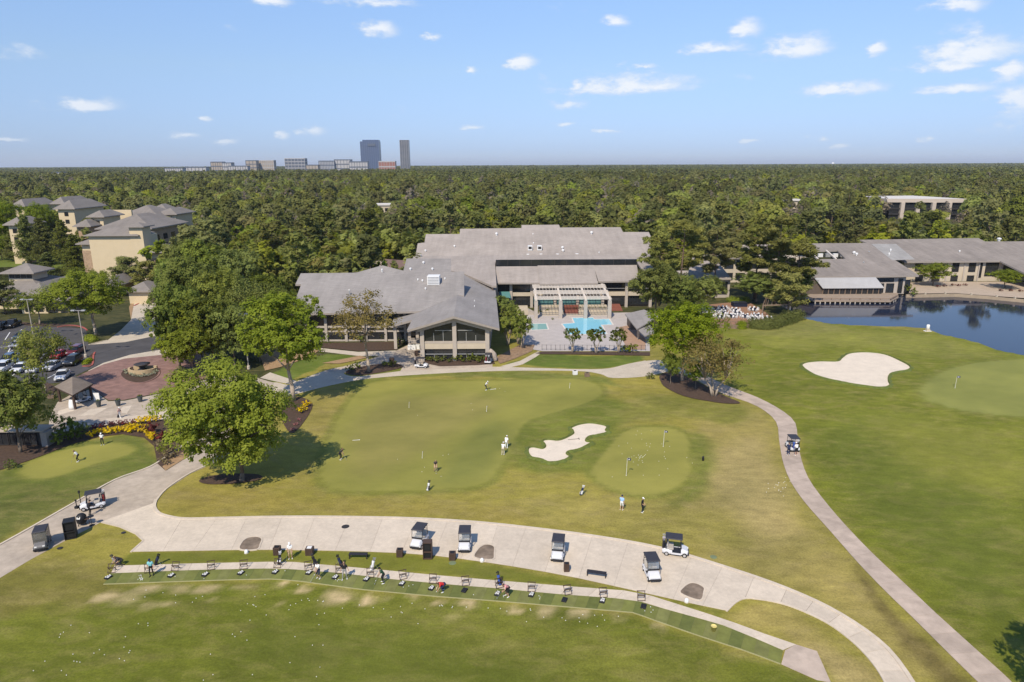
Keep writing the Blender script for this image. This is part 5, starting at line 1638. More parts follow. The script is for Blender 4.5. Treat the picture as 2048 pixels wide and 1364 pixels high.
def bare_tree(seed, H, Wd, base, r0=0.2):
    r = np.random.RandomState(seed)
    mb = MB()
    limb(mb, [Vector((0, 0, -.1)), Vector((.1, 0, H * .5)), Vector((.2, .1, H))], r0, 0.04, 7)
    tips = []
    for i in range(26):
        z = r.uniform(base, H * .96)
        a = r.rand() * 6.28; ln = Wd / 2 * r.uniform(.5, 1) * (1.1 - (z / H) ** 3 * .7)
        p = Vector((.15 * z / H, 0, z)); q = p + Vector((math.cos(a) * ln, math.sin(a) * ln, ln * r.uniform(.2, .9)))
        limb(mb, [p, p.lerp(q, .5) + Vector((0, 0, .15)), q], r0 * .3, 0.03, 5)
        for _ in range(3):
            s = p.lerp(q, r.uniform(.4, .95)); a2 = a + r.uniform(-1, 1)
            u = s + Vector((math.cos(a2), math.sin(a2), r.uniform(.1, 1))) * ln * .35
            limb(mb, [s, u], 0.04, 0.015, 4); tips.append(u)
    return tips, mb
def tree_thing(name, label, crown, mb, leaf, bark, loc=(0, 0, 0), group=None, cat='tree'):
    t = thing(name, label, cat, loc, group)
    me = np_mesh('crown', crown[0], crown[1], [leaf])
    c = bpy.data.objects.new('crown', me); COL.objects.link(c); c.parent = t
    b = bpy.data.objects.new('trunk', mb.mesh('trunk', bark, smooth=True)); COL.objects.link(b); b.parent = t
    return t
_tp = {}
def tp(kind):
    """prototype meshes of a kind, made once"""
    if kind in _tp: return _tp[kind]
    k = kind
    if k == 'maple': c, m = broadleaf(5, 15.2, 14.6, 0.9, 42000, 0.27, 64, .135, .34, nlimb=26, low=-.6, coh=.70, clump=.26, top=1.08); l, b = L_bright, m_bark
    elif k == 'maple_tall': c, m = broadleaf(9, 17.0, 11.0, 4.6, 24000, 0.26, 40, .145, .28, nlimb=18, coh=.7, clump=.26); l, b = L_bright2, m_bark_p
    elif k == 'maple_wide': c, m = broadleaf(15, 15.5, 14.5, 4.0, 26000, 0.27, 44, .145, .3, nlimb=18, coh=.7, clump=.26); l, b = L_bright2, m_bark_p
    elif k == 'round': c, m = broadleaf(21, 10.0, 9.0, 2.6, 8000, 0.32, 26, .18, .2, nlimb=14); l, b = L_mid, m_bark
    elif k == 'oak': c, m = broadleaf(23, 13.5, 12.0, 2.5, 15000, 0.33, 38, .16, .28, nlimb=12, coh=.75, clump=.28); l, b = L_mid, m_bark
    elif k == 'oak_dark': c, m = broadleaf(27, 13.5, 11.0, 2.0, 15000, 0.32, 38, .16, .28, nlimb=10, coh=.75, clump=.28); l, b = L_dark, m_bark
    elif k == 'sparse': c, m = broadleaf(31, 12.6, 8.6, 3.6, 3600, 0.24, 34, .15, .2, nlimb=34, clump=.5, top=1.1); l, b = L_sparse, m_bark_p
    elif k == 'sparse_round': c, m = broadleaf(33, 10.0, 8.4, 2.4, 4600, 0.24, 30, .17, .17, nlimb=30, clump=.5, fork=3); l, b = L_sparse, m_bark_p
    elif k == 'crape': c, m = broadleaf(37, 4.7, 3.6, 2.0, 2600, 0.20, 18, .2, .085, nlimb=14, fork=5); l, b = L_dark2, m_bark_p
    elif k == 'smallround': c, m = broadleaf(41, 6.0, 4.6, 2.1, 3600, 0.24, 18, .2, .12, nlimb=10, fork=3); l, b = L_mid, m_bark_p
    elif k == 'open': c, m = broadleaf(43, 9.6, 8.6, 2.6, 5200, 0.28, 26, .17, .17, nlimb=22, clump=.42); l, b = L_feather, m_bark_p
    elif k == 'pine': c, m = pine(51, 22, 10.5, 9.2, 8000, 0.38, gaps=.32); l, b = L_pine, m_bark_pine
    elif k == 'pine_b': c, m = pine(53, 20, 9.0, 7.8, 7000, 0.38, gaps=.30); l, b = L_pine, m_bark_pine
    elif k == 'pine_young': c, m = pine(57, 10, 7.5, 2.2, 6000, 0.32, gaps=.1); l, b = L_pine, m_bark_pine
    elif k == 'cone': c, m = cone_tree(61, 15, 7.5, 1.6, 7000, 0.34); l, b = L_feather, m_bark
    elif k == 'shrub': c, m = broadleaf(65, 1.5, 1.9, 0.12, 900, 0.16, 14, .22, .05, nlimb=6, fork=3); l, b = L_mid, m_bark
    elif k == 'shrub_dark': c, m = broadleaf(66, 2.2, 2.8, 0.15, 1300, 0.19, 16, .22, .06, nlimb=6, fork=3); l, b = L_dark, m_bark
    elif k == 'farbroad': c, m = broadleaf(71, 13.5, 11.5, 1.5, 1900, 0.95, 26, .19, .28, nlimb=4, coh=.85); l, b = L_far, m_bark
    elif k == 'farbroad_b': c, m = broadleaf(73, 11.5, 10.5, 1.2, 1800, 0.90, 24, .20, .26, nlimb=4, coh=.85); l, b = L_far, m_bark
    elif k == 'farpine': c, m = pine(75, 18.5, 8.4, 5.5, 1300, 0.95, aspect=1.5); l, b = L_farp, m_bark_pine
    elif k == 'farpine_b': c, m = pine(77, 16.5, 8.0, 4.5, 1300, 0.95, aspect=1.5); l, b = L_farp, m_bark_pine
    cm = np_mesh('crown', c[0], c[1], [l]); tm = m.mesh('trunk', b, smooth=True)
    _tp[kind] = (cm, tm)
    return _tp[kind]
L_bright2 = leafmat('leaf_bright_deep', (0.150, 0.210, 0.015), (0.310, 0.370, 0.042), 0.06, 0.34, 0.7, 0.01)
L_dark2 = leafmat('leaf_crape', (0.095, 0.125, 0.020), (0.180, 0.205, 0.040), 0.1, 0.3, 1.2, 0.01)
def put_tree(kind, name, label, loc, H=None, rz=0.0, wide=1.0, group=None, cat='tree', crown_mat=None, size=None):
    cm, tm = tp(kind)
    t = thing(name, label, cat, loc, group)
    zt = max(v.co.z for v in cm.vertices) if size is None else size
    s = 1.0 if H is None else H / zt
    t.scale = (s * wide, s * wide, s)
    t.rotation_euler = (0, 0, rz)
    for nm, me in (('crown', cm), ('trunk', tm)):
        c = bpy.data.objects.new(nm, me); COL.objects.link(c); c.parent = t
        if nm == 'crown' and crown_mat is not None:
            c.material_slots[0].link = 'OBJECT'; c.material_slots[0].material = crown_mat
    return t
def top_z(px, py, base):
    """height at which the sight line through the pixel passes over the base point"""
    return PY(px, py, base.y).z
def tree_at(kind, name, label, bx, by, ty, wpx=None, rz=0.0, group=None, tx=None, **k):
    b = P(bx, by)
    h = top_z(tx or bx, ty, b)
    cm, _ = tp(kind)
    co = np.empty(len(cm.vertices) * 3, np.float32); cm.vertices.foreach_get('co', co); co = co.reshape(-1, 3)
    zt = np.percentile(co[:, 2], 99.7)
    w = 1.0
    if wpx:
        dep = ray(bx, (by + ty) / 2).y
        wm = wpx / F * math.hypot(b.y, CAMH - h / 2)
        cw = np.percentile(co[:, 0], 99) - np.percentile(co[:, 0], 1)
        w = wm / (cw * h / zt)
    return put_tree(kind, name, label, (b.x, b.y, 0), h, rz, w, group, size=zt, **k)
# ---------------------------------------------------------------- trees that can be told apart
_t = tree_at('maple', 'maple_tree', 'big bright green broad-crowned tree in mulch bed beside the cart path junction', 484, 962, 724, 232, 0.0)
_t.children[0].location = (-1.1, 0.2, 0)
tree_at('maple_tall', 'maple_tree', 'tall bright green tree beside the path with yellow flowers at its foot', 588, 802, 588, 150, 1.1)
tree_at('sparse', 'birch_tree', 'thin budding yellowish tree on the island bed before the clubhouse wing', 738, 744, 577, 118, 0.3)
tree_at('maple_wide', 'maple_tree', 'bright green spreading tree in dark mulch bed at the path bend', 1364, 762, 604, 142, 2.0)
tree_at('sparse_round', 'birch_tree', 'pale budding tree with forked trunk at the end of the dark mulch bed', 1427, 793, 664, 104, 0.9)
tree_at('round', 'small_tree', 'small dark leafy tree between the two larger ones in dark mulch bed', 1391, 779, 722, 42, 0.9)
tree_at('round', 'small_tree', 'slim tree in shade under the spreading bright tree', 1341, 770, 708, 40, 2.9)
tree_at('oak', 'oak_tree', 'twin-trunked green tree at the left edge above the teaching green', 42, 905, 738, 132, 0.2)
tree_at('open', 'parking_tree', 'open-crowned young tree in the car park island', 93, 788, 652, 100, 1.2)
tree_at('maple_wide', 'shade_tree', 'large bright tree beside the drive at the car park corner', 193, 672, 538, 140, 0.7)
tree_at('open', 'parking_tree', 'feathery tree in front of the low hip-roofed building', 80, 650, 580, 84, 2.2)
tree_at('pine_young', 'pine_tree', 'pine at left edge before the low hip-roofed roofs', 12, 628, 560, 62, 0.5)
tree_at('pine_young', 'pine_tree', 'short pine in front of the tall beige hotel wall', 262, 582, 513, 54, 0.4)
tree_at('pine_young', 'pine_tree', 'short leaning pine at the right foot of the beige hotel wall', 296, 588, 522, 48, 2.4)
for i, (bx, by, ty, w, nm) in enumerate(((1145, 706, 655, 33, 'left'), (1192, 708, 655, 37, 'middle'), (1237, 706, 656, 36, 'right'))):
    tree_at('crape', 'crape_myrtle', '%s of the three small vase-shaped trees below the pool' % nm, bx, by, ty, w, i * 1.3, 'vase-shaped trees along the pool')
for i, (bx, by, ty, w, lab) in enumerate(((1016, 690, 632, 44, 'small pale-trunked tree beside the gable wall near the pool'), (1044, 697, 634, 40, 'small round tree at the near left corner of the pool deck'),
        (1036, 688, 622, 36, 'small tree behind the others left of the kiddie pool'), (1013, 650, 592, 46, 'leafy tree against the glass left of the pergola'), (1020, 668, 605, 40, 'leafy tree between gable wall and pool deck'))):
    tree_at('smallround', 'small_tree', lab, bx, by, ty, w, i * 1.7, 'small trees left of the pool')
tree_at('pine', 'pine_tree', 'tall pine left of the terrace, standing over the grey hall roof', 1357, 606, 440, 118, 0.3, tx=1345)
tree_at('pine_b', 'pine_tree', 'slender pine standing before the low grey roof by the terrace', 1427, 598, 452, 74, 1.3)
tree_at('pine', 'pine_tree', 'tallest pine by the terrace canopy, crown over the lake wing roof', 1548, 610, 432, 128, 2.3, tx=1562)
tree_at('pine_b', 'pine_tree', 'slim pine right of the pool pavilion, nearest the hall corner', 1318, 612, 456, 70, 2.6)
tree_at('pine_b', 'pine_tree', 'bushy pine left of the tallest one behind the terrace', 1508, 598, 446, 88, 0.8)
tree_at('pine_b', 'pine_tree', 'pine with leaning trunk beside the terrace canopy', 1592, 612, 478, 84, 1.9)
tree_at('pine_young', 'pine_tree', 'young pine at the corner of the terrace hedge near the water', 1576, 630, 545, 72, 0.2)
tree_at('oak_dark', 'oak_tree', 'dark bushy tree between terrace and dock', 1585, 606, 530, 66, 1.2)
tree_at('oak_dark', 'oak_tree', 'dark evergreen mass behind the terrace stage', 1512, 606, 545, 84, 0.2)
tree_at('oak', 'oak_tree', 'leafy tree right of the pergola before the hall', 1310, 640, 530, 92, 1.5)
tree_at('oak_dark', 'oak_tree', 'leafy tree behind the pool pavilion roof', 1348, 640, 548, 88, 0.5)
tree_at('oak', 'oak_tree', 'leafy tree overhanging the left of the banquet terrace', 1402, 628, 552, 80, 2.5)
tree_at('round', 'small_tree', 'rounded tree on the lakeside terrace before the lodge windows', 1866, 572, 526, 66, 1.0)
tree_at('round', 'small_tree', 'rounded tree on the lakeside terrace at the right edge', 2010, 577, 540, 62, 2.0)
for i, (bx, by, ty, w, lab) in enumerate(((62, 528, 430, 46, 'tall feathery cone-shaped tree by the left pond'), (92, 530, 436, 44, 'feathery cone-shaped tree second from the left by the pond'), (135, 534, 440, 44, 'feathery cone-shaped tree close to the beige wall'),
        (32, 522, 462, 40, 'short feathery tree at the pond lawn'), (158, 552, 470, 44, 'feathery tree touching the hotel corner'), (100, 555, 505, 40, 'feathery tree at the near pond shore'))):
    tree_at('cone', 'cypress_tree', lab, bx, by, ty, w, i * 1.1, 'feathery trees by the left pond')
for i, (bx, by, ty, w, kk, lab) in enumerate(((20, 510, 400, 70, 'maple_wide', 'bright leafy tree at the left edge below the hotel roofs'), (88, 500, 405, 50, 'maple_wide', 'bright leafy tree before the middle hotel block'),
        (5, 520, 470, 50, 'oak', 'low bright tree at the left edge by the pond lawn'))):
    tree_at(kk, 'leafy_tree', lab, bx, by, ty, w, i * 2.1)
# the grove between the plaza and the clubhouse
GROVE = [(360,735,572,90,'oak_dark','leafy tree hanging over the brick plaza'),(385,728,585,100,'oak','leafy tree second from the plaza in the grove'),(430,735,590,110,'oak_dark','dark leafy tree behind the lamp post in the grove'),
         (470,738,612,80,'oak_dark','dark leafy tree right of the lamp post'),(366,668,520,82,'oak','tall leafy tree at the left corner of the grove by the drive'),(395,670,512,105,'oak','leafy tree in the middle row of the grove'),
         (450,680,535,100,'oak','leafy tree behind the dark trees of the grove'),(500,690,560,80,'open','loose-crowned tree at the right of the grove'),(384,610,480,78,'oak_dark','tree at the back left of the grove'),
         (420,615,478,90,'oak','tree at the back of the grove beside the lane'),(485,630,500,92,'oak_dark','dark tree at the back right of the grove'),(545,650,548,70,'oak_dark','dark tree touching the wing roof'),
         (560,690,566,62,'open','pale loose tree in front of the wing roof corner'),(520,722,640,64,'oak_dark','low dark tree behind the curved walk'),(405,722,650,74,'oak_dark','low dark tree on the shady plaza side'),(362,750,660,74,'oak','low leafy tree with drooping crown at the brick plaza edge'),(388,752,650,88,'oak','leafy tree behind the cart on the brick plaza')]
for i, (bx, by, ty, w, kk, lab) in enumerate(GROVE):
    tree_at(kk, 'grove_tree', lab, bx, by, ty, w, i * 1.37, 'grove between plaza and clubhouse')
put_tree('maple_tall', 'maple_tree', 'tree just outside the lower right corner, seen by its shadow', (38.6, 31.6, 0), 17.5, 0.5, 0.95)

# shrubs and flowers
def shrub_at(kind, name, label, px, py, h, w=1.0, mat=None, group=None, rz=None):
    p = P(px, py)
    cm, _ = tp(kind)
    co = np.empty(len(cm.vertices) * 3, np.float32); cm.vertices.foreach_get('co', co)
    return put_tree(kind, name, label, (p.x, p.y, 0.01), h, random.random() * 6.28 if rz is None else rz, w, group, 'shrub', mat, size=float(np.percentile(co.reshape(-1, 3)[:, 2], 99.7)))
random.seed(5)
L_yellow = leafmat('flower_yellow', (0.72, 0.50, 0.008), (0.95, 0.74, 0.02), 0.1, 0.2, 2.0, 0.0)
L_red = leafmat('leaf_red', (0.14, 0.03, 0.028), (0.26, 0.06, 0.05), 0.2, 0.2, 1.5, 0.01)
L_white = leafmat('flower_white', (0.25, 0.30, 0.12), (0.75, 0.74, 0.62), 0.1, 0.2, 3.0, 0.0)
L_pink = leafmat('flower_pink', (0.30, 0.10, 0.10), (0.62, 0.30, 0.30), 0.1, 0.2, 3.0, 0.0)
L_tan = leafmat('grass_tan', (0.24, 0.19, 0.085), (0.40, 0.32, 0.17), 0.15, 0.25, 1.5, 0.01)
for (px, py) in ((182,875),(192,871),(200,868),(209,869),(217,866),(224,868),(231,864),(238,866),(245,861),(252,865),(258,861),(264,866),(271,861),(279,866),(286,864),(293,869),(289,858),(261,857),(274,856),(299,874),(305,878)):
    shrub_at('shrub', 'yellow_flower_bush', 'yellow flower clump in the curved row above the teaching green', px, py, random.uniform(.75, 1.0), 1.1, L_yellow, 'yellow row by teaching green')
for (px, py, lab) in ((278,848,'leftmost yellow clump at the back of the bed near the sidewalk'),(291,846,'second yellow clump at the back of the bed near the sidewalk'),(303,845,'third yellow clump at the back of the bed near the sidewalk'),(316,844,'rightmost yellow clump at the back of the bed near the sidewalk'),
                      (602,826,'large yellow clump below the tall bright tree'),(613,815,'yellow clump right of the tall tree foot'),(611,823,'small yellow clump between two larger ones'),(304,882,'last yellow clump at the right end of the curved row')):
    shrub_at('shrub', 'yellow_flower_bush', lab, px, py, 0.75 if 'small' in lab else 1.15, 1.0, L_yellow)
for (px, py) in ((190,858),(205,855),(222,853),(238,851),(250,850),(265,849)):
    shrub_at('shrub', 'low_brown_shrub', 'low reddish brown shrub behind the yellow row', px, py, .8, 1.3, L_red, 'reddish shrubs behind the yellow row')
for (px, py, lab) in ((303,868,'dark red leafy shrub at the right end of the yellow row'),(330,884,'dark red shrub near the road below the big tree'),(586,862,'pink flowering clump at the foot of the small bed'),(592,852,'pink flowering clump in the middle of the small bed'),(598,843,'pink flowering clump at the top of the small bed')):
    shrub_at('shrub', 'red_shrub', lab, px, py, 1.7 if 'red' in lab else .55, 1.1, L_red if 'red' in lab else L_pink)
for (px, py) in ((322,905),(330,912),(338,918),(325,922),(345,905),(332,930),(318,893),(340,895),(350,915),(328,898),(352,902)):
    shrub_at('shrub', 'ornamental_grass', 'rounded tan ornamental grass clump beside the road', px, py, random.uniform(.7, .95), 1.15, L_tan, 'tan grass clumps by the road')
for (px, py, h, lab) in ((135,870,2.6,'large dark shrub behind the teaching green'),(122,888,1.8,'dark shrub at the upper left of the teaching green'),(152,880,1.8,'dark shrub beside the teaching green edge'),(165,868,1.6,'dark shrub left of the yellow row'),(22,938,1.2,'reddish shrub at the left edge of the teaching green')):
    shrub_at('shrub_dark', 'dark_shrub', lab, px, py, h, 1.0)
for i, px in enumerate((858,872,886,900,916,930,944,958,970)):
    shrub_at('shrub', 'yellow_green_shrub', 'yellow-green shrub along the foot of the gable front', px, 723 + (i % 2) * 2, random.uniform(.9, 1.6), 1.2, L_feather, 'shrubs along the gable front')
for (px, py, h, lab) in ((700,743,1.2,'shrub at the left end of the island bed'),(714,738,1.3,'shrub left of the budding tree'),(785,734,1.3,'shrub at the right end of the island bed'),(770,733,1.1,'shrub right of the budding tree'),(1262,706,2.0,'round shrub right of the three vase-shaped trees'),(1248,704,1.4,'low shrub beside the rightmost vase-shaped tree'),
        (1300,758,1.1,'low shrub at the left tip of the dark mulch bed'),(690,680,1.8,'dark shrub against the left wing glass'),(720,684,1.6,'shrub before the left wing glass'),(800,690,1.6,'bright shrub beside the club entrance'),(1105,640,.6,'small square of grass and fern on the pool deck'),(1815,588,2.6,'bright bush on the shore beside the dock'),(1828,592,1.6,'low bush at the seawall corner by the dock'),(1806,580,2.6,'bush behind the dock end')):
    shrub_at('shrub_dark' if 'dark' in lab else 'shrub', 'shrub', lab, px, py, h, 1.15)
for (px, py) in ((255,748),(262,751),(268,753),(276,755),(284,755),(292,754),(300,752),(308,749),(313,745),(250,744),(270,748),(288,749)):
    shrub_at('shrub', 'white_flower_bush', 'white flower clump in the round fountain bed', px, py, .6, 1.2, L_white, 'white flowers round the fountain')
for (px, py) in ((1080,626),(1095,624),(1086,617),(1104,618),(1150,621),(1180,620),(1190,620),(1200,620),(1208,620),(1160,620)):
    shrub_at('shrub', 'terrace_plant', 'low green plant on the stepped terrace under the pergola', px, py, .9, 1.1, None, 'plants under the pergola')
for (px, py) in ((1905,572),(1917,573),(1930,572),(1888,574),(1875,575),(2000,583),(2020,583),(2040,584)):
    shrub_at('shrub', 'red_flower_bush', 'dark red flowering bush on the lakeside terrace', px, py, .8, 1.5, L_red, 'red bushes on the lakeside terrace')
# ================================================================ forest
fr_ = np.random.RandomState(12)
FOOTP = [np.array(f) for f in FOOT]
def clear_of(px):
    return W2(px)
EXCL = [LAKE, course,
        clear_of([(-160,535),(20,528),(150,540),(160,590),(-160,600)]),                       # left pond and lawn
        clear_of([(-200,500),(165,505),(170,560),(-200,560)]),
        clear_of([(-200,600),(330,585),(330,700),(620,740),(620,800),(-200,900)]),               # car park and plaza
        clear_of([(1595,450),(1660,447),(1725,453),(1745,470),(1745,500),(1595,500)]),           # far pond
        clear_of([(1968,458),(2300,458),(2300,492),(1962,482)]),                              # far car park
        clear_of([(422,452),(438,438),(455,452),(466,485),(462,510),(442,510),(444,480)]),
        clear_of([(374,440),(374,428),(434,426),(444,440)]),
        clear_of([(560,700),(1000,560),(1300,545),(1300,740),(560,800)]),
        clear_of([(1290,640),(1320,560),(1500,540),(1640,560),(1640,640)]),
        clear_of([(1620,600),(1620,530),(2300,530),(2300,620)]),
        clear_of([(318,700),(318,600),(540,600),(600,640),(600,720)]),
        clear_of([(255,640),(262,600),(318,592),(322,640)]),
        clear_of([(140,640),(140,540),(330,540),(345,600),(320,640)])]
def cells(y0, y1, cell, jit, xlim=0.86):
    out = []
    y = y0
    while y < y1:
        w = xlim * y + 60
        n = int(2 * w / cell)
        xx = -w + (np.arange(n) + 0.5) * cell
        out.append(np.stack([xx + fr_.uniform(-jit, jit, n) * cell, y + fr_.uniform(-jit, jit, n) * cell], 1))
        y += cell
    return np.concatenate(out)
def carve(pts, margin=3.0):
    ok = np.ones(len(pts), bool)
    for poly in EXCL:
        ok &= sdf(pts[:, 0], pts[:, 1], poly) > 0
    for poly in FOOTP:
        ok &= sdf(pts[:, 0], pts[:, 1], poly) > margin + 2.2
    return pts[ok]
near_pts = carve(cells(165, 900, 8.4, 0.45))
mid_pts = cells(900, 3200, 34, 0.45)
far_pts = cells(3200, 14000, 150, 0.45)
# nothing may stand in front of the far buildings' clearings
for poly in CLEAR:
    near_pts = near_pts[(sdf(near_pts[:, 0], near_pts[:, 1], poly) > 0) | (fr_.rand(len(near_pts)) < 0.06)]
near_pts = near_pts[np.argsort(near_pts[:, 1] + np.abs(near_pts[:, 0]) * 0.15)]
pick = fbm(near_pts[:, 0], near_pts[:, 1], 60.0, 91)
def kind_of(i):
    y = near_pts[i, 1]
    pp = 0.22 + 0.45 * min(max((y - 230) / 350, 0), 1) + (pick[i] - 0.5) * 1.0
    return ('farpine', 'farpine_b')[fr_.randint(2)] if fr_.rand() < pp else ('farbroad', 'farbroad_b')[fr_.randint(2)]
FL = {'farpine': 'dark olive pine rising from the woods behind the resort', 'farpine_b': 'short-trunked olive pine in the woods behind the resort',
      'farbroad': 'tall green leafy tree in the woods behind the resort', 'farbroad_b': 'low rounded leafy tree in the woods behind the resort'}
NI = 300
# the 300 nearest in the picture stand as trees of their own
infr = [i for i in range(len(near_pts)) if abs(near_pts[i, 0]) < near_pts[i, 1] * 0.77 + 8]
own = set(infr[:NI])
for i in infr[:NI]:
    k = kind_of(i)
    x, y = near_pts[i]
    cm, tm = tp(k)
    t = thing('pine_tree' if 'pine' in k else 'leafy_tree', FL[k], 'tree', (x, y, 0), 'woods behind the resort: ' + ('pines' if 'pine' in k else 'leafy trees'))
    s = fr_.uniform(0.66, 1.2)
    t.scale = (s * fr_.uniform(.9, 1.2), s * fr_.uniform(.9, 1.2), s)
    t.rotation_euler = (0, 0, fr_.rand() * 6.28)
    lm_ = None if 'pine' in k else (L_far, L_far2, L_far, L_far3)[fr_.randint(4)]
    if lm_ is L_far2: t['label'] = t['label'].replace('green', 'lime green').replace('low rounded', 'low rounded lime'); t['group'] += ', lime'
    if lm_ is L_far3: t['label'] = t['label'].replace('green', 'olive').replace('low rounded', 'low rounded olive'); t['group'] += ', olive'
    for nm, me in (('crown', cm), ('trunk', tm)):
        c = bpy.data.objects.new(nm, me); COL.objects.link(c); c.parent = t
        if nm == 'crown' and lm_ is not None:
            c.material_slots[0].link = 'OBJECT'; c.material_slots[0].material = lm_
# --- prototypes for the mass: kept out of the scene, instanced by geometry nodes
FARM = [L_far, L_farp, L_far2, L_far3, L_far4, m_bark]
def far_proto(name, kinds, n, spread, quads, size, seed, sc=(.7, 1.05)):
    """kinds: letters b leafy, p pine, l lime, o olive, t bare twigs"""
    r = np.random.RandomState(seed)
    Vs, Qs, mi, off = [], [], [], 0
    for j in range(n):
        k = kinds[r.randint(len(kinds))]
        pineish = k == 'p'
        H = r.uniform(*sc) * (17 if pineish else 13); Wd = (7.5 if pineish else 11.0) * r.uniform(.8, 1.15)
        c = np.array([r.uniform(-spread, spread), r.uniform(-spread, spread), 0]) if n > 1 else np.zeros(3)
        nl = 16 if n == 1 else 8
        lob = ball(r, nl) * (0.45 + 0.25 * r.rand(nl))[:, None]
        lr = 0.30 + 0.16 * r.rand(nl)
        q = quads if k != 't' else quads // 3
        e = ball(r, q); e[:, 2] = np.where(e[:, 2] < -.3, -e[:, 2], e[:, 2])
        li = r.randint(0, nl, q)
        p = lob[li] + e * (lr[li] * (.8 + .25 * r.rand(q)))[:, None]
        zz = p[:, 2]
        sq = np.where(zz > 0, 1 - (0.40 if pineish else 0.15) * zz, 1)
        PT = c + np.stack([p[:, 0] * Wd * .56 * sq, p[:, 1] * Wd * .56 * sq, H * .56 + zz * H * .42], 1)
        V, Q = leaf_quads(r, PT, e * 1.2 + ball(r, q) * .45 + np.array([0, -.1, .35]), np.full(q, size))
        Vs.append(V); Qs.append(Q + off); off += len(V); mi += ['bplot'.index(k)] * q
        w = 0.16
        tv = np.array([[-w, 0, 0], [w, 0, 0], [w, 0, H * .8], [-w, 0, H * .8], [0, -w, 0], [0, w, 0], [0, w, H * .8], [0, -w, H * .8]]) + c
        Vs.append(tv); Qs.append(np.array([[0, 1, 2, 3], [4, 5, 6, 7]]) + off); off += 8; mi += [5, 5]
    me = np_mesh(name, np.concatenate(Vs), np.concatenate(Qs), FARM, mi)
    return bpy.data.objects.new(name, me)
def mass(name, pts, protos, label, smin, smax, grow_=0.0):
    coll = bpy.data.collections.new(name + '_kinds')
    for o in protos:
        coll.objects.link(o)
    n = len(pts)
    me = bpy.data.meshes.new(name)
    me.vertices.add(n)
    co = np.zeros((n, 3), np.float32); co[:, :2] = pts
    me.vertices.foreach_set('co', co.reshape(-1))
    for an, ty, val in (('sz', 'FLOAT', fr_.uniform(smin, smax, n) * (1 + grow_ * np.clip((pts[:, 1] - 250) / 650, 0, 1))), ('rz', 'FLOAT', fr_.rand(n) * 6.28), ('pick', 'INT', fr_.randint(0, len(protos), n))):
        a = me.attributes.new(an, ty, 'POINT')
        a.data.foreach_set('value', np.asarray(val, np.float32 if ty == 'FLOAT' else np.int32))
    ob = bpy.data.objects.new(name, me); COL.objects.link(ob)
    tag(ob, label, kind='stuff')
    ng = bpy.data.node_groups.new(name, 'GeometryNodeTree')
    ng.interface.new_socket('Geometry', in_out='INPUT', socket_type='NodeSocketGeometry')
    ng.interface.new_socket('Geometry', in_out='OUTPUT', socket_type='NodeSocketGeometry')
    N = ng.nodes.new; Lk = ng.links.new
    gi, go = N('NodeGroupInput'), N('NodeGroupOutput')
    mp = N('GeometryNodeMeshToPoints')
    ip = N('GeometryNodeInstanceOnPoints')
    ci = N('GeometryNodeCollectionInfo'); ci.inputs['Collection'].default_value = coll; ci.inputs['Separate Children'].default_value = True
    ip.inputs['Pick Instance'].default_value = True
    def attr(nm, ty):
        a = N('GeometryNodeInputNamedAttribute'); a.data_type = ty; a.inputs['Name'].default_value = nm
        return a.outputs['Attribute']
    cx = N('ShaderNodeCombineXYZ'); Lk(attr('rz', 'FLOAT'), cx.inputs[2])
    Lk(gi.outputs[0], mp.inputs[0]); Lk(mp.outputs[0], ip.inputs['Points']); Lk(ci.outputs[0], ip.inputs['Instance'])
    Lk(attr('pick', 'INT'), ip.inputs['Instance Index']); Lk(cx.outputs[0], ip.inputs['Rotation']); Lk(attr('sz', 'FLOAT'), ip.inputs['Scale'])
    Lk(ip.outputs[0], go.inputs[0])
    md = ob.modifiers.new('scatter', 'NODES'); md.node_group = ng
    return ob
rest = near_pts[[i for i in range(len(near_pts)) if i not in own]]
yy = rest[:, 1]
singles = [far_proto('single_%d' % i, k, 1, 0, 760, 1.15, i + 1) for i, k in enumerate('bbppobplobbpopt')]
mass('forest', rest, singles, 'green wooded belt stretching behind the resort', 0.68, 1.38, 0.42)
groups = [far_proto('group_%d' % k, 'bppoblppo', 24, 18, 110, 2.7, 10 + k) for k in range(5)]
mass('forest', mid_pts, groups, 'dense dark woods towards the skyline', 1.3, 1.65)
wide = [far_proto('wide_%d' % k, 'bppop', 130, 88, 30, 6.5, 20 + k, (.8, 1.2)) for k in range(3)]
mass('forest', far_pts, wide, 'far woods along the horizon', 1.35, 1.75)

# bare pale trunks that stand out of the woods
for i, (px, py, ty, w, lab) in enumerate(((1450,470,388,30,'tall bare pale tree standing out right of the hall roof'),(1311,458,430,14,'bare trunk above the right end of the hall roof'),(1000,440,390,26,'grey bare tree above the hall ridge'),(1118,425,385,16,'thin bare trunk in the woods left of centre'),
        (1200,410,370,24,'bare brownish tree in the middle of the woods'),(1185,412,376,14,'thin pale dead trunk beside the bare brownish tree'),(912,436,392,14,'thin bare trunk at the left of the hall woods'),(1492,430,372,40,'wide bare tree right of the tall bare pale one'),(1222,408,372,12,'slim dead trunk right of the bare brownish tree'))):
    b = P(px, py); h = PY(px, ty, b.y).z
    tips, mbb = bare_tree(100 + i, h, w / F * b.y, h * .35, .22)
    t = thing('bare_tree', lab, 'tree', (b.x, b.y, 0))
    o = bpy.data.objects.new('trunk', mbb.mesh('trunk', pmat('bark_bleached', (.40, .33, .26), .9, .2), smooth=True)); COL.objects.link(o); o.parent = t
    r = np.random.RandomState(i); T = np.array([tuple(q) for q in tips]); n = 260
    PT = T[r.randint(0, len(T), n)] + r.normal(size=(n, 3)) * .5
    V, Q = leaf_quads(r, PT, ball(r, n), np.full(n, .32)); o = bpy.data.objects.new('crown', np_mesh('crown', V, Q, [L_far4])); COL.objects.link(o); o.parent = t
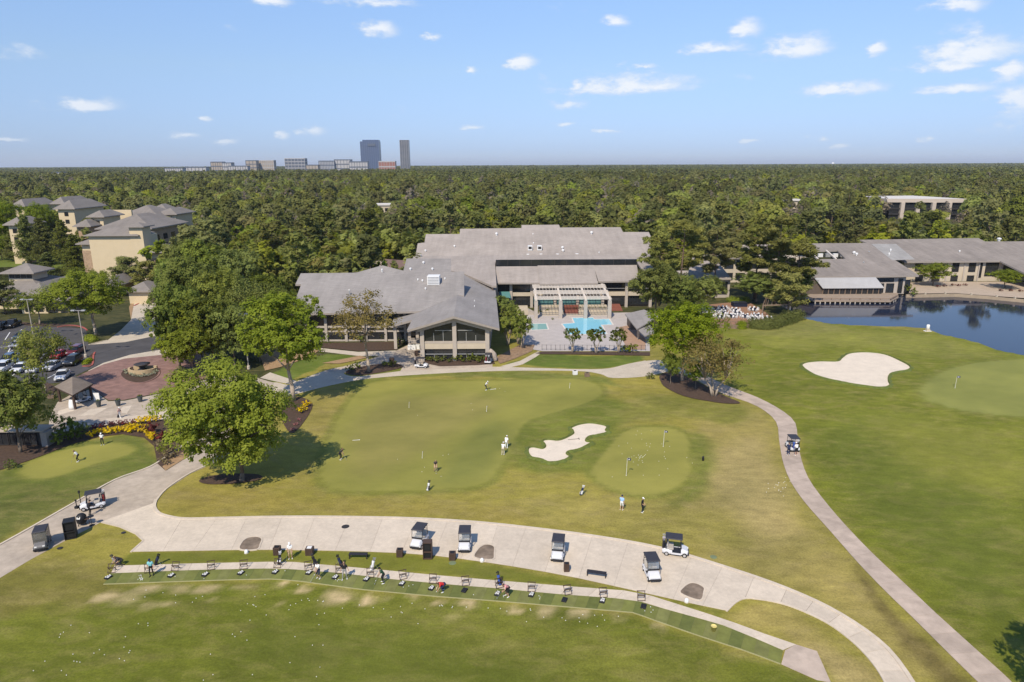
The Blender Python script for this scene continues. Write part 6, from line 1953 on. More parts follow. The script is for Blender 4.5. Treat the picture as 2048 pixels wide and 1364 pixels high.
# ================================================================ practice tee line
TS_UP = [(229,1132),(385,1127.5),(549,1124),(580,1124),(683,1133),(765,1140.5),(873,1151),(988,1161),(1110,1171),(1280,1184),(1300,1191.5),(1447,1238),(1545,1274),(1592,1289.6)]
TS_LO = [(222,1147),(385,1140.5),(529,1137.4),(580,1138.5),(683,1146.6),(785,1159),(929,1172),(990,1176.5),(1110,1188),(1272,1200),(1300,1210),(1443,1249.5),(1520,1281),(1566,1301)]
MT_LO = [(207,1169),(323,1164.8),(467,1160),(549,1158.5),(600,1163),(723,1179.5),(867,1193),(998,1203),(1153,1216),(1269,1226),(1300,1238),(1400,1273),(1487,1301),(1561,1328.6)]
def resample_px(px, n):
    w = [Vector((*q, 0)) for q in W2(px)]
    s = [0]
    for a, b in zip(w, w[1:]): s.append(s[-1] + (b - a).length)
    out = []
    for k in range(n + 1):
        t = s[-1] * k / n
        i = min(max(j for j in range(len(s)) if s[j] <= t + 1e-9), len(w) - 2)
        out.append(w[i].lerp(w[i + 1], (t - s[i]) / max(s[i + 1] - s[i], 1e-9)))
    return out
NSL = 26
ua, la = resample_px(TS_UP, NSL), resample_px(TS_LO, NSL)
walk = tag(MB().face([(p.x, p.y, .009) for p in reversed(ua)] + [(p.x, p.y, .009) for p in la]).build('tee_walk', m_joint), kind='structure')
for i in range(NSL):
    q = [ua[i], ua[i + 1], la[i + 1], la[i]]; c = sum(q, Vector()) / 4
    q = [p + (c - p).normalized() * .012 for p in q]
    MB().prism([(p.x, p.y) for p in q], .011, .045).build('slab', m_conc_l, walk)
slabs(walk, [[(1592,1289.6),(1634,1303),(1662,1366),(1634,1361),(1562,1329),(1570,1301)]], m_conc_w, .047)
m_mat = [pmat('turf_mat_light', (0.160, 0.172, 0.044), .95, .2, 1.2, .3, 12, coord='World', rnd=.08), pmat('turf_mat_dark', (0.122, 0.140, 0.036), .95, .2, 1.5, .3, 12, coord='World', rnd=.1),
         pmat('turf_mat_worn', (0.172, 0.178, 0.056), .95, .25, 1.2, .3, 12, coord='World', rnd=.08)]
NM = 60
um, lm = resample_px(TS_LO, NM), resample_px(MT_LO, NM)
tee = tag(MB().face([(p.x, p.y, .008) for p in reversed(um)] + [(p.x, p.y, .008) for p in lm]).build('tee_line', m_joint), kind='structure')
for i in range(NM):
    q = [um[i], um[i + 1], lm[i + 1], lm[i]]; c = sum(q, Vector()) / 4
    q = [p + (c - p).normalized() * .010 for p in q]
    MB().prism([(p.x, p.y) for p in q], .010, .030).build('mat', m_mat[(1, 0, 2, 0)[i % 4] if i % 4 else 1], tee)
edge_b = MB()
for a, b in zip(lm, lm[1:]):
    edge_b.beam((a.x, a.y, .03), (b.x, b.y, .03), .07, .06)
edge_b.build('edging', pmat('timber_edging', (.33, .31, .15), .9, .1), tee)

# ---------------------------------------------------------------- range furniture
m_rack = pmat('dark_timber', (.075, .048, .036), .6, .15)
def rot_thing(t, rz):
    t.rotation_euler = (0, 0, rz); return t
def make_rack():
    """folding bag stand: two crossed frames with rails"""
    t = thing('bag_stand', '', 'bag stand')
    for s in (-1, 1):
        MB().beam((s * .36, -.28, 0), (s * .36, .22, .80), .045, .045).build('leg', m_rack, t)
        MB().beam((s * .33, .30, 0), (s * .33, -.16, .62), .045, .045).build('leg', m_rack, t)
    MB().beam((-.42, .22, .80), (.42, .22, .80), .06, .07).build('rail', m_rack, t)
    MB().beam((-.38, -.02, .41), (.38, -.02, .41), .05, .06).build('rail', m_rack, t)
    MB().beam((-.40, -.28, .05), (.40, -.28, .05), .045, .045).build('rail', m_rack, t)
    MB().beam((-.36, -.16, .62), (.36, -.16, .62), .05, .05).build('rail', m_rack, t)
    return t
def make_tray(full=True):
    t = thing('ball_tray', '', 'ball tray')
    MB().box((0, 0, .06), (.46, .62, .12), top=.92).build('tray', m_black, t, bevel=.02)
    if full:
        r = random.Random(4); mb = MB()
        bmx = bmesh.new()
        for i in range(34):
            x, y = r.uniform(-.16, .16), r.uniform(-.23, .23)
            bmesh.ops.create_icosphere(bmx, subdivisions=1, radius=.032, matrix=Matrix.Translation((x, y, .13 + .05 * r.random())))
        me = bpy.data.meshes.new('ball_pile'); bmx.to_mesh(me); bmx.free(); me.materials.append(m_ball)
        o = bpy.data.objects.new('ball_pile', me); COL.objects.link(o); o.parent = t; o['kind'] = 'stuff'
    return t
m_ball = pmat('golf_ball', (.80, .80, .78), .4, 0)
rk, tray, tray0 = make_rack(), make_tray(), make_tray(False)
RK = [(225,1144),(298,1144),(352,1140),(423,1138),(488,1136.5),(556,1134),(617,1139),(679,1145),(741,1153),(806,1157),(866,1165),(931,1169.5),(998,1174),(1063,1181.5),(1135,1187.5),(1206,1193),(1282,1199.5)]
nth = ['first', 'second', 'third', 'fourth', 'fifth', 'sixth', 'seventh', 'eighth', 'ninth', 'tenth', 'eleventh', 'twelfth', 'thirteenth', 'fourteenth', 'fifteenth', 'sixteenth', 'seventeenth']
for i, (x, y) in enumerate(RK):
    p = P(x, y); clone(rk, (p.x, p.y, .045), 0.15 + .22 * math.sin(i * 2.3), '%s dark folding bag stand from the left on the tee walk' % nth[i], 'bag stands on the tee walk', .86)
TR = [(217,1156),(343,1152.5),(411,1150.5),(482,1147.5),(551,1145.5),(618,1147),(671,1156),(733,1160),(804,1169),(863,1178),(929,1182),(995,1189),(1063,1191),(1129,1201),(1205,1203),(1287,1214)]
for i, (x, y) in enumerate(TR):
    p = P(x, y); e = i in (10, 13, 15)
    clone(tray0 if e else tray, (p.x, p.y, .03), -.35, '%s %sball tray from the left on the tee mats' % (nth[i], 'nearly empty black ' if e else 'black '), 'ball trays on the tee mats')
drop(rk); drop(tray); drop(tray0)
# golf balls: each one
bmx = bmesh.new(); bmesh.ops.create_icosphere(bmx, subdivisions=2, radius=.034); mball = bpy.data.meshes.new('golf_ball'); bmx.to_mesh(mball); bmx.free(); mball.materials.append(m_ball)
mball.polygons.foreach_set('use_smooth', [True] * len(mball.polygons))
def ball_at(px, py, lab, grp, z=0.0):
    p = P(px, py); o = bpy.data.objects.new('golf_ball', mball); COL.objects.link(o); o.location = (p.x, p.y, z + .034); tag(o, lab, 'golf ball', grp)
rb = random.Random(17)
RB = [(142,1251),(127,1265),(121,1269),(119,1275),(179,1266),(277,1248),(296,1247),(296,1252),(146,1309),(148,1323),(154,1324),(160,1325),(90,1323),(67,1342),(123,1342),(133,1351),(188,1307),(199,1300),(209,1310),(251,1274),(248,1295),(260,1302),(258,1306),(239,1318),(249,1322),(421,1309),(385,1205),(506,1210),(512,1214),(500,1241),(482,1264),(465,1269),(470,1274),(494,1281),(581,1211),(578,1220),(634,1229),(649,1227),(625,1291),(646,1291),(638,1250),(590,1274),(640,1335),(633,1354),(505,1350),(426,1350),(407,1361),(580,1326),(685,1217),(596,1170),(530,1190),(640,1335)]
for (x, y) in RB: ball_at(x, y, 'white golf ball lying on the driving range grass', 'balls on the range')
for _ in range(55):
    x = rb.uniform(240, 1250); f = (x - 240) / 1010
    ball_at(x, 1178 + f * 50 + abs(rb.gauss(0, 16)), 'white golf ball lying on the driving range grass', 'balls on the range')
for _ in range(34): ball_at(rb.gauss(1290, 32), rb.gauss(915, 22), 'white golf ball scattered on the small green', 'balls on the small green')
for _ in range(14): ball_at(rb.gauss(1278, 6), rb.gauss(915, 6), 'white golf ball in the cluster between the two flags', 'ball cluster between the flags')
for (x, y) in ((835,831),(942,807),(945,820),(795,919),(886,911),(897,909),(849,935),(844,944),(882,953),(1010,783),(999,777),(947,1190)): ball_at(x, y, 'white golf ball lying on the big putting green', 'balls on the putting green')
for _ in range(22): ball_at(1560 + rb.gauss(0, 14), 975 + rb.gauss(0, 10), 'white golf ball near the bend of the side path', 'balls beside the side path')
for _ in range(26):
    i = rb.randrange(len(TR)); ball_at(TR[i][0] + rb.gauss(8, 6), TR[i][1] + rb.gauss(4, 3), 'white golf ball lying beside a ball tray', 'balls beside the trays', .03)
for k in range(16): ball_at(300 - 8 + rb.gauss(-10, 3), 1157 + rb.gauss(0, 3), 'white golf ball in the loose heap on the second mat', 'loose heap on a mat', .03)

def crate(name, lab, px, py, w, d, h, mat=None, rz=0.0, lidcol=None, shelf=False, cat='bin'):
    p = P(px, py)
    t = thing(name, lab, cat, (0, 0, 0))
    mt = mat or m_rack
    if shelf:
        for s in (-1, 1): MB().box((s * (w / 2 - .03), 0, h / 2), (.06, d, h)).build('side_panel', mt, t)
        MB().box((0, d / 2 - .03, h / 2), (w - .125, .06, h - .01)).build('back_panel', mt, t)
        for z in (.05, h * .42, h - .04): MB().box((0, -.03, z), (w - .125, d - .07, .07)).build('shelf', mt, t)
        MB().box((0, .04, h * .22), (w - .2, d - .2, h * .3)).build('drawer', m_black, t)
        MB().box((0, .04, h * .70), (w - .2, d - .2, h * .42)).build('inner_panel', m_black, t)
    else:
        MB().box((0, 0, h / 2), (w, d, h)).build('body', mt, t, bevel=.015)
        n = 4
        for k in range(n): MB().box((-w / 2 + w * (k + .5) / n, -d / 2 - .012, h * .5), (w / n * .84, .024, h * .86)).build('slat', mt, t)
        MB().box((0, 0, h + .02), (w * .6, d * .6, .04)).build('lid', lidcol or m_black, t)
    t.location = (p.x, p.y, 0); t.rotation_euler = (0, 0, rz)
    return t
crate('waste_bin', 'dark slatted bin beside the man in white shorts', 555, 1108, .62, .6, .78)
crate('waste_bin', 'dark slatted bin with white lid left of the black bench', 620, 1108, .72, .66, .7, lidcol=m_white)
crate('waste_bin', 'dark slatted bin left of the tall cabinet', 800, 1112, .6, .55, .75)
crate('waste_bin', 'dark slatted bin right of the tall cabinet', 905, 1118, .62, .6, .72)
crate('waste_bin', 'dark slatted bin between two white-fronted carts and the second bench', 1133, 1142, .5, .5, .8)
crate('club_cabinet', 'tall dark cabinet with open shelves at the edge of the cart path', 856, 1115, .85, .75, 1.75, shelf=True, cat='cabinet')
crate('ball_machine', 'tall black cabinet beside the left cart path', 143, 1074, 1.0, 1.1, 1.9, m_black, .45, shelf=True, cat='cabinet')
m_bench = pmat('black_metal', (.030, .027, .030), .5, .1)
def bench(lab, px, py, rz):
    p = P(px, py); t = thing('bench', lab, 'bench')
    for k in range(4): MB().box((0, -.18 + k * .12, .46), (1.75, .105, .04)).build('slat', m_bench, t)
    for s in (-1, 1):
        for y in (-.17, .17): MB().box((s * .82, y, .22), (.08, .07, .439)).build('leg', m_bench, t)
    MB().box((0, 0, .41), (1.5, .08, .05)).build('stretcher', m_bench, t)
    t.location = (p.x, p.y, 0); t.rotation_euler = (0, 0, rz)
bench('black backless bench on the turf left of the tall cabinet', 717, 1116, -.03)
bench('black backless bench near the cart at the right end of the path', 1193, 1153, -.25)
def marker(lab, px, py):
    p = P(px, py); t = thing('path_marker', lab, 'marker')
    MB().lathe((0, 0, 0), [(.16, 0), (.19, .05), (.18, .2), (.12, .32), (.05, .36)], 14).build('stone', m_wpaint, t, smooth=True)
    MB().lathe((0, 0, 0), [(.21, 0), (.21, .02), (.17, .025)], 14).build('base', m_conc, t)
    t.location = (p.x, p.y, 0)
marker('white rounded marker below the left mulch cut-out', 493, 1106); marker('white rounded marker below the middle mulch cut-out', 964, 1123); marker('white rounded marker below the right mulch cut-out', 1373, 1204)
p = P(1427, 1262); t = thing('yellow_bucket', 'yellow bucket standing on the tee mats at right', 'bucket')
MB().lathe((0, 0, 0), [(.17, 0), (.22, .42), (.23, .42), (.23, .45), (.20, .45), (.17, .40)], 16).build('pail', pmat('yellow_plastic', (.72, .60, .20), .5, .05), t, smooth=True)
MB().tube((-.2, 0, .44), (.2, 0, .44), .012).build('handle', m_metal, t); t.location = (p.x, p.y, .03)
for (x, y, r, nm, lab) in ((691,1054,.35,'manhole_cover','dark round manhole cover in the cart path'),(1427,1114,.28,'valve_cover','small green valve cover in the rough beside the kerb'),(120,1097,.22,'drain_cover','small dark drain cover in the left path'),(247,1066,.2,'drain_cover','small dark drain cover at the path junction'),(905,1126,.3,'sprinkler_ring','faint round sprinkler cover in the mown turf')):
    p = P(x, y); t = thing(nm, lab, 'cover', (p.x, p.y, 0))
    z = .05 if nm in ('manhole_cover', 'drain_cover') else .004
    MB().lathe((p.x, p.y, z), [(r, 0), (r, .012), (r * .85, .016)], 18).build('lid', m_frame if nm in ('manhole_cover', 'drain_cover') else pmat('green_lid', (.16, .20, .11), .7), t)
    MB().lathe((p.x, p.y, z), [(r * 1.15, -.002), (r * 1.15, .008), (r * 1.02, .008)], 18).build('ring', m_frame if nm in ('manhole_cover', 'drain_cover') else _mats['green_lid'], t)
# bollards by the left path
def bollard(lab, px, py, h, r, head):
    p = P(px, py); t = thing('ball_washer', lab, 'post')
    MB().tube((0, 0, 0), (0, 0, h), .045, n=8).build('post', m_black, t)
    MB().box((0, 0, h + head / 2), (r, r, head)).build('head', m_black, t, bevel=.02)
    MB().box((0, 0, .12), (.34, .34, .24)).build('base', m_black, t)
    t.location = (p.x, p.y, .05)
bollard('taller black post behind the left parked cart', 163, 1014, 1.6, .16, .3); bollard('shorter black post with pot-like foot beside the cart', 154, 1017, .8, .14, .22)
sheet('post_pad', [(146,1016),(160,1008),(170,1012),(156,1021)], m_conc, z=.03)
# kettle-like drinks barrel with small table
p = P(165, 1050); t = thing('drinks_barrel', 'round black barrel cooler between cart and tall cabinet', 'cooler')
MB().lathe((0, 0, 0), [(.30, .18), (.46, .35), (.50, .7), (.46, 1.02), (.30, 1.22), (.1, 1.28)], 18).build('barrel', m_black, t, smooth=True)
for k in range(3): MB().beam((math.cos(k * 2.1) * .3, math.sin(k * 2.1) * .3, .3), (math.cos(k * 2.1) * .42, math.sin(k * 2.1) * .42, 0), .06, .06).build('leg', m_black, t)
MB().box((0, -.44, .98), (.34, .03, .22), M=Matrix.Rotation(-.5, 3, 'X')).build('white_sign', m_wpaint, t); MB().box((.62, 0, .72), (.34, .5, .04)).build('side_shelf', m_rack, t)
MB().beam((.62, .2, 0), (.62, .2, .7), .04, .04).build('shelf_leg', m_rack, t)
t.location = (p.x, p.y, .03)
p = P(184, 1051); t = thing('stand_table', 'small round black table on a thin stem by the left carts', 'table')
MB().lathe((0, 0, 0), [(.26, 0), (.26, .03), (.05, .05)], 16).build('foot', m_black, t); MB().tube((0, 0, .04), (0, 0, 1.0), .03).build('stem', m_black, t); MB().lathe((0, 0, 1.0), [(.32, 0), (.32, .03)], 16).build('top', m_black, t)
t.location = (p.x, p.y, .03)

# ---------------------------------------------------------------- flags and green furniture
m_pole = pmat('flag_pole', (.72, .70, .66), .5, .03)
m_flag = pmat('flag_cloth', (.045, .055, .10), .8, .2, 6)
def flag(lab, bx, by, h, fl=True, fs=.42):
    p = P(bx, by); t = thing('flagstick', lab, 'flag')
    MB().tube((0, 0, 0), (.05, 0, h), .026, .02, 8).build('pole', m_pole, t)
    MB().lathe((0, 0, 0), [(.06, 0), (.06, .012)], 12).build('cup', m_white, t)
    if fl:
        mb = MB(); n = 5
        for k in range(n):
            a, b = k / n, (k + 1) / n
            f = lambda u: .06 * math.sin(u * 5)
            q = [(.05 + a * fs, f(a), h - fs * .72), (.05 + b * fs, f(b), h - fs * .72), (.05 + b * fs, f(b), h - .02), (.05 + a * fs, f(a), h - .02)]
            mb.face(q); mb.face([(x, y + .012, z) for x, y, z in reversed(q)])
        mb.build('cloth', m_flag, t)
        MB().box((.05 + fs * .5, -.03, h - fs * .38), (fs * .3, .02, fs * .3)).build('emblem', m_wpaint, t)
    t.location = (p.x, p.y, 0)
flag('tall flagstick with navy flag at the near left of the small green', 1252.5, 951, 2.25); flag('tall flagstick with navy flag at the far side of the small green', 1326.5, 893, 2.25)
flag('flagstick with dark flag on the right-hand green', 1910, 776, 2.1, True, .5)
for (x, y, lab) in ((818,815,'short white stick on the left part of the big putting green'),(973,823,'short white stick in the middle of the big putting green'),(844.5,916,'short white stick near the golfer in shorts'),(1139,776,'short white stick at the far right of the putting green')):
    flag(lab, x, y, .9, True, .14)
p0, p1 = P(1136, 880), P(1158, 878); t = thing('bunker_rake', 'rake lying in the sand of the practice bunker', 'rake', (p0.x, p0.y, 0))
MB().beam((p0.x, p0.y, .045), (p1.x, p1.y, .055), .04, .04).build('handle', m_rack, t); MB().box((p1.x, p1.y, .05), (.08, .55, .05)).build('head', m_black, t)
for (a, b, c, d, lab) in ((705,881,719,880,'pale alignment stick lying on the putting green'),(980,779.5,991,778,'pale putting aid lying before the white-shirted putter')):
    A, B = P(a, b), P(c, d); t = thing('alignment_stick', lab, 'stick', (A.x, A.y, 0)); MB().beam((A.x, A.y, .03), (B.x, B.y, .03), .05, .04).build('stick', m_white, t); MB().box((B.x, B.y, .03), (.1, .1, .05)).build('tip', m_wpaint, t)
p = P(1406, 921); t = thing('practice_bag', 'small black shag bag standing right of the small green', 'bag')
MB().lathe((0, 0, 0), [(.13, 0), (.15, .1), (.14, .45), (.10, .55)], 10).build('tube', m_black, t, smooth=True); MB().tube((-.1, 0, .55), (.1, 0, .62), .015).build('handle', m_black, t); t.location = (p.x, p.y, 0)
p = P(1855, 662); t = thing('tee_marker_sign', 'white cooler on a stand at the lake edge', 'cooler')
MB().lathe((0, 0, .55), [(.3, 0), (.34, .1), (.34, .75), (.25, .9)], 14).build('drum', m_wpaint, t, smooth=True); MB().box((0, 0, .28), (.7, .6, .54)).build('stand', m_cream, t); MB().box((0, 0, .02), (1.5, .9, .04)).build('pad', m_wpaint, t); t.location = (p.x, p.y, 0)
for (x, y, mt, lab) in ((1150,749,'w','white ball cooler box on the turf below the loop path'),(1174,753,'b','brown ball cooler box on the turf below the loop path')):
    crate('cooler_box', lab, x, y, .8, .6, .7, m_white if mt == 'w' else m_timber, .2, cat='box')
for (x, y, lab) in ((198,814,'left of three grey plant tubs on the plaza apron'),(237,812,'middle of three grey plant tubs on the plaza apron'),(281,804,'right of three grey plant tubs on the plaza apron')):
    p = P(x, y); t = thing('plant_tub', lab, 'planter')
    MB().lathe((0, 0, 0), [(.26, 0), (.40, .85), (.44, .85), (.44, .95), (.38, .95), (.36, .85)], 18).build('tub', pmat('grey_tub', (.075, .085, .085), .6, .1), t, smooth=False)
    cm, tm = tp('shrub'); c = bpy.data.objects.new('plant', cm); COL.objects.link(c); c.parent = t; c.location = (0, 0, .8); c.scale = (.35, .35, .3)
    t.location = (p.x, p.y, .03)
# ---------------------------------------------------------------- lamp posts
def lamp(lab, bx, by, ty, heads, name='lamp_post'):
    p = P(bx, by); h = PY(bx, ty, p.y).z
    t = thing(name, lab, 'lamp post')
    MB().tube((0, 0, 0), (0, 0, h), .11, .075, 10).build('pole', pmat('lamp_pole', (.42, .38, .32), .6, .1), t)
    MB().lathe((0, 0, 0), [(.28, 0), (.28, .6), (.2, .65)], 12).build('base', m_conc, t)
    if heads == 'box':
        MB().beam((-.9, 0, h), (.9, 0, h), .1, .1).build('arm', m_metal, t)
        for s in (-1, 1): MB().box((s * 1.0, 0, h + .02), (.75, .45, .22)).build('lamp_head', m_metal, t, bevel=.03)
    else:
        for s in (-1, 1):
            MB().beam((0, 0, h - .2), (s * .5, -.1, h), .07, .07).build('arm', m_metal, t)
            MB().lathe((s * .55, -.1, h - .1), [(.12, 0), (.30, .1), (.34, .35), (.2, .42)], 12).build('lamp_head', m_metal, t, smooth=True)
    t.location = (p.x, p.y, 0); return t
lamp('tall lamp post at the back of the car park', 68, 677, 599, 'box'); lamp('tall lamp post in the kerbed island by the brick plaza', 172, 714.5, 621, 'box')
lamp('tall lamp post among the parked cars at left', 61, 765, 682, 'box'); lamp('lamp post with two round floodlights before the grove', 497.5, 738, 630, 'flood')
lamp('far lamp post by the pale car park at upper right', 1980, 468, 442, 'box'); lamp('far lamp post left of the pale car park in the trees', 1961, 458, 425, 'box')
# ---------------------------------------------------------------- fountain
fx = P(278, 748); t = thing('fountain', 'curved sandstone wall with dark bowl in the round flower bed', 'fountain', (fx.x, fx.y, 0))
m_sst = pmat('sandstone', (.46, .35, .21), .9, .12, 1.5)
mb = MB(); n = 18
for k in range(n):
    a, b = math.pi * (.98 + 1.04 * k / n), math.pi * (.98 + 1.04 * (k + 1) / n)
    for r0_, r1_, h in ((2.2, 2.55, .8),):
        q = [(fx.x + math.cos(u) * r, fx.y + 1.6 + math.sin(u) * r * .9) for r, u in ((r0_, a), (r1_, a), (r1_, b), (r0_, b))]
        mb.prism(q, 0, h)
mb.build('curved_wall', m_sst, t)
MB().lathe((fx.x, fx.y + 1.4, 0), [(.8, 0), (.8, .5), (.4, .6), (.34, 1.0), (.9, 1.2), (1.35, 1.45), (1.37, 1.5), (.3, 1.4)], 24).build('bowl', pmat('bronze', (.05, .042, .04), .5, .2), t, smooth=True)
MB().box((fx.x, fx.y + 2.4, .45), (4.2, .5, .75)).build('back_wall', m_sst, t)
bed = [(241,752),(246,742),(262,735),(283,731),(305,733),(318,741),(316,752),(300,762),(278,767),(255,763)]
sheet('fountain_bed', spl(bed, 3), m_mulch, z=.09); kerb('kerb', bed, .3, .14, m_brick, closed=True)
# ---------------------------------------------------------------- gazebo
gz = thing('gazebo', 'open brown-roofed shelter on dark posts at the plaza edge', 'shelter', P(150, 800))
g0 = [P(121, 804), P(151, 819), P(184, 799), P(155, 785)]
gc = sum(g0, Vector()) / 4
for q in g0:
    MB().box((q.x, q.y, 1.25), (.28, .28, 2.5)).build('post', m_rack, gz)
ev = [gc + (q - gc) * 1.22 + Vector((0, 0, 2.6)) for q in g0]
apx = gc + Vector((0, 0, 4.0))
mb = MB()
for i in range(4):
    j = (i + 1) % 4
    mb.face([ev[i], ev[j], apx]); mb.face([ev[i] - Vector((0, 0, .22)), ev[j] - Vector((0, 0, .22)), ev[j], ev[i]], 1)
mb.face([e - Vector((0, 0, .22)) for e in ev], 1)
mb.build('roof', [shingle('shelter_shingle', (.20, .165, .135)), m_rack], gz)
for i in range(4):
    MB().beam(g0[i] + Vector((0, 0, 2.3)), g0[(i + 1) % 4] + Vector((0, 0, 2.3)), .18, .2).build('beam', m_rack, gz)
p = P(187, 803); t = thing('notice_board', 'white sign board at the right post of the shelter', 'sign'); MB().box((0, 0, .75), (.9, .08, 1.3)).build('board', m_wpaint, t); MB().box((0, .06, .7), (.1, .05, 1.4)).build('post', m_rack, t); t.location = (p.x + .6, p.y, .03)
p = P(150, 816); t = thing('covered_rack', 'white cloth cover hanging over a rack beside the shelter', 'rack')
MB().lathe((0, 0, 0), [(.52, 0.02), (.48, .5), (.40, 1.1), (.28, 1.5), (.1, 1.6)], 14, sy=.7).build('cover', m_wpaint, t, smooth=True); MB().box((0, 0, 1.62), (.3, .2, .12)).build('rail', m_rack, t); t.location = (p.x, p.y - .6, .03)
crate('wooden_box', 'low wooden box with red cloth left of the shelter', 104, 796, 1.0, .7, .6, m_timber, .3, cat='box')
# ---------------------------------------------------------------- banquet terrace
TER = [(1388,622),(1398,612),(1456,606),(1500,606),(1532,626),(1548,640),(1500,650),(1420,650),(1392,640)]
sheet('banquet_terrace', TER, pmat('terrace_brick', (.28, .16, .10), .9, .2, 1.5, coord='World'))
m_navy = pmat('navy_cloth', (.012, .016, .035), .9, .1)
m_chw = pmat('white_chair', (.80, .80, .80), .5, .02)
tb = thing('round_table', '', 'table')
MB().lathe((0, 0, 0), [(.78, .02), (.80, .1), (.82, .72), (.80, .76)], 20).build('tablecloth', m_navy, tb); MB().lathe((0, 0, .76), [(.12, 0), (.1, .12), (.05, .2)], 10).build('centrepiece', m_chw, tb)
ck = MB(); ck.box((0, 0, .45), (.42, .42, .05)); ck.box((0, .2, .70), (.42, .05, .46))
for sx in (-1, 1):
    for sy_ in (-1, 1): ck.box((sx * .17, sy_ * .17, .21), (.05, .05, .42))
me_ch = ck.mesh('folding_chair', m_chw)
TB = [(1414.8,620),(1420.6,633.7),(1446,620),(1446,629),(1440,637),(1463.6,635.7),(1469.5,624),(1474,631),(1490,636),(1506.6,622),(1506.6,641),(1513.4,635),(1534,641),(1404,628),(1433,626)]
for i, (x, y) in enumerate(TB):
    p = P(x, y)
    clone(tb, (p.x, p.y, .05), i, 'dark-clothed round banquet table on the terrace', 'banquet tables on the terrace')
    for k in range(8):
        a = k * math.pi / 4 + i * .3
        o = bpy.data.objects.new('folding_chair', me_ch); COL.objects.link(o)
        o.location = (p.x + math.cos(a) * 1.15, p.y + math.sin(a) * 1.15, .05); o.rotation_euler = (0, 0, a - math.pi / 2)
        tag(o, 'white folding chair at a dark round table on the terrace', 'chair', 'white chairs on the terrace')
drop(tb)
s0 = P(1478, 613); t = thing('stage', 'navy-skirted stage at the back of the banquet terrace', 'stage', (s0.x, s0.y, 0))
MB().box((s0.x, s0.y, .55), (3.6, 2.2, 1.1)).build('skirt', m_navy, t); MB().box((s0.x, s0.y, 1.14), (3.7, 2.3, .07)).build('deck', m_black, t)
ab = thing('timber_arbor', 'timber post canopy beside the pines on the terrace', 'canopy', P(1550, 630))
aq = [P(1524, 634), P(1576, 632), P(1570, 618), P(1530, 618)]
for q in aq: MB().box((q.x, q.y, 1.4), (.24, .24, 2.8)).build('post', m_timber, ab)
for i in range(4): MB().beam(aq[i] + Vector((0, 0, 2.85)), aq[(i + 1) % 4] + Vector((0, 0, 2.85)), .2, .25).build('beam', m_timber, ab)
for k in range(7): MB().beam(aq[0].lerp(aq[1], k / 6) + Vector((0, 0, 3.05)), aq[3].lerp(aq[2], k / 6) + Vector((0, 0, 3.05)), .12, .15).build('rafter', m_timber, ab)
ww = thing('terrace_wall', 'low timber retaining wall along the front of the banquet terrace', 'wall', P(1460, 655))
wp = [P(1418, 653), P(1445, 655), P(1475, 658), P(1497, 656)]
for a, b in zip(wp, wp[1:]):
    for z in (.15, .45, .75): MB().beam(a + Vector((0, 0, z)), b + Vector((0, 0, z)), .3, .26).build('plank', m_timber, ww)
rl_ = thing('terrace_railing', 'timber railing along the left front of the banquet terrace', 'railing', P(1440, 651))
for k in range(8):
    q = P(1420 + k * 10, 650 + k * .4); MB().box((q.x, q.y, .55), (.12, .12, 1.1)).build('post', m_timber, rl_)
MB().beam(P(1420, 650) + Vector((0, -.1, 1.0)), P(1490, 652.8) + Vector((0, -.1, 1.0)), .1, .12).build('rail', m_timber, rl_)
def hedge(name, lab, px, w, h, n, mat, size=.2, seed=1):
    r = np.random.RandomState(seed)
    pts = [Vector((*q, 0)) for q in W2(spl(px, 6, False))]
    A = np.array([tuple(q) for q in pts]); i = r.randint(0, len(A) - 1, n); f = r.rand(n)[:, None]
    base = A[i] * (1 - f) + A[i + 1] * f
    e = ball(r, n); e[:, 2] = np.abs(e[:, 2])
    k = 1 + .16 * np.sin(base[:, 0] * 1.1) + .1 * r.normal(size=n)
    off = e * (r.rand(n) ** .25)[:, None] * np.array([w / 2, w / 2, h]) * k[:, None]
    o = thing(name, lab, 'hedge', (pts[0].x, pts[0].y, 0))
    V, Q = leaf_quads(r, base + off - np.array([pts[0].x, pts[0].y, 0]), e * 1.2 + ball(r, n) * .45, np.full(n, size))
    c = bpy.data.objects.new('foliage', np_mesh('foliage', V, Q, [mat])); COL.objects.link(c); c.parent = o
    mb = MB()
    for q in pts[::3]: mb.tube((q.x - pts[0].x, q.y - pts[0].y, 0), (q.x - pts[0].x, q.y - pts[0].y, h * .7), .06, n=5)
    mb.build('stems', m_bark, None).parent = o
hedge('clipped_hedge', 'clipped rounded hedge along the right front of the terrace', [(1502,654),(1525,657),(1550,653),(1575,645),(1598,637)], 4.0, 2.6, 18000, L_dark, .2)
hedge('low_hedge', 'bright low hedge behind the stage', [(1458,604),(1478,602),(1494,604)], 2.4, 1.5, 3000, L_bright, .2, 2)
hedge('terrace_hedge', 'small clipped shrub before the terrace wall', [(1478,657),(1486,657)], 2.0, 1.8, 2200, L_bright2, .2, 3)
hedge('kerb_hedge', 'yellow-green hedge at the foot of the large drive tree', [(176,680),(188,682)], 2.2, 1.2, 2500, L_bright, .2, 4)
hedge('island_hedge', 'low yellow-green shrubs on the kerbed parking island', [(172,728),(180,722)], 1.6, .8, 1600, L_bright, .2, 5)
for (a, b, c, lab) in ((824,699,1.6,'left white-clothed serving table below the balcony'),(833,698,1.4,'right white-clothed serving table below the balcony')):
    p = P(a, b); t = thing('serving_table', lab, 'table'); MB().box((0, 0, .46), (c, .8, .92)).build('cloth', m_wpaint, t, bevel=.03); MB().box((0, 0, .94), (c * .7, .4, .04)).build('tray', m_metal, t); t.location = (p.x, p.y, .03)
crate('waste_bin', 'dark bin on the apron below the serving tables', 833, 711, .7, .6, .9, cat='bin')
